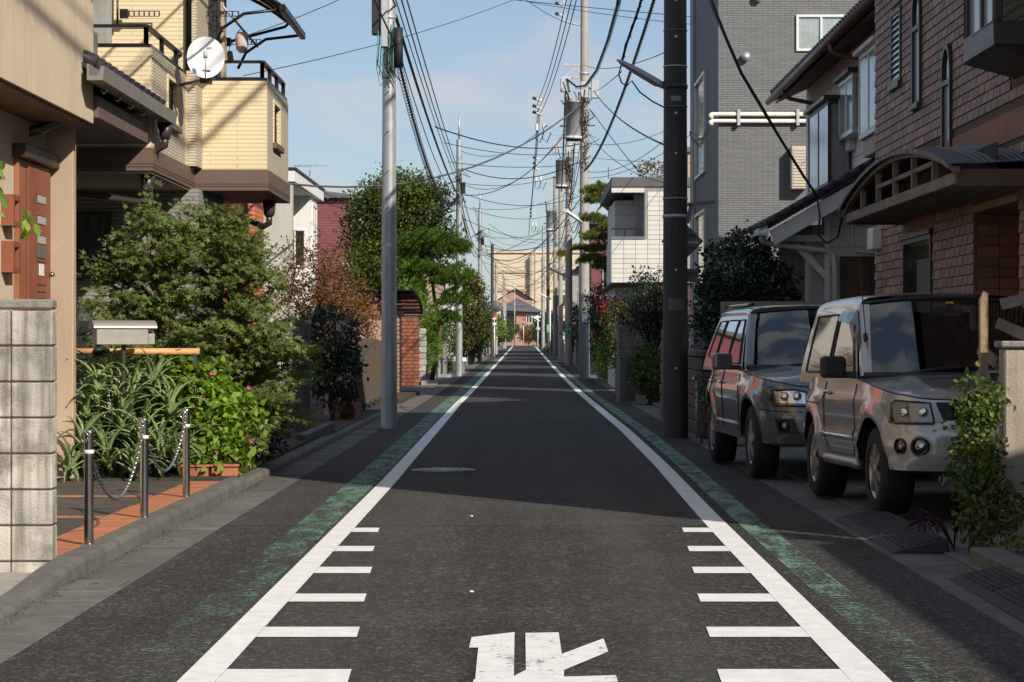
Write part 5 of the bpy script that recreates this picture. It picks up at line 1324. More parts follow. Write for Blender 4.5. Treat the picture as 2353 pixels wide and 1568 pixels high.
far_house("grey house near the far right bend", 3.4, 1, 156, 170, 6, "concrete_grey", "roof_dark")
far_house("dark roofed house behind the persimmon tree", -4.0, -1, 96, 106, 4.6, "stucco_tan", "roof_dark")
far_house("white gabled house far down the left side", -4.2, -1, 128, 142, 4.8, "white_wall", "roof_grey")
far_house("cream house near the left end of the street", -3.8, -1, 170, 190, 4.6, "stucco_cream", "roof_dark")
# ---- end of the street
ph = thing("pink_house", "pink gabled house with grey roofs closing the street", "house", (0, 262, .68)); z0 = .68
MB().box(-2.9, 1.9, 262, 270, z0, z0 + 4.5).build("wall", "far_pink", ph)
MB().add([(-3.4, 261.2, z0 + 4.35), (2.5, 261.2, z0 + 4.05), (2.3, 271, z0 + 4.3), (-3.4, 271, z0 + 4.5), (-.9, 264, z0 + 5.9), (-.9, 268, z0 + 5.9)], [(0, 1, 4), (1, 2, 5, 4), (2, 3, 5), (3, 0, 4, 5)]).build("roof", "roof_grey", ph)
MB().prism([(-3.2, z0 + 5.6), (1.0, z0 + 5.6), (-1.1, z0 + 6.95)], 'y', 264, 270).build("gable", "far_pink", ph)
MB().box(-3.1, .8, 263.6, 270, z0 + 4.5, z0 + 5.6).build("gable_wall", "far_pink", ph)
MB().add([(-3.6, 263.4, z0 + 5.5), (-1.1, 263.4, z0 + 7.1), (1.4, 263.4, z0 + 5.5), (-3.6, 271, z0 + 5.5), (-1.1, 271, z0 + 7.1), (1.4, 271, z0 + 5.5)], [(0, 1, 4, 3), (1, 2, 5, 4)]).build("gable_roof", "roof_dark", ph)
window(ph, 'y', .2, 1.3, z0 + 2.7, z0 + 3.8, 262, -1, "alu_white", "pane", .1, .1, 2)
window(ph, 'y', -2.6, -1.0, z0 + 2.6, z0 + 3.9, 262, -1, "bronze", "pane", .1, .1, 1)
MB().box(-2.8, -.6, 261.0, 261.9, z0 + 1.8, z0 + 2.6).build("balcony", "bronze", ph)
schl = thing("school_block", "long beige flat roofed school building rising beyond the street", "building", (0, 300, .68))
MB().box(-4.6, 16, 300, 315, .6, 13.6).build("wall", "school", schl)
for z in (4.6, 8.2, 10.8): MB().box(-4.7, 16, 299.8, 299.99, z, z + .35).build("ledge", "stucco_tan", schl)
MB().box(-4.9, 16, 299.7, 315, 13.602, 14.0).build("parapet", "stucco_cream", schl)
MB().box(1.0, 3.4, 298.8, 299.99, .6, 13.4).build("stair_tower", "stucco_cream", schl)
for k in range(3):
    for j in range(3): window(schl, 'y', 4.2 + j * 2.4, 5.8 + j * 2.4, 2.4 + k * 3.6, 4.2 + k * 3.6, 300, -1, "alu_white", "pane", .1, .1, 1)
# ---------------------------------------------------------------- cars
b = NB("car_pane"); b.set("Base Color", (0.012, 0.014, 0.016, 1)); b.set("Roughness", 0.03); b.set("Specular IOR Level", 0.9); b.set("Coat Weight", 1.0)
plain("lamp_inner", (0.45, 0.46, 0.44), 0.35, 0.1, 30, metal=0.6)
glass("hazy_cover", (0.72, 0.73, 0.66), 0.8, 0.10)
def cdt_sheet(outline, fn, step, mat, name, parent, extra=()):
    xs0 = [p[0] for p in outline]; ys0 = [p[1] for p in outline]
    pts = [Vector(p) for p in outline]; n = len(pts); edges = [(i, (i + 1) % n) for i in range(n)]
    def inside(x, y):
        c_ = False
        for i in range(n):
            (x1, y1), (x2, y2) = outline[i], outline[(i + 1) % n]
            if (y1 > y) != (y2 > y) and x < (x2 - x1) * (y - y1) / (y2 - y1) + x1: c_ = not c_
        return c_
    def near(x, y):
        return min((x - a) ** 2 + (y - b_) ** 2 for a, b_ in outline) < (step[0] * .35) ** 2
    x = min(xs0) + step[0] / 2
    while x < max(xs0):
        y = min(ys0) + step[1] / 2
        while y < max(ys0):
            if inside(x, y) and not near(x, y): pts.append(Vector((x, y)))
            y += step[1]
        x += step[0]
    r = delaunay_2d_cdt(pts, edges, [], 1, 1e-5)
    m = MB(); m.add([fn(p.x, p.y) for p in r[0]], [tuple(f) for f in r[2]], True)
    return m.build(name, mat, parent)
def dens(poly, d):
    out_ = []
    for a, b_ in zip(poly, poly[1:] + poly[:1]):
        L = math.hypot(b_[0] - a[0], b_[1] - a[1]); k = max(1, int(L / d))
        out_ += [(a[0] + (b_[0] - a[0]) * i / k, a[1] + (b_[1] - a[1]) * i / k) for i in range(k)]
    return out_
def car(name, lab, loc, rz, rx, S):
    t = thing(name, lab, "car", (0, 0, 0)); g = S.get
    a, bb, n = S['W'] / 2, S['L'] / 2, S['n']
    # plan loop, from the rear centre round the -x side, the nose (-y) and back
    loop = []
    for k in range(721):
        A = math.pi / 2 + 2 * math.pi * k / 720; c_, s_ = math.cos(A), math.sin(A)
        loop.append((a * math.copysign(abs(c_) ** (2 / n), c_), bb * math.copysign(abs(s_) ** (2 / n), s_)))
    ss = [0.0]
    for p, q in zip(loop, loop[1:]): ss.append(ss[-1] + math.hypot(q[0] - p[0], q[1] - p[1]))
    T_ = ss[-1]; ss = np.array(ss); lx = np.array([p[0] for p in loop]); ly = np.array([p[1] for p in loop])
    def plan(s):
        x = float(np.interp(s, ss, lx)); y = float(np.interp(s, ss, ly)); e = .02
        dx = float(np.interp(s + e, ss, lx) - np.interp(s - e, ss, lx)); dy = float(np.interp(s + e, ss, ly) - np.interp(s - e, ss, ly))
        L = math.hypot(dx, dy) + 1e-9; return x, y, dy / L, -dx / L
    side_in = tab(S['side']); front_in = tab(S['front']); rear_in = tab(S['rear'])
    def body(s, z, off=0.0):
        x, y, nx, ny = plan(s)
        if nx * x + ny * y < 0: nx, ny = -nx, -ny
        w_ = ny * ny
        ins = side_in(z) * (1 - w_) + (front_in(z) if y < 0 else rear_in(z)) * w_
        fl = 0
        for wy in (S['fa'], S['ra']):
            d2 = ((y - wy) ** 2 + (z - S['r']) ** 2) ** .5
            if abs(nx) > .7: fl = max(fl, S['flare'] * max(0, 1 - abs(d2 - S['arch'] - .03) / .10))
        k = off - ins + fl
        return (x + nx * k, y + ny * k, z)
    def s_at(y, side=-1):
        half = range(0, 361) if side < 0 else range(360, 721)
        best = min(half, key=lambda i: abs(ly[i] - y) + (0 if abs(lx[i]) > a * .6 else 1)); return float(ss[best])
    hood = tab(S['hood']); zb = S['sill']
    def ztop(s):
        x, y, _, _ = plan(s); return hood(y)
    bot = []
    N = 240
    cs = [(s_at(S['ra'], -1), 'w'), (s_at(S['fa'], -1), 'w'), (s_at(S['fa'], 1), 'w'), (s_at(S['ra'], 1), 'w')]
    s = 0.0; i = 0; prev = 0.0
    for c_, _ in cs:
        h = math.sqrt(max(0, S['arch'] ** 2 - (zb - S['r']) ** 2))
        k = max(2, int((c_ - h - prev) / .09))
        for j in range(k + 1): 
            q = prev + (c_ - h - prev) * j / k; _, y, _, _ = plan(q); bot.append((q, zb + (S['bump_up'] if abs(y) > bb * .82 else 0)))
        A0 = math.acos(h / S['arch']) * (1 if zb > S['r'] else -1)
        for j in range(1, 14):
            A = (math.pi - A0) + (2 * A0 - math.pi) * j / 14
            bot.append((c_ + S['arch'] * math.cos(A), S['r'] + S['arch'] * math.sin(A)))
        prev = c_ + h
    k = 8
    for j in range(k + 1): bot.append((prev + (T_ - prev) * j / k, zb))
    top = [(T_ * j / N, ztop(T_ * j / N)) for j in range(N, -1, -1)]
    outl = bot + top
    cdt_sheet(outl, lambda x, y: body(x, y), (.05, .035), S['paint'], "body", t)
    # liner so that arches and underside read dark
    MB().box(-a * .80, a * .80, -bb * .9, bb * .9, S['sill'] - .02, .78).build("underbody", "car_plastic", t)
    # bonnet and rear deck cover
    yc = S['cowl']; edge = [body(q, ztop(q)) for q in np.linspace(s_at(yc, -1), s_at(yc, 1), 60)]
    eb = [(p[0], p[1]) for p in edge]; wmax = max(abs(p[0]) for p in eb)
    eo = sorted(((p[1], p[2]) for p in edge)); eyz = tab(eo)
    def yedge(x): return min(eb, key=lambda p: abs(p[0] - x) + (0 if p[1] < yc - .15 else 9))[1]
    def bonnet(x, y):
        base = eyz(y); u = abs(x) / wmax; crown = S['crown'] * (1 - u ** 2.5); e = S.get('ridge', 0) * math.exp(-((u - .55) / .06) ** 2) * (y > -bb * .9)
        fr_ = min(1, max(0, (y - yedge(x)) / .16)) ** .6; return (x, y, base + (crown + e) * fr_)
    cdt_sheet(eb, bonnet, (.05, .05), S['paint'], "bonnet", t)
    MB().tube([Vector(p) + Vector((0, 0, .002)) for p in edge], .0065, 4).build('bonnet_gap', 'car_plastic', t)
    # roof and glasshouse
    zr, zbelt, y0, y1, y2, y3 = S['roof'], S['belt'], S['cowl'], S['rf'], S['rr'], S['rb']
    xb = abs(body(s_at(.2, -1), zbelt)[0]) - .012; xt = S['xt']
    def gx(z): u = (z - zbelt) / (zr - .09 - zbelt); return xb + (xt - xb) * (u * .75 + .25 * u * u)
    for sd in (-1, 1):
        poly = dens([(y0 + .05, zbelt - .03), (y3, zbelt - .03), (y3 - .02, zbelt + .1), (y2, zr - .09), (y1 + .05, zr - .09)], .12)
        cdt_sheet(poly, lambda y, z: (sd * gx(z), y, z), (.12, .1), S['paint'], "cabin_side", t)
        for wp_ in S['wins']:
            w_ = cdt_sheet(dens(wp_, .1), lambda y, z: (sd * (gx(z) + .006), y, z), (.1, .1), "car_pane", "side_window", t)
            loopp = [(sd * (gx(z) + .007), y, z) for y, z in dens(wp_, .15)]
            MB().tube(loopp + [loopp[0]], .009, 4).build("window_seal", "car_plastic", w_)
    prof = [(1.0, -.09), (.995, -.055), (.97, -.025), (.90, -.004), (.6, .018), (.25, .026), (0, .028)]
    prof = [(-u, d) for u, d in prof] + [(u, d) for u, d in prof[::-1][1:]]
    vs = []; st_ = [y1 - .0, y1 + .08, y1 + .3, y1 + .8, (y1 + y2) / 2 + .2, y2 - .3, y2 - .08, y2]
    for y in st_:
        dz = -.030 * max(0, 1 - (y - y1) / .30) ** 2 - .035 * max(0, 1 - (y2 - y) / .4) ** 2
        for u, d in prof: vs.append((u * xt, y - (.05 * (1 - u * u) if y < y1 + .1 else 0), zr + d + dz * (1 - abs(u) * .3)))
    m_ = len(prof); MB().add(vs, [(j * m_ + i, j * m_ + i + 1, (j + 1) * m_ + i + 1, (j + 1) * m_ + i) for j in range(len(st_) - 1) for i in range(m_ - 1)], True).build("roof", S['paint'], t)
    # windscreen: sheet from cowl to roof front, bowed
    def wind(u, v, off=0.0):
        xw = (xb * .965) * (1 - v) + (xt * .985) * v
        y = (y0 + .0) * (1 - v) + (y1 + .0) * v - (.10 * (1 - v) + .05 * v) * (1 - u * u) - off
        z = (zbelt + .0 + S['ws0']) * (1 - v) + (zr - .075) * v + .05 * v * (1 - u * u) + .025 * math.sin(v * math.pi)
        return (u * xw, y, z)
    NU, NV = 14, 8; vs = [wind(-1 + 2 * i / NU, j / NV) for j in range(NV + 1) for i in range(NU + 1)]
    ws = MB().add(vs, [(j * (NU + 1) + i, j * (NU + 1) + i + 1, (j + 1) * (NU + 1) + i + 1, (j + 1) * (NU + 1) + i) for j in range(NV) for i in range(NU)], True).build("windscreen", "car_glass", t)
    for sd in (-1, 1):
        pts = [Vector(wind(sd * .985, v, .004)) for v in np.linspace(0, 1, 9)]
        vv = []
        for p in pts: vv += [p + Vector((-sd * .05, -.010, .006)), p + Vector((sd * .012, -.004, .002)), p + Vector((sd * .030, .05, -.01))]
        MB().add(vv, [(3 * i + j, 3 * i + j + 1, 3 * i + 4 + j, 3 * i + 3 + j) for i in range(8) for j in range(2)], True).build("a_pillar", S['paint'], t)
    MB().tube([wind(u, 1.0, .005) for u in np.linspace(-1, 1, 12)], .016, 5).build("screen_seal", "car_plastic", ws)
    MB().tube([Vector(wind(u, 0, .02)) + Vector((0, 0, .0)) for u in np.linspace(-1, 1, 12)], .03, 6).build("cowl", "car_plastic", ws)
    for (u0, v0, u1, v1) in S['wipers']:
        MB().tube([wind(u0, -.02, .02), wind((u0 + u1) / 2, (v0 + v1) / 2 + .02, .03), wind(u1, v1, .02)], .014, 5).build("wiper", "car_plastic", ws)
    # inside
    MB().box(-xt * .92, xt * .92, y1 + .3, y3 - .25, .45, zbelt + .05).build("cabin_floor", "car_inside", t)
    MB().box(-xt * .95, xt * .95, y0 + .08, y0 + .5, .6, zbelt + .03).build("dashboard", "car_inside", t, .04)
    for sd in (-1, 1):
        MB().box(sd * .36 - .22, sd * .36 + .22, y1 + .45, y1 + .60, .5, 1.18).build("seat", "car_inside", t, .06); MB().box(sd * .36 - .12, sd * .36 + .12, y1 + .47, y1 + .57, 1.19, 1.40).build("headrest", "car_inside", t, .04)
    MB().box(-xt * .98, xt * .98, y3 - .2, y3 - .17, .5, zr - .1).build("rear_wall", "car_inside", t)
    sw = Vector((S['drv'] * .36, y0 + .62, zbelt + .02)); MB().tube([sw + Vector((.18 * math.cos(A), .07 * math.sin(A), .17 * math.sin(A))) for A in np.linspace(0, 6.283, 21)], .014, 6).build("steering_wheel", "car_plastic", t)
    MB().obox(wind(0, .78, -.10), (.24, .03, .07)).build("rear_view_mirror", "lamp_grey", t, .01)
    # wheels
    for (wx, wy) in ((-1, S['fa']), (1, S['fa']), (-1, S['ra']), (1, S['ra'])):
        xo = wx * (a - .035); r = S['r']; wd = .21
        c = (xo - wx * wd / 2, wy, r)
        w_ = MB().lathe(c, [(r * .62, -wd / 2), (r * .90, -wd / 2), (r * .975, -wd / 2 + .025), (r, -wd / 2 + .05), (r, wd / 2 - .05), (r * .975, wd / 2 - .025), (r * .90, wd / 2), (r * .62, wd / 2)], 36, 'x', True, False).build("wheel", "tyre", t)
        MB().lathe((xo - wx * .02, wy, r), [(r * .66, -.03), (r * .66, .012), (r * .60, .010), (r * .58, -.012)] if wx > 0 else [(r * .58, .012), (r * .60, -.010), (r * .66, -.012), (r * .66, .03)], 32, 'x').build("rim", "rim", w_)
        MB().lathe((xo - wx * .07, wy, r), [(r * .60, -.01), (r * .60, .01)], 24, 'x').build("brake_disc", "sign_grey", w_)
        sp_ = MB()
        for k in range(S['spokes']):
            A = 2 * math.pi * k / S['spokes'] + .3
            p0 = Vector((xo - wx * .012, wy + .04 * math.cos(A), r + .04 * math.sin(A))); p1 = Vector((xo - wx * .022, wy + r * .60 * math.cos(A), r + r * .60 * math.sin(A)))
            sp_.bar(p0, p1, S['spw'], .022, (1, 0, 0))
        sp_.lathe((xo - wx * .016, wy, r), [(.06, -.014), (.06, .014)], 14, 'x'); sp_.build("spokes", "rim", w_)
        MB().lathe((xo - wx * .13, wy, r), [(r * .97, -.10), (r * .97, .1)], 24, 'x').build("hub_back", "car_plastic", w_)
    # panel gaps, seals, lamps, trim: polylines and patches laid on the body
    for pl_ in S['gaps']:
        for sd in (-1, 1):
            pts = []
            for (y, z) in dens_open(pl_, .06): pts.append(body(s_at2(ss, lx, ly, a, y, sd), z, .0015))
            MB().tube(pts, .0065, 4).build("panel_gap", "car_plastic", t)
    s0 = s_at_front(ss, ly)
    def fr(sx, z, off=.006): return body(s0 + sx, z, off)
    for (nm, mt, poly, off) in S['patches']:
        for sd in (-1, 1):
            o = cdt_sheet(dens([(sd * p[0], p[1]) for p in poly], .05), lambda x, z: fr(x, z, off), (.05, .04), mt, nm, t)
            if nm in ('headlight', 'headlight_cover'):
                lp_ = [fr(sd * x, z, off + .001) for x, z in dens(list(poly), .05)]
                MB().tube(lp_ + [lp_[0]], .006, 4).build('lamp_seal', 'car_plastic', o)
    for (nm, mt, poly, off) in S['center']:
        cdt_sheet(dens(poly, .06), lambda x, z: fr(x, z, off), (.06, .04), mt, nm, t)
    for (nm, x, z, r, mt, ring) in S['rounds']:
        for sd in (-1, 1):
            p = Vector(fr(sd * x, z, .0)); q = Vector(fr(sd * x, z, .05)); d = (q - p).normalized()
            o = MB().tube([p - d * .04, p + d * .008], r, 18).build(nm, mt, t)
            MB().tube([p - d * .03, p + d * .014], r * 1.18, 18, None, False).build("bezel", ring, o)
            MB().tube([p + d * .009, p + d * .012], r * .96, 18).build("lens", "lens", o)
    # mirrors and handles
    for sd in (-1, 1):
        mx_, my_, mz_ = sd * (xb + .17), S['mir'][0], S['mir'][1]
        m_o = MB().obox((mx_, my_, mz_), (.20, .10, .17), (0, 0, sd * -.15)).build("door_mirror", S['mirmat'], t, .035, 3)
        MB().obox((sd * (xb + .05), my_ + .02, mz_ - .06), (.12, .07, .05)).build("mirror_stalk", "car_plastic", m_o, .01)
        MB().obox((mx_, my_ + .053, mz_), (.16, .006, .13), (0, 0, sd * -.15)).build("mirror_glass", "mirror_face", m_o)
        for hy in S['handles']:
            p = body(s_at2(ss, lx, ly, a, hy, sd), .90, .02); MB().obox(p, (.03, .17, .028)).build("door_handle", S['hmat'], t, .008)
    for f in S.get('extra', ()): f(t, body, fr, wind, gx, lambda y, sd: s_at2(ss, lx, ly, a, y, sd))
    t.location = loc; t.rotation_euler = (rx, 0, rz)
    return t
def dens_open(poly, d):
    o = []
    for a, b_ in zip(poly, poly[1:]):
        L = math.hypot(b_[0] - a[0], b_[1] - a[1]); k = max(1, int(L / d))
        o += [(a[0] + (b_[0] - a[0]) * i / k, a[1] + (b_[1] - a[1]) * i / k) for i in range(k)]
    return o + [poly[-1]]
def s_at2(ss, lx, ly, a, y, side):
    sel = np.where((lx * side > a * .55))[0]; return float(ss[sel[np.argmin(np.abs(ly[sel] - y))]])
def s_at_front(ss, ly): return float(ss[int(np.argmin(ly))])

# near silver car: short three door off roader
def b_extra(t, body, fr, wind, gx, sa):
    for sd in (-1, 1):
        for x in (.62, .78): MB().ball(fr(sd * x, .775, -.028), .05, 8).build("lamp_bowl", "reflector", t)
    sc_ = MB().box(.02, .46, -1.16, -.86, 1.0, 1.075).build("bonnet_scoop", "car_silver", t, .03, 2)
    MB().box(.06, .42, -1.167, -1.155, 1.012, 1.058).build("scoop_opening", "ink", sc_)
    for k in range(5): 
        z = .745 + k * .030; MB().tube([fr(x, z, .016) for x in np.linspace(-.40, .40, 9)], .007, 4).build("grille_bar", "car_plastic", t)
    for z in (.475, .535): MB().tube([fr(x, z, .014) for x in np.linspace(-.36, .36, 9)], .012, 5).build("bumper_bar", "rim", t)
    for sd in (-1, 1):
        MB().tube([body(sa(y, sd), .36, -.02) for y in np.linspace(-.68, .62, 8)], .045, 6).build("side_step", "rim", t)
        MB().tube([body(sa(y, sd), .56, .012) for y in np.linspace(-.62, .60, 8)], .014, 5).build("side_moulding", "car_silver", t)
        MB().add([(sd * (gx(z) + d), y, z) for y, z, d in ((-.42, 1.30, .012), (-.13, 1.56, .02), (.42, 1.56, .02), (.42, 1.48, .05), (-.08, 1.44, .05), (-.40, 1.22, .03))], [(0, 1, 2, 3, 4, 5)]).build("rain_visor", "smoke_sheet", t)
        MB().obox(body(sa(-1.55, sd), .72, .008), (.02, .05, .04)).build("side_marker", "amber", t, .005)
    MB().tube([(-.72, -.50, 1.30), (-.73, -.30, 1.95)], .004, 4).build("aerial", "cable", t)
    MB().obox((-.715, -.45, 1.33), (.03, .05, .07), (-.6, 0, 0)).build("aerial_base", "car_plastic", t, .01)
    MB().tube([(-.42, -1.62, .35), (-.42, -1.70, .30), (-.42, -1.66, .25), (-.42, -1.58, .28)], .012, 6).build("tow_hook", "galv", t)
    MB().obox(wind(.02, .88, -.02), (.06, .004, .06)).build("sticker", "sign_yellow", t)
    MB().obox(fr(0, .61, .012), (.02, .02, .02)).build("number_plate_bolt", "ink", t)
    MB().obox(fr(.0, .60, .02), (.33, .01, .165)).build("number_plate", "sign_white", t, .004)
SB = dict(L=3.70, W=1.69, n=6.0, paint="car_silver", fa=-1.15, ra=1.13, r=.335, arch=.395, flare=.034, sill=.36, bump_up=0.0, bump=0,
    side=[(.2, .05), (.40, .022), (.50, .018), (.52, .0), (.58, .0), (.60, .012), (.80, .004), (.86, .0), (.875, .014), (1.0, .035), (1.2, .05)], front=[(.2, .10), (.36, .02), (.45, -.02), (.64, -.02), (.67, .03), (.72, .045), (.85, .06), (.9, .10), (1.1, .2)], rear=[(.2, .05), (.5, 0), (1.1, .05)],
    hood=[(-1.85, .865), (-1.7, .895), (-1.2, .955), (-.62, 1.01), (-.5, 1.015), (2, 1.015)], cowl=-.62, crown=.045, ridge=.012, belt=1.0, roof=1.675, rf=-.10, rr=1.60, rb=1.80, xt=.68, ws0=.035,
    wins=[[(-.40, 1.06), (.50, 1.06), (.48, 1.53), (-.02, 1.53)], [(.60, 1.06), (1.52, 1.06), (1.42, 1.53), (.58, 1.53)]],
    gaps=[[(-.58, .97), (-.60, .70), (-.52, .42), (.40, .42), (.52, .60), (.54, .985)], [(-1.82, .70), (-1.55, .72)], [(.72, .80), (1.80, .82)]],
    patches=[("headlight", "lamp_inner", [(.535, .705), (.855, .70), (.902, .735), (.892, .835), (.845, .855), (.565, .84)], .003), ("headlight_cover", "hazy_cover", [(.53, .700), (.86, .695), (.91, .73), (.90, .84), (.85, .862), (.56, .845)], .012), ("indicator_trim", "rim", [(.46, .71), (.522, .705), (.552, .845), (.52, .85)], .008)],
    center=[("grille", "ink", [(-.46, .72), (.46, .72), (.52, .85), (-.52, .85)], .004), ("lower_grille", "ink", [(-.38, .45), (.38, .45), (.38, .57), (-.38, .57)], .004)],
    rounds=[("fog_lamp", .62, .535, .064, "reflector", "car_plastic"), ("indicator", .79, .535, .048, "amber", "car_plastic")], wipers=[(-.80, 0, .10, .09), (-.1, 0, .70, .10)], mir=(-.44, 1.10), mirmat="car_plastic", handles=[.40], hmat="car_silver", drv=-1, spokes=6, spw=.06, extra=(b_extra,))
car("silver_suv", "silver three door off road car with black mirror, nearest on the right", (3.33, 17.0, .026), .061, -.012, SB)
# dark grey five door suv behind it
def a_extra(t, body, fr, wind, gx, sa):
    for k in range(3):
        z = .72 + k * .045; MB().tube([fr(x, z, .012) for x in np.linspace(-.38, .38, 9)], .010, 4).build("grille_bar", "rim", t)
    for sd in (-1, 1):
        MB().tube([(sd * .62, y, 1.705) for y in np.linspace(.15, 1.7, 8)], .014, 5).build("roof_rail", "car_dark", t)
        MB().tube([body(sa(y, sd), .50, .012) for y in np.linspace(-.72, .72, 8)], .018, 5).build("side_moulding", "rim", t)
        for x in (.56, .70): p = Vector(fr(sd * x, .80, -.03)); MB().ball(p, .055, 8).build("lamp_bowl", "reflector", t)
    MB().obox(wind(.45, .86, .004), (.06, .003, .05)).build("sticker", "sign_white", t)
    MB().obox(fr(.0, .60, .02), (.33, .01, .165)).build("number_plate", "sign_white", t, .004)
SA = dict(L=4.28, W=1.80, n=5.0, paint="car_dark", fa=-1.34, ra=1.30, r=.36, arch=.415, flare=.036, sill=.36, bump_up=0.0, bump=0,
    side=[(.2, .06), (.40, .03), (.52, .02), (.62, .012), (.84, .0), (.90, .002), (.92, .016), (1.02, .034), (1.2, .05)], front=[(.2, .14), (.36, .05), (.45, .0), (.62, .0), (.70, .03), (.85, .07), (.95, .14), (1.1, .25)], rear=[(.2, .05), (.5, 0), (1.1, .05)],
    hood=[(-2.14, .89), (-2.0, .93), (-1.5, .99), (-.85, 1.045), (-.7, 1.05), (2.2, 1.05)], cowl=-.85, crown=.055, ridge=.010, belt=1.035, roof=1.68, rf=-.15, rr=1.85, rb=2.08, xt=.68, ws0=.03,
    wins=[[(-.52, 1.10), (.28, 1.10), (.26, 1.54), (-.05, 1.54)], [(.36, 1.10), (1.15, 1.10), (1.10, 1.54), (.34, 1.54)], [(1.24, 1.12), (1.80, 1.15), (1.66, 1.53), (1.20, 1.54)]],
    gaps=[[(-.75, 1.0), (-.78, .72), (-.70, .44), (.25, .44), (.30, 1.02)], [(.30, 1.02), (.30, .44), (.72, .44), (.98, .62), (1.10, .80), (1.14, 1.02)], [(-2.12, .66), (-1.72, .68)]],
    patches=[("headlight", "reflector", [(.46, .735), (.80, .74), (.86, .78), (.84, .855), (.60, .865), (.47, .84)], .004), ("headlight_cover", "lens", [(.455, .72), (.80, .72), (.87, .77), (.85, .862), (.60, .872), (.46, .85)], .016), ("indicator", "amber", [(.52, .725), (.74, .722), (.74, .742), (.52, .745)], .014), ("fog_recess", "car_plastic", [(.52, .45), (.76, .46), (.80, .60), (.58, .60)], .003)],
    center=[("grille", "ink", [(-.40, .70), (.40, .70), (.43, .85), (-.43, .85)], .004), ("lower_grille", "ink", [(-.45, .42), (.45, .42), (.42, .54), (-.42, .54)], .004)],
    rounds=[("fog_lamp", .68, .53, .048, "reflector", "car_plastic")], wipers=[(-.75, 0, -.05, .04), (-.1, 0, .6, .05)], mir=(-.55, 1.12), mirmat="car_dark", handles=[.18, 1.0], hmat="car_dark", drv=-1, spokes=5, spw=.075, extra=(a_extra,))
car("grey_suv", "dark grey five door off road car parked behind the silver one", (2.97, 21.95, .008), .053, .0, SA)
# white people carrier far behind the poles
SW = dict(SA); SW.update(L=4.5, W=1.70, n=6, paint="car_white", fa=-1.5, ra=1.35, r=.31, arch=.36, flare=.0, sill=.25,
    hood=[(-2.25, .80), (-2.0, .92), (-1.4, 1.05), (-1.3, 1.06), (2.3, 1.06)], cowl=-1.35, belt=1.05, roof=1.82, rf=-.55, rr=2.0, rb=2.2, xt=.70,
    wins=[[(-1.0, 1.12), (-.1, 1.12), (-.12, 1.68), (-.55, 1.66)], [(0, 1.12), (1.0, 1.12), (1.0, 1.68), (0, 1.68)], [(1.1, 1.12), (1.9, 1.12), (1.8, 1.66), (1.1, 1.68)]],
    gaps=[[(-1.1, 1.0), (-1.1, .35), (-.1, .35), (-.1, 1.0)]], patches=[("headlight", "reflector", [(.42, .70), (.78, .72), (.80, .84), (.50, .80)], .006)], center=[("grille", "ink", [(-.4, .66), (.4, .66), (.4, .74), (-.4, .74)], .004)], rounds=[], mir=(-.95, 1.14), mirmat="car_white", handles=[0], hmat="car_white", extra=())
car("white_minivan", "white people carrier parked far down behind the concrete poles", (3.55, 122, gz(122)), .0, .0, SW)
# ---------------------------------------------------------------- poles, cables, signs
def cat_pts(a, b_, sag, n=14):
    a = Vector(a); b_ = Vector(b_)
    return [a.lerp(b_, k / n) - Vector((0, 0, sag * 4 * (k / n) * (1 - k / n))) for k in range(n + 1)]
def pole(name, lab, x, Y, H, r0, r1, mat, group=None, wrap=None):
    z = gz(Y); t = thing(name, lab, "utility pole", (x, Y, z), group)
    MB().cyl((x, Y, z - .05), (x, Y, z + H), r0, r1, 20).build("shaft", mat, t)
    return t
def bolts(t, x, Y, r, zs, side=1):
    for i, z in enumerate(zs):
        a = -math.pi / 2
        MB().tube([(x, Y - r, z), (x, Y - r - .10, z)], .010, 5).build("step_bolt", "galv", t)
def band(t, x, Y, r, z, mat="galv", h=.05): MB().lathe((x, Y, z), [(r, 0), (r + .012, .002), (r + .012, h - .002), (r, h)], 20).build("band", mat, t)
# steel pole on the left
L1 = pole("steel_pole", "bare grey steel utility pole rising from the shaded left gutter", -2.05, 32.3, 9.0, .125, .085, "steel_pole")
def rL1(z): return .125 - .04 * z / 9
bolts(L1, -2.05, 32.3, .10, [1.55, 2.45, 3.35, 3.9, 4.5, 5.1, 5.7, 6.0])
MB().box(-2.30, -2.14, 32.1, 32.3, 5.95, 6.75).build("splice_box", "ink", L1, .01)
MB().box(-2.16, -2.06, 32.05, 32.19, 5.75, 6.5).build("junction_box", "lamp_grey", L1, .01)
MB().tube([(-1.90, 32.15, 5.45), (-1.90, 32.15, 6.05)], .07, 8).build("splice_can", "ink", L1)
rr = np.random.default_rng(2)
for k in range(9):
    x0 = -2.2 + .03 * k; m = MB().tube([(x0, 32.1, 6.0), (x0 - .03 + rr.normal() * .03, 32.1, 5.5 - .25 * rr.random()), (x0 + .05 + rr.normal() * .04, 32.1, 5.15 + .2 * rr.random()), (-2.05 + rr.normal() * .04, 32.12, 5.4), (-1.97, 32.15, 5.9 + rr.random() * .3)], .008, 5)
    m.build("cable_loop", "cable" if k % 3 else "teal_metal", L1)
for z in (5.5, 6.2): band(L1, -2.05, 32.3, rL1(z), z)
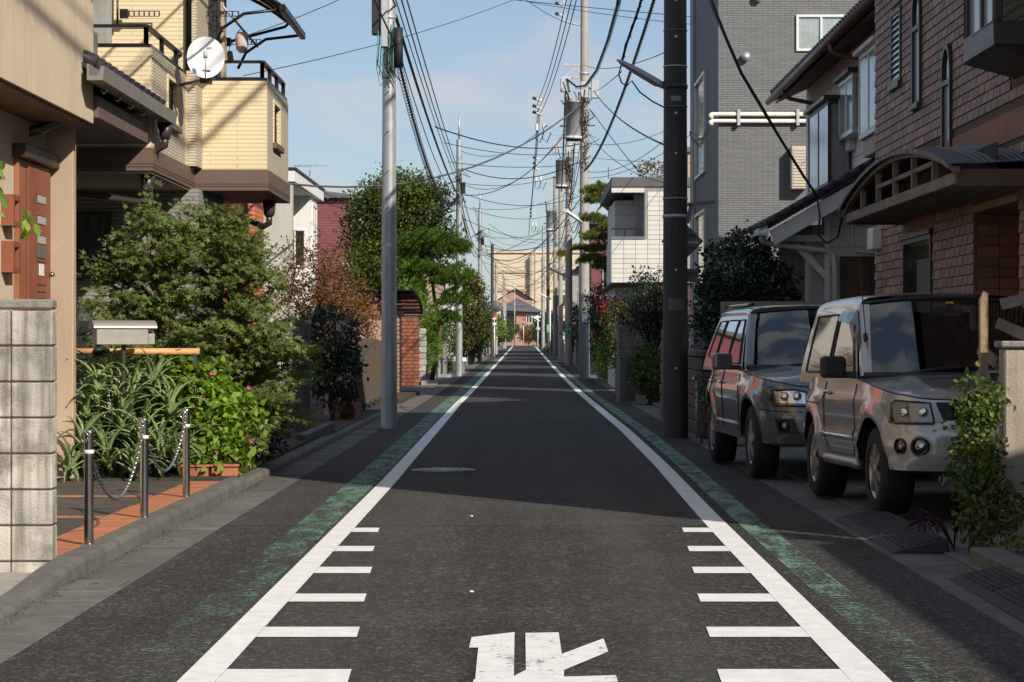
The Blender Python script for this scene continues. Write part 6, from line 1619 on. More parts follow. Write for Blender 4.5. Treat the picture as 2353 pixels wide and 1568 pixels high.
# wrapped dark pole on the right
R1 = pole("wrapped_pole", "thick dark wrapped utility pole on the right before the cars", 2.08, 29.4, 12.0, .178, .135, "pole_wrap")
def rR(z): return .178 - .043 * z / 12
for z in (.95, 2.3, 3.9, 4.45, 5.5, 6.0): 
    MB().lathe((2.08, 29.4 - rR(z) - .004, z), [(.022, -.004), (.022, .004), (.012, .008)], 12, 'y').build("rivet_ring", "alu", R1)
for z, mt, h in ((3.02, "galv", .05), (3.28, "stone_pale", .02), (4.80, "bronze", .06), (5.1, "alu", .018), (5.6, "ink_grey", .012), (4.55, "ink_grey", .012)): band(R1, 2.08, 29.4, rR(z), z, mt, h)
MB().bar((2.20, 29.35, 3.20), (2.62, 29.35, 3.24), .05, .05).bar((2.24, 29.35, 2.95), (2.30, 29.35, 3.2), .05, .06).build("bracket", "sign_back", R1)
# street lamp on it
sl_ = thing("street_lamp", "long grey street lamp arm on the dark wrapped pole", "street lamp", P(1520, 195, 29.2))
a, b_ = P(1519, 197, 29.15), P(1418, 138, 28.9); d = (b_ - a).normalized(); sd_ = d.cross(Vector((0, 0, 1))).normalized(); up_ = sd_.cross(d)
if up_.z < 0: up_ = -up_
vs = []
for t, w0, h0 in ((0, .05, .035), (.08, .085, .05), (.55, .085, .045), (.9, .05, .03), (1, .012, .012)):
    q = a.lerp(b_, t); vs += [q + sd_ * w0 - up_ * h0 * .6, q - sd_ * w0 - up_ * h0 * .6, q - sd_ * w0 * .7 + up_ * h0, q + sd_ * w0 * .7 + up_ * h0]
MB().add(vs, [(4 * k + i, 4 * k + (i + 1) % 4, 4 * k + 4 + (i + 1) % 4, 4 * k + 4 + i) for k in range(4) for i in range(4)] + [(0, 1, 2, 3), (16, 19, 18, 17)]).build("housing", "lamp_grey", sl_, .006)
MB().add([a.lerp(b_, .1) + sd_ * .06 - up_ * .034, a.lerp(b_, .1) - sd_ * .06 - up_ * .034, a.lerp(b_, .85) - sd_ * .035 - up_ * .026, a.lerp(b_, .85) + sd_ * .035 - up_ * .026], [(0, 1, 2, 3)]).build("lens", "lamp_lens", sl_)
MB().obox(a + Vector((.03, .0, .01)), (.08, .10, .09)).build("clamp", "bronze", sl_)
# diamond sign seen from behind, and small board under it
ds = thing("diamond_sign", "grey back of a diamond sign half hidden by the dark pole", "sign", P(1568, 555, 30.2))
c = P(1568, 555, 30.2); R_ = .30
MB().prism([(c.x - R_, c.z), (c.x, c.z - R_), (c.x + R_, c.z), (c.x, c.z + R_)], 'y', c.y, c.y + .012).build("plate", "sign_back", ds)
for dz in (.09, -.09): MB().box(c.x - .19, c.x + .19, c.y - .02, c.y - .001, c.z + dz - .012, c.z + dz + .012).build("rail", "bronze", ds)
MB().box(c.x + .04, c.x + .22, c.y - .004, c.y - .0005, c.z - .03, c.z - .002).build("sticker", "sign_white", ds)
for k in range(7): MB().box(c.x + .05 + k * .023, c.x + .062 + k * .023, c.y - .006, c.y - .0042, c.z - .026, c.z - .007).build("lettering", "ink_grey", ds)
sb = thing("small_board", "small grey sign board under the diamond sign", "sign", P(1590, 632, 30.2))
c2 = P(1585, 632, 30.2); MB().box(c2.x - .12, c2.x + .125, c2.y, c2.y + .02, c2.z - .10, c2.z + .09).build("plate", "sign_back", sb, .004)
for dz in (0, .03): MB().box(c2.x - .1, c2.x + .10, c2.y - .012, c2.y - .001, c2.z + dz - .006, c2.z + dz + .006).build("rail", "bronze", sb)
# concrete poles down the right
R2 = pole("concrete_pole", "tall concrete pole carrying the nearest grey transformer", 2.04, 72.5, 13.4, .18, .125, "concrete_pole")
R3 = pole("concrete_pole", "concrete pole with the green school zone plate", 2.08, 100, 12.6, .19, .13, "concrete_pole")
R4 = pole("concrete_pole", "fourth concrete pole down the right with dark lower wrap", 1.97, 136, 11.5, .16, .12, "concrete_pole")
R5 = pole("wrapped_pole", "slim black wrapped pole far down the right side", 1.75, 158, 10.5, .14, .11, "pole_wrap")
R6 = pole("steel_pole", "pale steel pole farthest down the right side", 1.66, 188, 11, .15, .11, "steel_pole")
L2 = pole("steel_pole", "pale steel pole beside the clipped pine on the left", -2.29, 74.8, 8.3, .125, .10, "steel_pole")
L3 = pole("steel_pole", "slim steel pole beyond the persimmon tree", -2.32, 111, 8.0, .12, .10, "steel_pole")
L4 = pole("wrapped_pole", "slim dark pole with the no entry sign on the left", -2.05, 136, 7.2, .11, .095, "pole_wrap")
L5 = pole("concrete_pole", "pale thin pole just behind the dark left pole", -2.02, 152, 6.5, .11, .09, "concrete_pole")
L6 = pole("concrete_pole", "left one of the thin far poles near the street end", -2.0, 205, 7.6, .11, .09, "concrete_pole")
L7 = pole("concrete_pole", "right one of the thin far poles near the street end", -1.9, 212, 7.0, .11, .09, "concrete_pole")
for i, (x, Y, H, lab) in enumerate(((.75, 272, 11.5, "far concrete pole rising beside the pink house gable"), (1.35, 278, 12.5, "far concrete pole just right of the other one by the school"), (1.9, 225, 9.5, "grey pole between the white sign post and the far conifers"), (2.0, 118, 11.0, "grey pole right behind the school zone pole"))):
    pole("concrete_pole", lab, x, Y, H, .14, .11, "concrete_pole")
for (t, x, Y, H, r) in ((R2, 2.04, 72.5, 13.4, .15), (R3, 2.08, 100, 12.6, .16), (R4, 1.97, 136, 11.5, .14)):
    for k in range(10): 
        z = gz(Y) + 2 + k * .9; s_ = 1 if k % 2 else -1
        MB().tube([(x + s_ * r * .9, Y, z), (x + s_ * (r + .12), Y, z)], .012, 4).build("step_bolt", "galv", t)
    for z in (6.1, 7.3, 8.6, 9.6, 10.3): band(t, x, Y, r, gz(Y) + z, "galv", .08)
MB().cyl((1.97, 135.99, gz(136)), (1.97, 135.99, gz(136) + 3.9), .168, .16, 18).build("wrap", "sign_back", R4)
MB().cyl((2.04, 72.49, gz(72)), (2.04, 72.49, gz(72) + 2.9), .186, .178, 18).build("wrap", "sign_back", R2)
for z in (2.85, 4.4): MB().lathe((2.04, 72.5, gz(72) + z), [(.19, 0), (.19, .03)], 16).build("band", "galv", R2)
# equipment on R2 and R3: transformer, boxes, arms, insulators
def transformer(t, x, Y, z, r, h):
    MB().lathe((x, Y, z), [(r * .9, 0), (r, .02), (r, h * .97), (r * 1.06, h * .97), (r * 1.06, h)], 20).build("transformer", "transformer", t)
    o = MB().lathe((x, Y, z - .02), [(r * 1.12, -.06), (r * 1.12, .02)], 20).build("transformer_base", "white_pvc", t)
    MB().box(x - .25, x + .3, Y - .04, Y + .04, z - .16, z - .085).build("transformer_arm", "ink", t)
    for a in (-.5, .4): MB().cyl((x + a * r, Y - r * .3, z + h), (x + a * r, Y - r * .3, z + h + .16), .035, .025, 8).build("bushing", "porcelain", t)
def insulator(t, p, d):
    p = Vector(p); d = Vector(d).normalized()
    MB().tube([p, p + d * .09], .045, 8).build("insulator", "porcelain", t)
    MB().tube([p + d * .09, p + d * .19], .035, 8).build("insulator", "porcelain", t)
    MB().tube([p + d * .19, p + d * .32], .055, 7).build("insulator_cap", "ink", t)
def rig(t, x, Y, yo, s=1.0, boxes=True):
    """equipment of one pole; yo(y) gives heights from picture rows measured at that pole"""
    transformer(t, x - .38 * s, Y - .15, yo(315), .27 * s, yo(235) - yo(315))
    for yy in (150, 178):
        MB().bar((x - .75 * s, Y, yo(yy)), (x + .1, Y, yo(yy)), .08, .09).build("cross_arm", "galv", t)
    MB().bar((x - .7 * s, Y, yo(178)), (x - .1, Y, yo(150)), .05, .06).build("brace", "galv", t)
    if boxes:
        MB().box(x - .82 * s, x - .45 * s, Y - .2, Y - .02, yo(213), yo(180)).build("switch_box", "lamp_grey", t, .02)
        MB().box(x - .14, x + .12, Y - .34, Y - .18, yo(228), yo(190)).build("terminal_box", "lamp_grey", t, .02)
        MB().box(x + .22, x + .48, Y - .3, Y - .1, yo(228), yo(186)).build("terminal_box", "lamp_grey", t, .02)
        MB().bar((x + .1, Y - .15, yo(205)), (x + .3, Y - .2, yo(205)), .05, .05).build("bracket", "galv", t)
    MB().bar((x - 1.45 * s, Y, yo(290)), (x - .5, Y, yo(290)), .05, .06).build("cross_arm", "galv", t)
    ra = MB().box(x - 1.49 * s, x - 1.43 * s, Y - .03, Y + .03, yo(292), yo(226)).build("riser_arm", "lamp_grey", t)
    for yy in (232, 250, 264): insulator(t, (x - 1.46 * s, Y, yo(yy)), (-1, 0, .35))
    for xx in (1.62, 1.38): 
        MB().cyl((x - xx * s, Y, yo(300)), (x - xx * s, Y, yo(285)), .055, None, 8).build("fuse_cutout", "porcelain", t)
        MB().tube([(x - xx * s, Y, yo(300)), (x - xx * s - .05, Y, yo(318)), (x - xx * s + .1, Y, yo(328)), (x - xx * s + .25, Y, yo(305))], .018, 5).build("lead_wire", "cable", t)
    rg = np.random.default_rng(int(Y))
    for k in range(16):
        q = (x + rg.uniform(-.9, .35) * s, Y - .25 - rg.random() * .15, yo(rg.uniform(190, 240))); q2 = (x + rg.uniform(-.45, .35) * s, Y - .28, yo(rg.uniform(225, 300)))
        mid = ((q[0] + q2[0]) / 2 + rg.normal() * .1, Y - .35, min(q[2], q2[2]) - rg.uniform(.1, .5))
        pts = [Vector(q) * (1 - t_) ** 2 + Vector(mid) * 2 * t_ * (1 - t_) + Vector(q2) * t_ ** 2 for t_ in np.linspace(0, 1, 8)]
        MB().tube(pts, rg.choice([.010, .014, .02]), 5).build("jumper", "cable" if k % 4 else "cable_grey", t)
    for k in range(22):
        z0 = yo(rg.uniform(240, 370)); m = MB().tube([(x + rg.normal() * .08, Y - .18, z0), (x + rg.normal() * .22, Y - .25, z0 - .2), (x + rg.normal() * .1, Y - .19, z0 - .45)], .014, 4)
        m.build("jumper", "cable_grey" if k % 2 else "cable", t)
yo2 = lambda y: CAM_H + (VY - y) * 72.5 / F_PX
rig(R2, 2.04, 72.5, yo2)
yo3 = lambda y: CAM_H + (VY - (430 - (320 - y) * .72)) * 100 / F_PX
rig(R3, 2.08, 100, yo3, .95)
yo4 = lambda y: CAM_H + (VY - (530 - (320 - y) * .53)) * 136 / F_PX
rig(R4, 1.97, 136, yo4, .9, False)
for yy in (14, 38, -6): insulator(R2, (1.35, 72.5, yo2(yy)), (-1, 0, .35))
MB().box(1.32, 1.40, 72.46, 72.54, yo2(50), yo2(-10)).build("riser_arm", "galv", R2)
MB().bar((1.35, 72.5, yo2(48)), (2.0, 72.5, yo2(60)), .05, .06).build("cross_arm", "galv", R2)
# top gear of the small poles
for (t, x, Y, H) in ((L2, -2.29, 74.8, 8.3), (L3, -2.32, 111, 8.0)):
    z = gz(Y) + H
    MB().tube([(x, Y, z), (x, Y, z + .9)], .035, 6).build("mast", "galv", t)
    rg = np.random.default_rng(int(Y) + 1)
    MB().box(x + .08, x + .22, Y - .12, Y + .02, z - 1.9, z - 1.5).build("splice_box", "ink", t)
    for k in range(12):
        z0 = z - 1.0 - rg.random() * 1.1; MB().tube([(x + rg.normal() * .12, Y - .14, z0), (x + rg.normal() * .25, Y - .2, z0 - .3), (x + rg.normal() * .12, Y - .15, z0 - .1)], .016, 4).build("jumper", "cable", t)
# lamps on the far poles
for i, (x, y, x2, y2, Y, lab) in enumerate(((1340, 512, 1300, 485, 72.0, "slanted white street lamp on the nearest concrete pole"), (1297, 634, 1262, 617, 99.5, "slanted white street lamp below the yellow sign"), (1266, 688, 1240, 675, 135.5, "white street lamp on the fourth right pole"), (1240, 738, 1222, 728, 187, "smallest white street lamp far down the street"))):
    t = thing("street_lamp", lab, "street lamp", P(x, y, Y), "lamps on the far poles")
    MB().bar(P(x, y, Y), P(x2, y2, Y - .4), .16, .08).build("housing", "white_plastic", t, .01)
    MB().obox(P(x2, y2, Y - .4), (.2, .16, .14)).build("head", "lamp_lens", t, .02)
gl_ = thing("globe_lamp", "white globe lamp on a thin post at the end of the street", "street lamp", (-1.17, 254, .68))
MB().tube([(-1.17, 254, .6), (-1.17, 254, 7.55)], .07, 8).build("post", "concrete_pole", gl_)
MB().ball((-1.17, 254, 7.7), .2, 10).build("globe", "dish_white", gl_)
# number plates and bands on the near poles
for (t, x, Y, r, z, mt, hh, ww) in ((R1, 2.08, 29.4, .176, 1.75, "sign_grey", .16, 1.2), (R1, 2.08, 29.4, .160, 4.62, "ink_grey", .07, .9), (L1, -2.05, 32.3, .118, 1.95, "lamp_grey", .14, 1.1), (L1, -2.05, 32.3, .115, 2.75, "sign_white", .05, .7), (R2, 2.04, 72.5, .19, 1.9, "sign_white", .3, .9)):
    vs = []
    for i in range(7):
        A = -math.pi / 2 + (i / 6 - .5) * ww
        for dz in (0, hh): vs.append((x + (r + .006) * math.cos(A), Y + (r + .006) * math.sin(A), gz(Y) + z + dz))
    MB().add(vs, [(2 * i, 2 * i + 2, 2 * i + 3, 2 * i + 1) for i in range(6)]).build("number_plate", mt, t)
# ---- text helper and signs
def text_mesh(s_, size, name="lettering"):
    cu = bpy.data.curves.new("t", 'FONT'); cu.body = s_; cu.size = size; cu.align_x = 'CENTER'; cu.align_y = 'CENTER'; cu.resolution_u = 3
    ob = bpy.data.objects.new("t", cu); col.objects.link(ob); bpy.context.view_layer.update()
    dg = bpy.context.evaluated_depsgraph_get(); me = bpy.data.meshes.new_from_object(ob.evaluated_get(dg))
    bpy.data.objects.remove(ob); bpy.data.curves.remove(cu); me.name = name
    return me
def text_on(parent, s_, size, loc, mat, rot=(math.pi / 2, 0, 0)):
    me = text_mesh(s_, size); me.materials.clear(); me.materials.append(MATS[mat])
    return obj_from_mesh("lettering", me, parent, loc, rot)
for (x, Y, r, zc, lab, k) in ((2.08, 100, .19, 1.60, "green school zone plate on the third concrete pole", 1.0), (1.75, 158, .14, 1.85, "green school zone plate on the black far pole", .9)):
    sg_ = thing("school_plate", lab, "sign", (x, Y - r, gz(Y) + zc)); z = gz(Y) + zc
    vs = []; n = 8
    for i in range(n + 1):
        A = -math.pi / 2 + (i / n - .5) * 2.2
        for dz in (-.33 * k, .33 * k): vs.append((x + (r + .012) * math.cos(A), Y + (r + .012) * math.sin(A), z + dz))
    MB().add(vs, [(2 * i, 2 * i + 2, 2 * i + 3, 2 * i + 1) for i in range(n)]).build("plate", "sign_green", sg_)
    text_on(sg_, "文", .30 * k, (x, Y - r - .03, z), "sign_white")
    text_on(sg_, "学童", .11 * k, (x, Y - r - .03, z + .24 * k), "sign_white"); text_on(sg_, "注意", .09 * k, (x, Y - r - .03, z - .24 * k), "sign_white")
def round_sign(name, lab, c, r, parts, post_to=None):
    t = thing(name, lab, "sign", c)
    for i, (rr_, mt) in enumerate(parts):
        MB().lathe((c.x, c.y - i * .01, c.z), [(rr_, -.004), (rr_, .004)], 24, 'y').build("plate", mt, t)
    if post_to is not None: MB().tube([(c.x, c.y + .03, post_to), (c.x, c.y + .03, c.z + .25)], .04, 6).build("post", "white_plastic", t)
    return t
t = round_sign("no_entry_sign", "red and white no entry sign beside the dark left pole", P(1136, 733, 135), .19, [(.19, "sign_red")], gz(135))
c = P(1136, 733, 135); MB().box(c.x - .13, c.x + .13, c.y - .02, c.y - .008, c.z - .03, c.z + .03).build("bar", "sign_white", t)
MB().box(c.x - .12, c.x + .14, c.y - .02, c.y - .008, c.z - .38, c.z - .24).build("sub_plate", "sign_white", t)
round_sign("mirror_back", "round dark back of a traffic mirror on the left pole", P(1142, 705, 134.5), .34, [(.34, "sign_grey")])
round_sign("blue_sign", "round blue sign above the no parking sign", P(1159, 729, 200), .17, [(.17, "sign_blue")], gz(200))
t = round_sign("no_parking_sign", "red ringed blue no parking sign on the far left", P(1159, 752, 199.8), .19, [(.19, "sign_red"), (.13, "sign_blue")])
c = P(1159, 752, 199.8); MB().bar((c.x - .12, c.y - .03, c.z + .12), (c.x + .12, c.y - .03, c.z - .12), .02, .04, (0, 1, 0)).build("slash", "sign_red", t)
t = round_sign("no_parking_sign", "no parking sign under a red triangle at the street end", P(1203, 745, 248), .18, [(.18, "sign_red"), (.12, "sign_blue")], .66)
c = P(1203, 735, 247.8); MB().prism([(c.x - .24, c.z + .17), (c.x + .24, c.z + .17), (c.x, c.z - .22)], 'y', c.y, c.y + .02).build("stop_triangle", "sign_red", t)
ys_ = thing("yellow_sign", "yellow sign plate fixed high between the right poles", "sign", P(1292, 582, 99)); c = P(1291, 582, 99)
MB().prism([(c.x - .18, c.z - .16), (c.x + .18, c.z - .16), (c.x + .27, c.z), (c.x + .22, c.z + .15), (c.x - .22, c.z + .15), (c.x - .27, c.z)], 'y', c.y, c.y + .03).build("plate", "sign_yellow", ys_)
for dz in (-.05, .04): MB().box(c.x - .15, c.x + .15, c.y - .008, c.y - .001, c.z + dz - .015, c.z + dz + .015).build("lettering", "ink", ys_)
MB().bar((c.x + .2, c.y + .02, c.z), (2.0, 99.9, c.z), .03, .03).build("bracket", "galv", ys_)
wp = thing("white_sign_post", "white sign post with small round plate on the far right", "sign post", (1.32, 210, gz(210)))
MB().tube([(1.32, 210, gz(210)), (1.32, 210, gz(210) + 3.3)], .06, 6).build("post", "white_plastic", wp)
MB().lathe((1.32, 209.9, gz(210) + 1.9), [(.22, -.01), (.22, .01)], 14, 'y').build("plate", "lamp_grey", wp)
MB().box(1.05, 1.6, 209.9, 210.0, gz(210) + 3.0, gz(210) + 3.2).build("top_plate", "white_plastic", wp)
for i, (x, y0, y1, Y, r, lab) in enumerate(((1333.5, 600, 820, 80, .05, "slim white post just left of the concrete pole"), (1264, 690, 803, 150, .05, "slim pale post between the far right poles"))):
    a = P(x, y0, Y); b_ = Vector((a.x, a.y, gz(Y))); t = thing("slim_post", lab, "post", b_); MB().tube([b_, a], r, 6).build("post", "white_plastic", t)
# ---- overhead cables
_seen = {}
ORD = ["uppermost", "second", "third", "fourth", "fifth", "sixth", "seventh"]
def cable(lab, pts, r, mat="cable", group="overhead cables", spiral=0.0):
    o = MB().tube(pts, r, 5 if r < .012 else 6)
    if group != "overhead cables" and "far poles" not in lab:
        k = _seen.get(lab, 0); _seen[lab] = k + 1; lab = ORD[k] + " " + lab
    t = o.build("overhead_cable", mat); label(t, lab, "cable", group)
    if spiral:
        L = [Vector(p) for p in pts]; hp = []; acc = 0
        fine = []
        for a, b_ in zip(L, L[1:]):
            n = max(1, int((b_ - a).length / .035)); fine += [a.lerp(b_, k / n) for k in range(n)]
        for k, q in enumerate(fine):
            A = k * .75; hp.append(q + Vector((math.cos(A) * spiral, 0, math.sin(A) * spiral - spiral * .6)))
        MB().tube(hp, .0055, 3, None, False).build("spiral_hanger", mat, t)
    return t
L1t = lambda z: (-1.95, 32.3, z)
cable("thick cable with spiral hanger sagging from the left steel pole", cat_pts(L1t(5.75), P(1052, 450, 74.8), 1.05), .022, spiral=.055)
cable("thick black cable running from the left steel pole to the pine side pole", cat_pts(L1t(6.25), P(1052, 448, 74.8), .25), .026)
for i, (z, y, s_) in enumerate(((6.5, 425, .15), (6.8, 405, .2), (5.9, 455, .5), (7.1, 395, .1))):
    cable("thin black cable of the span from steel pole to pine side pole", cat_pts(L1t(z), P(1053, y, 74.8), s_), .010 + .003 * (i % 2), group="cables of the first left span")
for i, (z, z2) in enumerate(((6.4, 6.1), (6.9, 6.6), (5.8, 5.9))):
    cable("cable leading off above from the left steel pole top", cat_pts(L1t(z), (-2.2, -4, z2 + 1.2), .3), .014, group="cables leaving the left pole towards the viewer")
for i, (y1, y2, s_) in enumerate(((440, 575, .6), (452, 583, .9), (420, 560, .3), (460, 590, .5))):
    cable("black cable between the pine side pole and the next left pole", cat_pts(P(1055, y1, 74.8), P(1103, y2, 111), s_), .018, group="cables of the second left span")
cable("heavy cable from the pine side pole curving across to the right poles", cat_pts(P(1055, 448, 74.8), P(1345, 245, 72.3), .9), .014)
cable("thick line crossing the street from the left houses to the transformer pole", cat_pts(P(560, 408, 45), P(1340, 236, 72.3), 1.15), .026, "cable_grey")
cable("thin line crossing the sky from the cream house to the upper right", cat_pts(P(560, 174, 40), P(1180, 0, 60), .15), .009)
cable("thin line crossing the sky behind the dark wrapped pole", cat_pts(P(1180, 0, 60), P(2050, 72, 46), .05), .010)
cable("second thin line in front of the grey building", cat_pts(P(1180, -2, 60), P(2060, 84, 46), .2), .008)
for i, (x, y, xr, yr, Y) in enumerate(((612, -18, 700, -70, 30), (560, 84, 800, -10, 34))):
    cable("thin wire above the smoked awning of the cream house", cat_pts(P(x - 60, y + 18, Y), P(xr, yr, Y + 2), .05), .007, group="wires above the awning")
# heavy cables overhead on the right
cable("thick spiral wrapped cable sweeping down to the transformer pole", [P(1470, -330, 22), P(1443, -120, 35), P(1420, 10, 48), P(1398, 90, 56), P(1372, 160, 64), P(1345, 197, 70), P(1325, 200, 72), P(1302, 182, 72.3)], .032, spiral=.05)
cable("thick black cable sloping down past the street lamp", cat_pts((2.02, 29.3, 6.8), P(1342, 392, 72.3), .55), .024, spiral=.03)
cable("thick black cable dropping to the lamp from above", [P(1490, -60, 27), P(1468, 20, 28.6), P(1440, 100, 29), P(1430, 138, 29)], .018, spiral=.022)
cable("lamp feed lead looping under the street lamp", [P(1430, 138, 29), P(1422, 172, 29), P(1428, 190, 29), P(1440, 198, 29), P(1452, 186, 29), P(1470, 212, 29), P(1500, 234, 29.2), P(1524, 246, 29.3)], .011)
for i in range(3):
    cable("bundled cable along the right pole line over the near street", cat_pts((2.05, 29.4, 9.0 + .35 * i), (2.0, -14, 11.6 + .3 * i), .5), .035 if i == 0 else .018, group="bundled cables over the near street", spiral=.07 if i == 0 else 0)
cable("black drop cable slanting to the cream house verge", [P(1612, -60, 30), P(1640, 15, 30), P(1670, 90, 30), P(1705, 170, 30), P(1750, 245, 30.1), P(1800, 330, 30.2), P(1850, 410, 30.3), P(1880, 455, 30.3)], .020)
cable("thin drop wire slanting beside the black drop cable", [P(1606, -60, 30), P(1634, 15, 30), P(1700, 168, 30), P(1745, 245, 30.1), P(1797, 330, 30.2), P(1848, 412, 30.3)], .006)
for i, (x1, y1, Y1, x2, y2, Y2, s_, r) in enumerate(((1365, 210, 72, 1530, 335, 34, .2, .016), (1355, 250, 72, 1560, 500, 58, .1, .014), (1362, 212, 72, 1428, 165, 29, .05, .008), (1350, 395, 72, 1530, 320, 60, .3, .010), (1350, 410, 72, 1600, 300, 55, .3, .010), (1350, 362, 72, 1850, 372, 43, .1, .008), (1350, 330, 72, 1530, 300, 70, .2, .009))):
    cable("service wire fanning out from the transformer pole to the right houses", cat_pts(P(x1, y1, Y1), P(x2, y2, Y2), s_), r, group="service wires from the transformer pole")
# long spans along the right poles
for i, (y1, y2, y3, s_) in enumerate(((232, 372, 478, .5), (250, 384, 484, .5), (264, 394, 490, .5))):
    cable("high tension wire along the right pole line", [*cat_pts(P(1236 + i * 2, y1, 72.5), P(1228, y2, 100), .25), *cat_pts(P(1228, y2, 100), P(1219, y3, 136), .25)[1:], P(1215, y3 + 60, 188)], .012, group="high tension wires on the right")
    cable("high tension wire slanting up out of view on the right", cat_pts(P(1236 + i * 2, y1, 72.5), P(1330 + i * 14, -140, 40), .4), .012, group="high tension wires rising to the viewer")
for i, (x1, y1, x2, y2, s_, r) in enumerate(((1320, 330, 1300, 470, 1.0, .024), (1345, 400, 1307, 505, 1.2, .020), (1300, 182, 1290, 440, .3, .03), (1346, 420, 1308, 540, .9, .016), (1343, 300, 1308, 452, .6, .016))):
    cable("black cable between the first and second transformer poles", cat_pts(P(x1, y1, 72.4), P(x2, y2, 99.8), s_), r, group="cables between the transformer poles")
for i, (y1, y2, s_, r) in enumerate(((470, 560, .8, .022), (505, 580, 1.0, .02), (530, 600, .6, .02), (555, 610, .9, .016))):
    cable("cable further down the right pole line", [*cat_pts(P(1306, y1, 99.8), P(1276, y2, 136), s_), *cat_pts(P(1276, y2, 136), P(1250, y2 + 50, 188), s_)[1:]], r, group="cables further down the right")
rg = np.random.default_rng(21)
for i, (x1, y1, Y1, x2, y2, Y2, s_) in enumerate(((1000, 292, 52, 1330, 332, 72, .3), (1020, 328, 60, 1330, 350, 72, .2), (1030, 372, 66, 1330, 376, 72, .15), (1055, 385, 74.8, 1335, 370, 72.4, .5), (1055, 440, 74.8, 1330, 452, 72.4, .4), (1040, 418, 72, 1300, 398, 90, .3), (1103, 575, 111, 1345, 440, 72, 1.3), (1103, 580, 111, 1310, 460, 100, 1.6), (1055, 470, 74.8, 1305, 480, 100, .5), (1103, 560, 111, 1280, 545, 136, .6), (1103, 600, 111, 1276, 575, 136, .7), (1060, 500, 74.8, 1306, 545, 100, .4), (1133, 610, 136, 1276, 600, 136, .8), (1103, 540, 111, 1345, 500, 72, .4), (1133, 640, 136, 1258, 640, 158, .6), (1141, 660, 152, 1250, 655, 188, .5), (735, 440, 62, 1055, 468, 74.8, .4), (735, 462, 62, 1055, 480, 74.8, .4), (1155, 690, 205, 1250, 680, 188, .8), (1103, 590, 111, 1345, 460, 72, 2.4))):
    cable("service wire strung across the street between far poles", cat_pts(P(x1, y1, Y1), P(x2, y2, Y2), s_), .011 + .006 * (i % 3 == 0), group="wires strung across the far street")
for i in range(26):
    ya = rg.uniform(74, 190); yb = ya + rg.uniform(-8, 45); za = rg.uniform(4.6, 8.5); zb2 = za + rg.uniform(-1.2, 2.2)
    sx = rg.choice([-1, 1]); a_ = (-2.3 if sx < 0 else 2.0, ya, za + gz(ya)); c_ = (2.0 if sx < 0 else -2.3, yb, zb2 + gz(yb)) if rg.random() < .6 else ((-2.3 if sx < 0 else 2.0), yb + 15, zb2 + gz(yb))
    cable("service wire strung across the street between far poles", cat_pts(a_, c_, rg.uniform(.2, .9)), .012, group="wires strung across the far street")
for i, (x1, y1, Y1, x2, y2, Y2, s_) in enumerate(((1340, 150, 72, 1530, 120, 40, .2), (1335, 60, 72, 1160, -40, 50, .2), (1345, 300, 72, 1525, 420, 50, .3), (1345, 430, 72, 1420, 470, 66, .2), (1240, 300, 72.5, 1055, 345, 74.8, .5), (1300, 300, 72, 1055, 420, 74.8, .9))):
    cable("fine service wire near the transformer pole top", cat_pts(P(x1, y1, Y1), P(x2, y2, Y2), s_), .010, group="fine wires around the transformer pole")
# ---------------------------------------------------------------- bollards, mailbox, street clutter
bpos = [(-2.645, 12.95), (-2.66, 14.92), (-2.68, 16.9)]
tops = []
for i, (x, y) in enumerate(bpos):
    t = thing("bollard", ("dark steel bollard nearest the block wall", "middle steel bollard of the chained three", "steel bollard farthest from the block wall beside the flowers")[i], "bollard", (x, y, AZ), "chained bollards along the kerb")
    MB().cyl((x, y, AZ), (x, y, AZ + .685), .029, None, 18).build("post", "stainless", t)
    MB().lathe((x, y, AZ + .685), [(.029, 0), (.028, .012), (.018, .02)], 18).build("cap", "chrome", t)
    MB().lathe((x, y, AZ + .56), [(.0295, 0), (.032, .003), (.032, .022), (.0295, .025)], 18).build("collar", "alu_white", t)
    MB().lathe((x, y, AZ), [(.05, 0), (.05, .008), (.03, .016)], 18).build("foot_flange", "stainless", t)
    MB().tube([(x - .02 + .02 * math.cos(A), y - .03, AZ + .66 + .03 * math.sin(A)) for A in np.linspace(0, 6.283, 13)], .005, 5).build("ring", "chrome", t)
    tops.append(Vector((x, y - .03, AZ + .64)))
lk = MB(); 
for k in range(13):
    A = 2 * math.pi * k / 12
    lk.v.append((0, 0, 0))
lk = MB().tube([(.019 * math.cos(A), .0105 * math.sin(A), 0) for A in np.linspace(0, 6.283, 11)], .0042, 4, None, False).mesh("link"); lk.materials.append(MATS["chain_steel"])
for i in range(2):
    t = thing("chain", ("steel chain hanging between the near and middle bollards", "steel chain hanging between the middle and far bollards")[i], "chain", tops[i], "bollard chains")
    pts = cat_pts(tops[i], tops[i + 1], .42 if i == 0 else .36, 74)
    for k in range(74):
        d = pts[k + 1] - pts[k]; q = d.to_track_quat('X', 'Z').to_euler()
        e = d.to_track_quat('X', 'Z').to_matrix() @ Matrix.Rotation(math.pi / 2 if k % 2 else 0, 3, 'X')
        obj_from_mesh("link", lk, t, (pts[k] + pts[k + 1]) / 2, e.to_euler(), (d.length / .030, 1, 1))
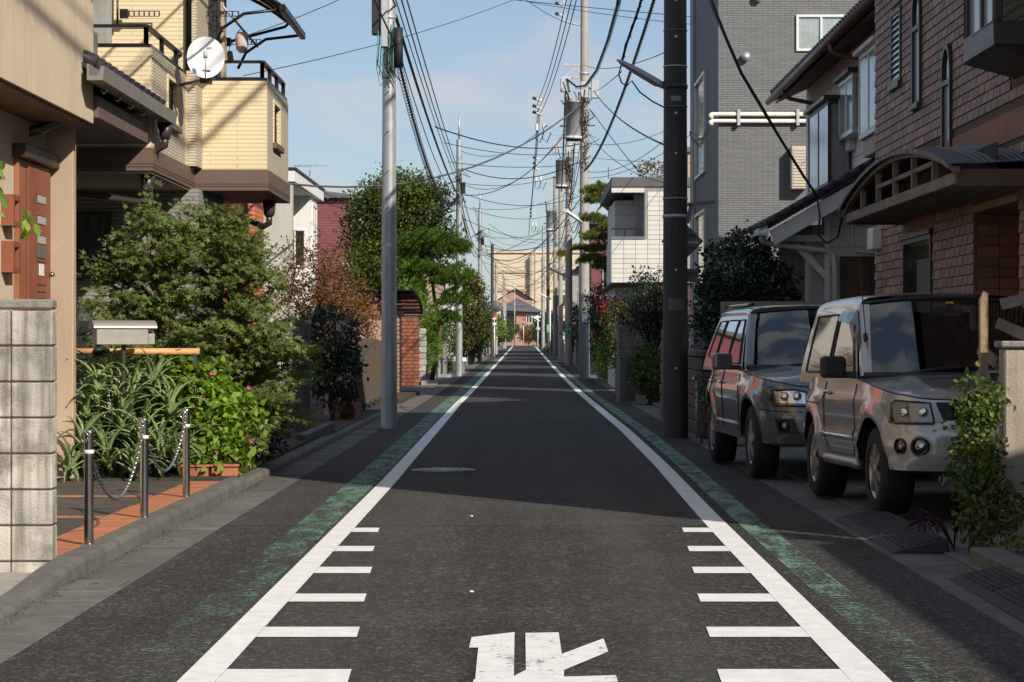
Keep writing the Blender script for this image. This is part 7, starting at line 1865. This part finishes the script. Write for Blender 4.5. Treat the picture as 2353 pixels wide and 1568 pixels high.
# mailbox
mbx = thing("mailbox", "grey round topped mailbox on a post above the aloe", "mailbox", (-3.60, 19.15, .1), None, .38)
def mlocal(mb, name, mat, bevel=.004):
    me = mb.mesh(name, Vector((0, 0, 0)), bevel); me.materials.append(MATS[mat]); o = bpy.data.objects.new(name, me); col.objects.link(o); o.parent = mbx; return o
zb_ = 1.18
zb_ = 1.20
prof = [(-.11, zb_), (.11, zb_), (.11, zb_ + .145)] + [(.125 * math.cos(A), zb_ + .145 + .07 * math.sin(A)) for A in np.linspace(.0, math.pi, 9)] + [(-.11, zb_ + .145)]
mlocal(MB().box(-.26, .20, -.11, .11, zb_, zb_ + .145), "box", "mailbox")
mlocal(MB().prism([(.128 * math.cos(A), zb_ + .146 + .072 * math.sin(A)) for A in np.linspace(0, math.pi, 13)], 'x', -.29, .28), "lid", "mailbox", .003)
mlocal(MB().box(.201, .262, -.105, .105, zb_ + .002, zb_ + .10), "front_tray", "mailbox")
mlocal(MB().box(.2605, .264, -.06, .06, zb_ + .055, zb_ + .065).box(.2605, .264, -.05, .05, zb_ + .035, zb_ + .043), "lettering", "sign_white", 0)
mlocal(MB().box(.19, .205, -.10, .10, zb_ + .10, zb_ + .14), "slot", "ink", 0)
mlocal(MB().cyl((.0, 0, 0), (0, 0, zb_), .022, None, 12), "post", "bronze", 0)
# orange bar barrier
br = thing("bar_barrier", "orange horizontal barrier bar with black joint behind the aloe", "barrier", (-3.6, 19.6, .1))
z_ = 1.335 - 25 * 19.6 / 4900
MB().tube([(-4.45, 19.6, z_), (-3.0, 19.7, z_)], .031, 12).build("bar", "pole_orange", br)
MB().ball((-3.92, 19.6, z_), .048, 8).ball((-3.85, 19.6, z_), .042, 8).build("joint", "ink", br)
MB().tube([(-4.3, 19.6, .1), (-4.3, 19.6, z_)], .03, 8).build("post", "bronze", br); MB().tube([(-3.05, 19.7, .1), (-3.05, 19.7, z_)], .03, 8).build("post", "bronze", br)
# things standing by the cream house
bn = thing("grey_tub", "grey plastic tub standing by the cream house wall", "tub", (-4.75, 23.3, 1.55))
MB().box(-5.3, -4.4, 23.1, 23.6, .1, 1.55).build("stand", "bronze", bn)
MB().lathe((-4.85, 23.3, 1.552), [(.12, 0), (.15, .2), (.165, .2), (.165, .22)], 14).build("tub", "lamp_grey", bn)
wc = thing("white_crate", "white plastic crate behind the aloe leaves", "crate", (-4.0, 20.2, .1))
MB().box(-4.26, -3.92, 20.0, 20.4, .55, .98).build("box", "white_plastic", wc, .02); MB().box(-4.25, -3.95, 20.02, 20.38, .1, .55).build("stand", "bronze", wc)
# terracotta planters under the flowers
for i, (x, y, lab) in enumerate(((-2.98, 19.35, "square terracotta planter under the magenta flowers, left one"), (-2.72, 19.4, "square terracotta planter under the magenta flowers, kerb side one"))):
    t = thing("terracotta_planter", lab, "planter", (x, y, AZ), "planters under the flowers")
    MB().box(x - .12, x + .12, y - .1, y + .1, .1, .19).build("box", "terracotta", t, .012); MB().box(x - .132, x + .132, y - .112, y + .112, .191, .215).build("rim", "terracotta", t, .006)
# ---------------------------------------------------------------- plants
# ---- maple by the cream house: layered sprays of palmate leaves
def maple():
    rng = np.random.default_rng(11); base = Vector((-3.25, 20.6, .1))
    t = thing("maple_tree", "spreading green maple bush in front of the cream house", "tree", base)
    tr = MB(); feet = []
    for k in range(7):
        a = rng.uniform(0, 6.28); top = Vector((-3.25 + math.cos(a) * .5, 20.7 + math.sin(a) * .4, rng.uniform(1.3, 2.1)))
        s0 = base + Vector((math.cos(a) * .06, math.sin(a) * .06, -.05)); mid = s0.lerp(top, .5) + Vector((rng.normal() * .08, rng.normal() * .08, .05))
        pts = [s0.lerp(mid, u) * (1 - u) + mid.lerp(top, u) * u for u in np.linspace(0, 1, 8)]
        tr.tube(pts, .035, 6, .014); feet += pts[2:]
    # envelope in the picture: wide lower skirt leaning to the street, ragged pointed top
    P_, D_, U_ = [], [], []
    n_b = 300
    for k in range(n_b):
        a = rng.uniform(0, 6.28); h = rng.beta(1.5, 1.5)
        z = .28 + 2.35 * h
        rad = (.98 if z < 1.6 else .98 - (z - 1.6) * .52) * (1 - .40 * max(0, .8 - z))
        rad *= rng.uniform(.55, 1.12)
        tip = Vector((-3.22 + math.cos(a) * rad + (.14 if z < 1.3 else -.06), 20.65 + math.sin(a) * rad * .8, z))
        if tip.y < 19.75: tip.y = 19.75 + rng.uniform(0, .2)
        foot = min(feet, key=lambda q: (q - tip).length + abs(q.z - (tip.z - .35)) * 1.2)
        mid = foot.lerp(tip, .55) + Vector((0, 0, .16))
        pts = [foot * (1 - u) ** 2 + mid * 2 * u * (1 - u) + tip * u * u for u in np.linspace(0, 1, 7)]
        tr.tube(pts, .010, 4, .003)
        d = (pts[-1] - pts[-3]).normalized(); sd = d.cross(Vector((0, 0, 1))).normalized()
        # side twigs, flat fans
        for j in range(9):
            u = .35 + .65 * j / 8; i0 = min(5, int(u * 6)); q = pts[i0].lerp(pts[i0 + 1], u * 6 - i0)
            for s_ in (-1, 1):
                td = (d * .8 + sd * s_ * rng.uniform(.5, 1.1) + Vector((0, 0, rng.normal() * .25))).normalized(); L = rng.uniform(.10, .26)
                n_l = 6
                for m in range(n_l):
                    pp = q + td * L * (m + .5) / n_l + Vector((0, 0, -.03 * (m / n_l) ** 2)) + Vector(rng.normal(size=3)) * .012
                    ld = (td + sd * rng.normal() * .6 + d * rng.normal() * .4 + Vector((0, 0, -.25 + rng.normal() * .2)))
                    P_.append(pp); D_.append(ld); U_.append(Vector((.25 + rng.normal() * .5, -.6 + rng.normal() * .5, .8)))
    # a few long shoots at the top and to the left
    for (tx, ty_, tz) in ((-3.55, 20.3, 2.86), (-3.35, 20.5, 2.7), (-3.95, 20.4, 2.35), (-4.2, 20.2, 2.12), (-4.25, 20.1, 1.62), (-2.75, 20.6, 2.45), (-2.55, 20.8, 2.3), (-4.1, 20.0, 1.35), (-3.75, 20.3, 2.55), (-2.35, 20.7, 1.9), (-2.3, 20.6, 1.4)):
        tip = Vector((tx, ty_, tz)); foot = min(feet, key=lambda q: (q - tip).length)
        pts = [foot.lerp(tip, u) + Vector((0, 0, .10 * math.sin(u * 3.1))) for u in np.linspace(0, 1, 9)]
        tr.tube(pts, .012, 4, .003); d = (tip - foot).normalized(); sd = d.cross(Vector((0, 1, .3))).normalized()
        for j in range(70):
            u = rng.uniform(.35, 1.0); q = foot.lerp(tip, u) + Vector((0, 0, .10 * math.sin(u * 3.1)))
            pp = q + sd * rng.normal() * .07 * (1.3 - u) + Vector(rng.normal(size=3)) * .035
            P_.append(pp); D_.append(d + sd * rng.normal() * .9 + Vector((0, 0, -.2))); U_.append(Vector((.25 + rng.normal() * .5, -.6 + rng.normal() * .5, .8)))
    tr.build("trunk", "bark", t)
    P_ = np.array(P_); D_ = np.array(D_); U_ = np.array(U_)
    leaf_obj("crown", place_leaves(P_, D_, U_, .050 * rng.uniform(.7, 1.35, len(P_)), 'maple'), "leaf_maple", t)
maple()
# ---- aloe: every leaf its own piece
def aloe_leaf(L, w, curl, seed):
    rng = np.random.default_rng(seed); n = 9; vs = []
    ang = .15
    p = Vector((0, 0, 0)); pts = []
    for k in range(n + 1):
        pts.append(p.copy()); ang_k = 1.25 - curl * (k / n) ** 1.3; p = p + Vector((math.cos(ang_k), 0, math.sin(ang_k))) * (L / n)
    for k, q in enumerate(pts):
        u = k / n; ww = w * (1 - u) ** .75 * (1.0 if u > .05 else .85) + .001
        d = (pts[min(k + 1, n)] - pts[max(k - 1, 0)]).normalized(); nn = Vector((-d.z, 0, d.x))
        vs += [q + Vector((0, -ww, 0)) + nn * ww * .35, q - nn * ww * .42, q + Vector((0, ww, 0)) + nn * ww * .35, q + nn * ww * .12]
    fs = [(4 * k + i, 4 * k + (i + 1) % 4, 4 * k + 4 + (i + 1) % 4, 4 * k + 4 + i) for k in range(n) for i in range(4)]
    # small teeth on both edges
    for k in range(1, n):
        for s_ in (0, 2):
            a = Vector(vs[4 * k + s_]); b_ = Vector(vs[4 * k + 4 + s_]); m = (a + b_) / 2; o = Vector((0, -1 if s_ == 0 else 1, .2)) * .008
            i0 = len(vs); vs += [a.lerp(b_, .35), a.lerp(b_, .65), m + o]; fs.append((i0, i0 + 1, i0 + 2))
    me = MB().add(vs, fs, True).mesh("leaf"); me.materials.append(MATS["leaf_aloe"]); return me
al = thing("aloe_clump", "large clump of spiky aloe behind the chained bollards", "aloe", (-3.6, 19.3, .1))
variants = [aloe_leaf(L, w, c, i) for i, (L, w, c) in enumerate(((.50, .034, 1.6), (.56, .032, 2.1), (.42, .036, 1.1), (.48, .030, 2.6), (.34, .034, .7), (.60, .031, 1.5), (.38, .027, 3.0)))]
rng = np.random.default_rng(17); heads = []
for (hx, hz, dy) in ((-3.72, .98, 0), (-3.38, .95, .05), (-3.20, .72, -.05), (-3.98, .72, 0), (-3.60, .62, -.25), (-3.42, .50, -.30), (-3.95, .45, -.28), (-4.12, .95, .1), (-3.70, .30, -.40), (-3.25, .38, -.35), (-4.05, .22, -.38), (-3.45, .22, -.42), (-3.55, .85, -.15), (-3.85, .9, -.1), (-3.12, .30, -.30)):
    st_ = MB().tube([(hx + rng.normal() * .05, 19.45 + dy, .05), (hx, 19.35 + dy, hz)], .022, 6).build("rosette", "leaf_hedge", al); heads.append(Vector((hx, 19.35 + dy, hz)))
    k0 = rng.uniform(0, 6.28)
    for k in range(20):
        A = k0 + k * 2.399; tier = k / 20; me = variants[int(rng.integers(0, 4)) if tier < .6 else int(rng.integers(0, 7))]
        obj_from_mesh("leaf", me, st_, heads[-1] - Vector((0, 0, tier * .10)), (rng.normal() * .15, tier * .9 - .25 + rng.normal() * .15, A), (rng.uniform(.72, 1.05),) * 3)
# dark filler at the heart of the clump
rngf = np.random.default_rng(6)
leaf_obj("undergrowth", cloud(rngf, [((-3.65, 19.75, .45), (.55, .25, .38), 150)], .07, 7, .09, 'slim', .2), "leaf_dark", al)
# ---- magenta flowering bush
mf = thing("flowering_bush", "bright green bush with small magenta flowers beside the far bollard", "bush", (-2.9, 19.6, .1))
rngm = np.random.default_rng(23)
bl_ = [((-2.82, 19.42, .30), (.30, .16, .16), 90), ((-2.98, 19.72, .82), (.34, .26, .32), 170), ((-2.72, 19.62, .62), (.30, .24, .34), 170), ((-2.90, 19.6, .45), (.34, .22, .26), 130), ((-3.15, 19.8, 1.02), (.24, .2, .2), 70)]
stm = MB()
for c, r, k in bl_:
    for j in range(8): q = Vector(c) + Vector(rngm.normal(size=3)) * .15; stm.tube([(-2.9 + rngm.normal() * .08, 19.6, .1), ((-2.9 + q.x) / 2, 19.65, q.z * .6), q], .008, 4, .003)
stm.build("stems", "leaf_hedge", mf)
leaf_obj("foliage", cloud(rngm, bl_, .055, 5, .062, 'heart', .55, .35, .6), "leaf_lime", mf)
for k in range(15):
    c, r, _ = bl_[int(rngm.integers(1, 5))]; q = rngm.normal(size=3); q /= np.linalg.norm(q); q[1] = -abs(q[1]); p = Vector(np.array(c) + q * np.array(r) * 1.08)
    vv = [p]; 
    for j in range(5): A = j * 1.2566; vv += [p + Vector((math.cos(A - .4) * .018, -.012, math.sin(A - .4) * .018)), p + Vector((math.cos(A + .4) * .018, -.012, math.sin(A + .4) * .018))]
    MB().add(vv, [(0, 1 + 2 * j, 2 + 2 * j) for j in range(5)] + [(0, 2 + 2 * j, 1 + (2 * j + 2) % 10) for j in range(5)]).build("flower", "petal_magenta", mf)
# low shrubs in the shade right of the flowers
tree("shrub", "dark low shrub in the shade beside the kerb", "shrub", (-2.75, 21.6, .1), [((-2.85, 21.8, .55), (.38, .5, .42), 130), ((-2.65, 21.2, .38), (.22, .3, .26), 60)], .06, 6, .07, 'oval', "leaf_dark", 31, .3, .02)
# twig at the left edge in front of the door
tw_ = thing("leafy_twig", "single leafy twig poking in at the left before the red door", "twig", P(-60, 520, 13.0))
MB().tube([P(-90, 560, 13.0), P(-20, 520, 13.0), P(35, 518, 13.0), P(70, 500, 13.0)], .006, 5, .003).build("stem", "bark", tw_)
rt_ = np.random.default_rng(9); pp = np.array([P(70 + rt_.normal() * 14, 502 + rt_.normal() * 10, 13.0 + rt_.normal() * .03) for _ in range(10)] + [P(2 + rt_.normal() * 8, 410 + rt_.normal() * 40, 13.0) for _ in range(14)])
leaf_obj("leaves", place_leaves(pp, np.array([(rt_.normal(), rt_.normal() * .4, -.9) for _ in range(24)]), np.array([(0.2, -1, .5)] * 24) + rt_.normal(size=(24, 3)) * .3, .075 * rt_.uniform(.7, 1.2, 24), 'oval'), "leaf_lime", tw_)
# ---- camellia
cm = tree("camellia", "dark camellia bush with pink blooms beside the grey pillar", "bush", (-3.1, 34.4, .06), [((-3.10, 34.4, 1.35), (.42, .5, .55), 240), ((-3.0, 34.3, .75), (.38, .5, .5), 220), ((-3.4, 34.4, 1.1), (.3, .4, .7), 120)], .06, 7, .075, 'oval', "leaf_dark", 41, .6, .04, "bark_dark", None, .4)
for (x, y) in ((735, 762), (748, 790), (754, 816), (732, 745), (762, 880), (741, 880), (768, 836)):
    p = P(x, y, 33.85); vv = [p]; wr = random.uniform(.022, .042); tl = random.uniform(-.03, .03)
    for j in range(5): A = j * 1.2566 + random.uniform(-.3, .3); rr_ = wr * random.uniform(.6, 1.2); vv += [p + Vector((math.cos(A - .5) * rr_, -.02 + tl * math.cos(A), math.sin(A - .5) * rr_ * .8)), p + Vector((math.cos(A + .5) * rr_, -.02 + tl * math.sin(A), math.sin(A + .5) * rr_ * .8))]
    MB().add(vv, [(0, 1 + 2 * j, 2 + 2 * j) for j in range(5)]).build("bloom", random.choice(("petal_pink", "petal_pink", "cloth_pink")), cm)
# ---- russet shrub behind
tree("russet_shrub", "russet autumn leaved shrub before the white house", "shrub", (-3.8, 41.0, .06), [((-4.15, 41, 2.55), (.75, .7, .85), 330), ((-3.55, 41, 2.1), (.65, .6, .75), 300), ((-3.2, 41, 1.75), (.35, .5, .5), 130), ((-4.5, 41.2, 1.9), (.5, .6, .8), 160)], .10, 7, .065, 'diamond', "leaf_rust", 51, 1.2, .05, "bark", None, .3, 0, .35, 6)
tree("ochre_shrub", "ochre leaved shrub under the russet one behind the pink wall", "shrub", (-3.6, 44.0, .06), [((-3.65, 44, 1.75), (.6, .5, .6), 220), ((-4.1, 44, 1.5), (.5, .5, .6), 150)], .10, 7, .065, 'diamond', "leaf_ochre", 52, .8, .04, "bark", None, .3, 0, .4, 5)
# ---- big round tree
tree("round_tree", "large round evergreen tree rising behind the left poles", "tree", (-4.6, 76, 0), [((-4.6, 76, 5.5), (1.55, 1.6, 1.5), 420), ((-5.5, 76, 5.1), (1.05, 1.2, 1.3), 260), ((-3.6, 75.5, 5.0), (1.1, 1.2, 1.5), 300), ((-4.4, 75.5, 6.5), (1.15, 1.2, .85), 240), ((-5.3, 75.6, 6.1), (.8, .9, .9), 160), ((-3.4, 75.4, 6.2), (.75, .9, .8), 160), ((-4.7, 75, 3.8), (1.4, 1.3, 1.1), 300), ((-5.6, 75, 3.6), (.8, 1.0, 1.0), 160)], .22, 15, .12, 'oval', "leaf_tree", 61, 3.4, .17, "bark_dark", None, .4, 0, .3, 4)
# ---- bright cypress and clipped pine
cyp = tree("cypress", "bright green feathery cypress behind the brick gateway", "tree", (-3.75, 66.5, 0), [((-3.75, 66.5, 2.9), (.62, .6, 1.0), 430), ((-3.45, 65.6, 1.85), (.75, .6, .95), 460), ((-3.15, 65.6, 1.0), (.55, .5, .6), 240), ((-4.1, 66, 2.0), (.6, .5, .9), 260)], .10, 11, .13, 'slim', "leaf_cypress", 71, 1.5, .07, "bark", None, .3, -.6, .6)
def pine(name, lab, base, pads, trunk_pts, mat, seed, size, n_sh=260, r0=.08):
    rng = np.random.default_rng(seed); t = thing(name, lab, "pine tree", base); tr = MB().tube(trunk_pts, r0, 8, r0 * .5)
    parts = []
    for (c, r) in pads:
        c = Vector(c); near_ = min(trunk_pts, key=lambda q: (Vector(q) - c).length); tr.tube([near_, (Vector(near_) + c) / 2 + Vector((0, 0, .06)), c - Vector((0, 0, r[2] * .4))], r0 * .45, 6, .012)
        k = int(n_sh * r[0] * r[1] / .25) + 40
        q = rng.normal(size=(k, 3)); q[:, 2] = np.abs(q[:, 2]) * .9 - .25; q /= np.linalg.norm(q, axis=1, keepdims=True)
        lump = 1 + .22 * np.sin(q[:, :1] * 7 + seed) * np.sin(q[:, 1:2] * 6 + 1.3) + .12 * rng.normal(size=(k, 1)); pos = np.array(c) + q * np.array(r) * rng.uniform(.72, 1.05, (k, 1)) * lump
        m = 22; dirs = q[:, None, :] * .55 + np.array([0, 0, .75]) + rng.normal(size=(k, m, 3)) * .8
        pp = np.repeat(pos[:, None, :], m, 1).reshape(-1, 3); dd = dirs.reshape(-1, 3)
        parts.append(place_leaves(pp, dd, rng.normal(size=(k * m, 3)), size * rng.uniform(.7, 1.2, k * m), 'needle'))
    tr.build("trunk", "bark", t); leaf_obj("crown", merge(parts), mat, t)
    return t
yp = 66.5
pine("clipped_pine", "cloud clipped pine with bright round pads beside the left steel pole", (-2.9, yp, 0), [(P(985, 568, yp + .3), (.95, .7, .48)), (P(935, 590, yp + .4), (.55, .5, .45)), (P(1035, 575, yp), (.58, .5, .46)), (P(1022, 648, yp - .2), (.46, .4, .36)), (P(1052, 640, yp), (.44, .4, .44)), (P(1046, 695, yp), (.46, .4, .40)), (P(970, 622, yp - .3), (.48, .4, .30)), (P(1030, 735, yp), (.36, .3, .26))],
    [(-2.9, yp, 0), (-2.75, yp, .9), (-2.6, yp, 1.8), (-2.8, yp, 2.6), (-2.9, yp, 3.4), (-2.95, yp + .2, 4.1)], "leaf_pine", 81, .13, 300)
tree("hedge", "clipped leafy hedge hanging over the block wall", "hedge", (-3.2, 70, 0), [((-3.05, 68, 1.5), (.35, 1.6, .45), 220), ((-3.0, 71, 1.6), (.35, 1.8, .5), 240), ((-3.1, 74, 1.7), (.35, 1.4, .6), 200)], .08, 8, .08, 'oval', "leaf_hedge", 85, .8, .05)
tree("ivy_hedge", "tall narrow ivy hedge just before the left steel pole", "hedge", (-2.95, 80.6, .1), [((-2.9, 81, 1.1), (.35, .9, 1.0), 260)], .08, 8, .09, 'oval', "leaf_hedge", 86, .5, .05)
ps2 = tree("persimmon_tree", "leafy persimmon tree with orange fruit beyond the steel pole", "tree", (-2.55, 88, .12), [((-2.15, 88, 2.9), (.50, .7, .85), 220), ((-2.2, 87.6, 1.9), (.62, .7, .8), 240), ((-2.3, 88, 3.6), (.4, .5, .6), 120), ((-2.35, 87.5, 1.2), (.55, .6, .4), 140)], .13, 8, .13, 'oval', "leaf_persimmon", 91, 1.5, .08)
for (x, y) in ((1090, 631), (1102, 655), (1080, 700)): MB().ball(P(x, y, 87.2), .055, 6, .9).build("fruit", "orange_fruit", ps2)
for i, (x, y, z, r, h, lab) in enumerate(((-2.75, 112, 1.6, .45, 1.3, "bushy green hedge tree beyond the persimmon"), (-2.6, 142, 2.2, .6, 1.5, "rounded green tree behind the dark left pole"), (-2.3, 178, 1.9, .7, 1.3, "far green tree beside the round signs"), (-2.0, 236, 1.8, .9, 1.2, "farthest green shrub on the left of the street end"))):
    tree("hedge_tree", lab, "tree", (x, y, gz(y)), [((x, y, gz(y) + z), (r, 1.2, h), 260), ((x + .1, y - 2, gz(y) + z * .8), (r * .9, 1.2, h * .8), 160)], .14, 8, .15, 'oval', "leaf_hedge" if i % 2 else "leaf_cypress", 95 + i, .8, .07)
for i, (x, y, z, r, h, mt, lab) in enumerate(((1.9, 242, 1.6, .9, 1.3, "leaf_tree", "round shrub at the right of the street end"), (.5, 256, 1.4, 1.0, 1.0, "leaf_ochre", "low autumn shrub before the pink house"), (1.75, 218, 1.9, .55, 1.7, "leaf_dark", "dark conifer hedge near the far right end"))):
    tree("end_shrub", lab, "shrub", (x, y, gz(y)), [((x, y, gz(y) + z), (r, 1.2, h), 220)], .2, 8, .2, 'oval', mt, 101 + i, .6, .07)
# ---- right side greenery
tree("dark_holly", "dense dark evergreen shrub behind the louvre fence", "shrub", (3.2, 31.3, .05), [((3.15, 31.0, 2.25), (.60, .5, .60), 330), ((3.55, 31.0, 2.0), (.42, .45, .5), 200), ((2.85, 31.0, 1.75), (.42, .45, .6), 220), ((3.2, 31, 1.5), (.7, .5, .5), 240), ((3.25, 31, 2.72), (.3, .3, .22), 60)], .07, 8, .07, 'oval', "leaf_dark", 111, 1.2, .06, "bark_dark")
tree("dark_shrub", "dark wiry shrub beside the white tiled balcony", "shrub", (2.75, 45.0, .05), [((2.65, 45, 2.15), (.55, .5, .42), 160), ((2.95, 45, 1.85), (.4, .4, .5), 120), ((2.3, 45, 1.75), (.3, .3, .25), 60), ((2.75, 45, 2.6), (.5, .4, .25), 50)], .10, 7, .08, 'diamond', "leaf_dark", 112, 1.2, .05, "bark_dark", None, .3, 0, .3, 6)
tree("green_bush", "rounded green bush in the block planter by the pole", "bush", (2.6, 44.2, .1), [((2.55, 44.2, .75), (.34, .6, .55), 220), ((2.75, 44.2, .5), (.3, .5, .4), 120)], .07, 8, .075, 'oval', "leaf_hedge", 113, .3, .03)
ph_ = tree("photinia", "red tipped photinia shrub beyond the slatted gate", "shrub", (2.55, 57, .05), [((2.5, 56.8, 1.75), (.45, .45, .65), 220), ((2.6, 56.8, 1.0), (.42, .45, .5), 160)], .08, 8, .09, 'oval', "leaf_hedge", 114, .8, .05)
leaf_obj("red_tips", cloud(np.random.default_rng(115), [((2.42, 56.6, 2.15), (.42, .42, .3), 60), ((2.5, 56.4, 1.5), (.42, .2, .4), 18)], .07, 7, .09, 'slim', .2, -.8), "leaf_red", ph_)
ypr = 66.0
pine("garden_pine", "old garden pine with yellow green pads beside the white tiled house", (2.75, ypr, 0), [(P(1378, 440, ypr), (.42, .4, .22)), (P(1368, 462, ypr), (.32, .4, .2)), (P(1425, 475, ypr), (.40, .4, .16)), (P(1362, 505, ypr), (.34, .4, .16)), (P(1405, 528, ypr), (.42, .4, .18)), (P(1368, 548, ypr), (.38, .4, .18)), (P(1440, 520, ypr), (.3, .3, .16)), (P(1385, 575, ypr), (.45, .4, .2)), (P(1360, 600, ypr), (.4, .4, .2)), (P(1332, 573, ypr), (.22, .2, .12)), (P(1395, 615, ypr), (.4, .4, .2))],
    [(2.75, ypr, 0), (2.6, ypr, 1.2), (2.85, ypr, 2.4), (2.6, ypr, 3.4), P(1420, 500, ypr), P(1385, 470, ypr), P(1378, 440, ypr)], "leaf_pine2", 121, .12, 240, .10)
tree("dark_tree", "dark evergreen mass under the garden pine", "tree", (2.7, 68, .05), [((2.55, 68, 2.3), (.5, .8, .9), 240), ((2.9, 68, 1.5), (.5, .8, .9), 220), ((2.5, 67, 1.1), (.3, .5, .6), 100)], .12, 8, .10, 'oval', "leaf_dark", 122, 1, .07, "bark_dark")
tree("leafy_shrub", "small sunlit shrub beside the teal railing", "shrub", (2.5, 64.5, .05), [((2.45, 64.5, .8), (.28, .5, .6), 120)], .07, 8, .08, 'oval', "leaf_lime", 123, .3, .03)
tree("bare_crown", "thin russet tree top above the white tile house roof", "tree", P(1495, 782 + 62 * 1.34 * 4900 / 62 / 62, 62), [(P(1497, 392, 62), (.5, .5, .28), 50)], .10, 6, .10, 'diamond', "leaf_rust", 124, 5.5, .05, "bark", None, .3, 0, .2, 6)
for i, (x, y, z, r, h, lab) in enumerate(((2.75, 88, 1.6, .5, 1.0, "dark hedge between the right concrete poles"), (2.6, 108, 1.7, .45, 1.2, "tall dark hedge beside the school zone pole"), (2.3, 170, 1.8, .5, 1.6, "dark conifer row far down the right side"), (2.1, 200, 2.0, .6, 1.8, "farthest dark conifers on the right side"))):
    tree("hedge_tree", lab, "tree", (x, y, gz(y)), [((x, y, gz(y) + z), (r, 1.6, h), 260)], .13, 8, .13, 'oval', "leaf_dark", 131 + i, .8, .07)
# vine on the beige wall end, purple plant below
vn = tree("vine_bush", "leafy vine bush climbing the end of the beige wall", "vine", (2.80, 13.35, .03), [((2.84, 13.3, .95), (.13, .16, .2), 90), ((2.82, 13.3, .62), (.15, .17, .32), 150), ((2.86, 13.2, .28), (.16, .18, .24), 110), ((3.02, 13.05, .35), (.14, .08, .12), 24)], .035, 6, .038, 'heart', "leaf_vine", 141, .5, .022, "bark", None, .35, .2, .4, 5)
pu = thing("purple_plant", "purple leaved trailing plant at the foot of the vine", "plant", (2.68, 13.5, .02))
rpu = np.random.default_rng(142); stp = MB(); pp = []; dd = []
for k in range(9):
    a = rpu.uniform(2.2, 5.2); tip = Vector((2.70 + math.cos(a) * .22, 13.5 + math.sin(a) * .25, .12 + rpu.random() * .18)); pts = [Vector((2.72, 13.5, .02)), Vector((2.71 + math.cos(a) * .1, 13.5 + math.sin(a) * .1, .2)), tip]; stp.tube(pts, .005, 4)
    for j in range(7): u = j / 6; q = pts[1].lerp(tip, u); pp.append(q); dd.append((math.cos(a) + rpu.normal() * .6, math.sin(a) + rpu.normal() * .6, -.2 + rpu.normal() * .5))
stp.build("stems", "leaf_purple", pu); leaf_obj("leaves", place_leaves(np.array(pp), np.array(dd), rpu.normal(size=(len(pp), 3)) + np.array([0, 0, 1]), .10 * rpu.uniform(.7, 1.2, len(pp)), 'slim'), "leaf_purple", pu)
wd_ = tree("weeds", "small green weeds at the wall foot", "weeds", (3.0, 12.6, .085), [((2.98, 12.4, .12), (.1, .5, .04), 50)], .03, 5, .03, 'oval', "leaf_vine", 143, .05, .004, "bark", None, .5, 0, .3, 0)
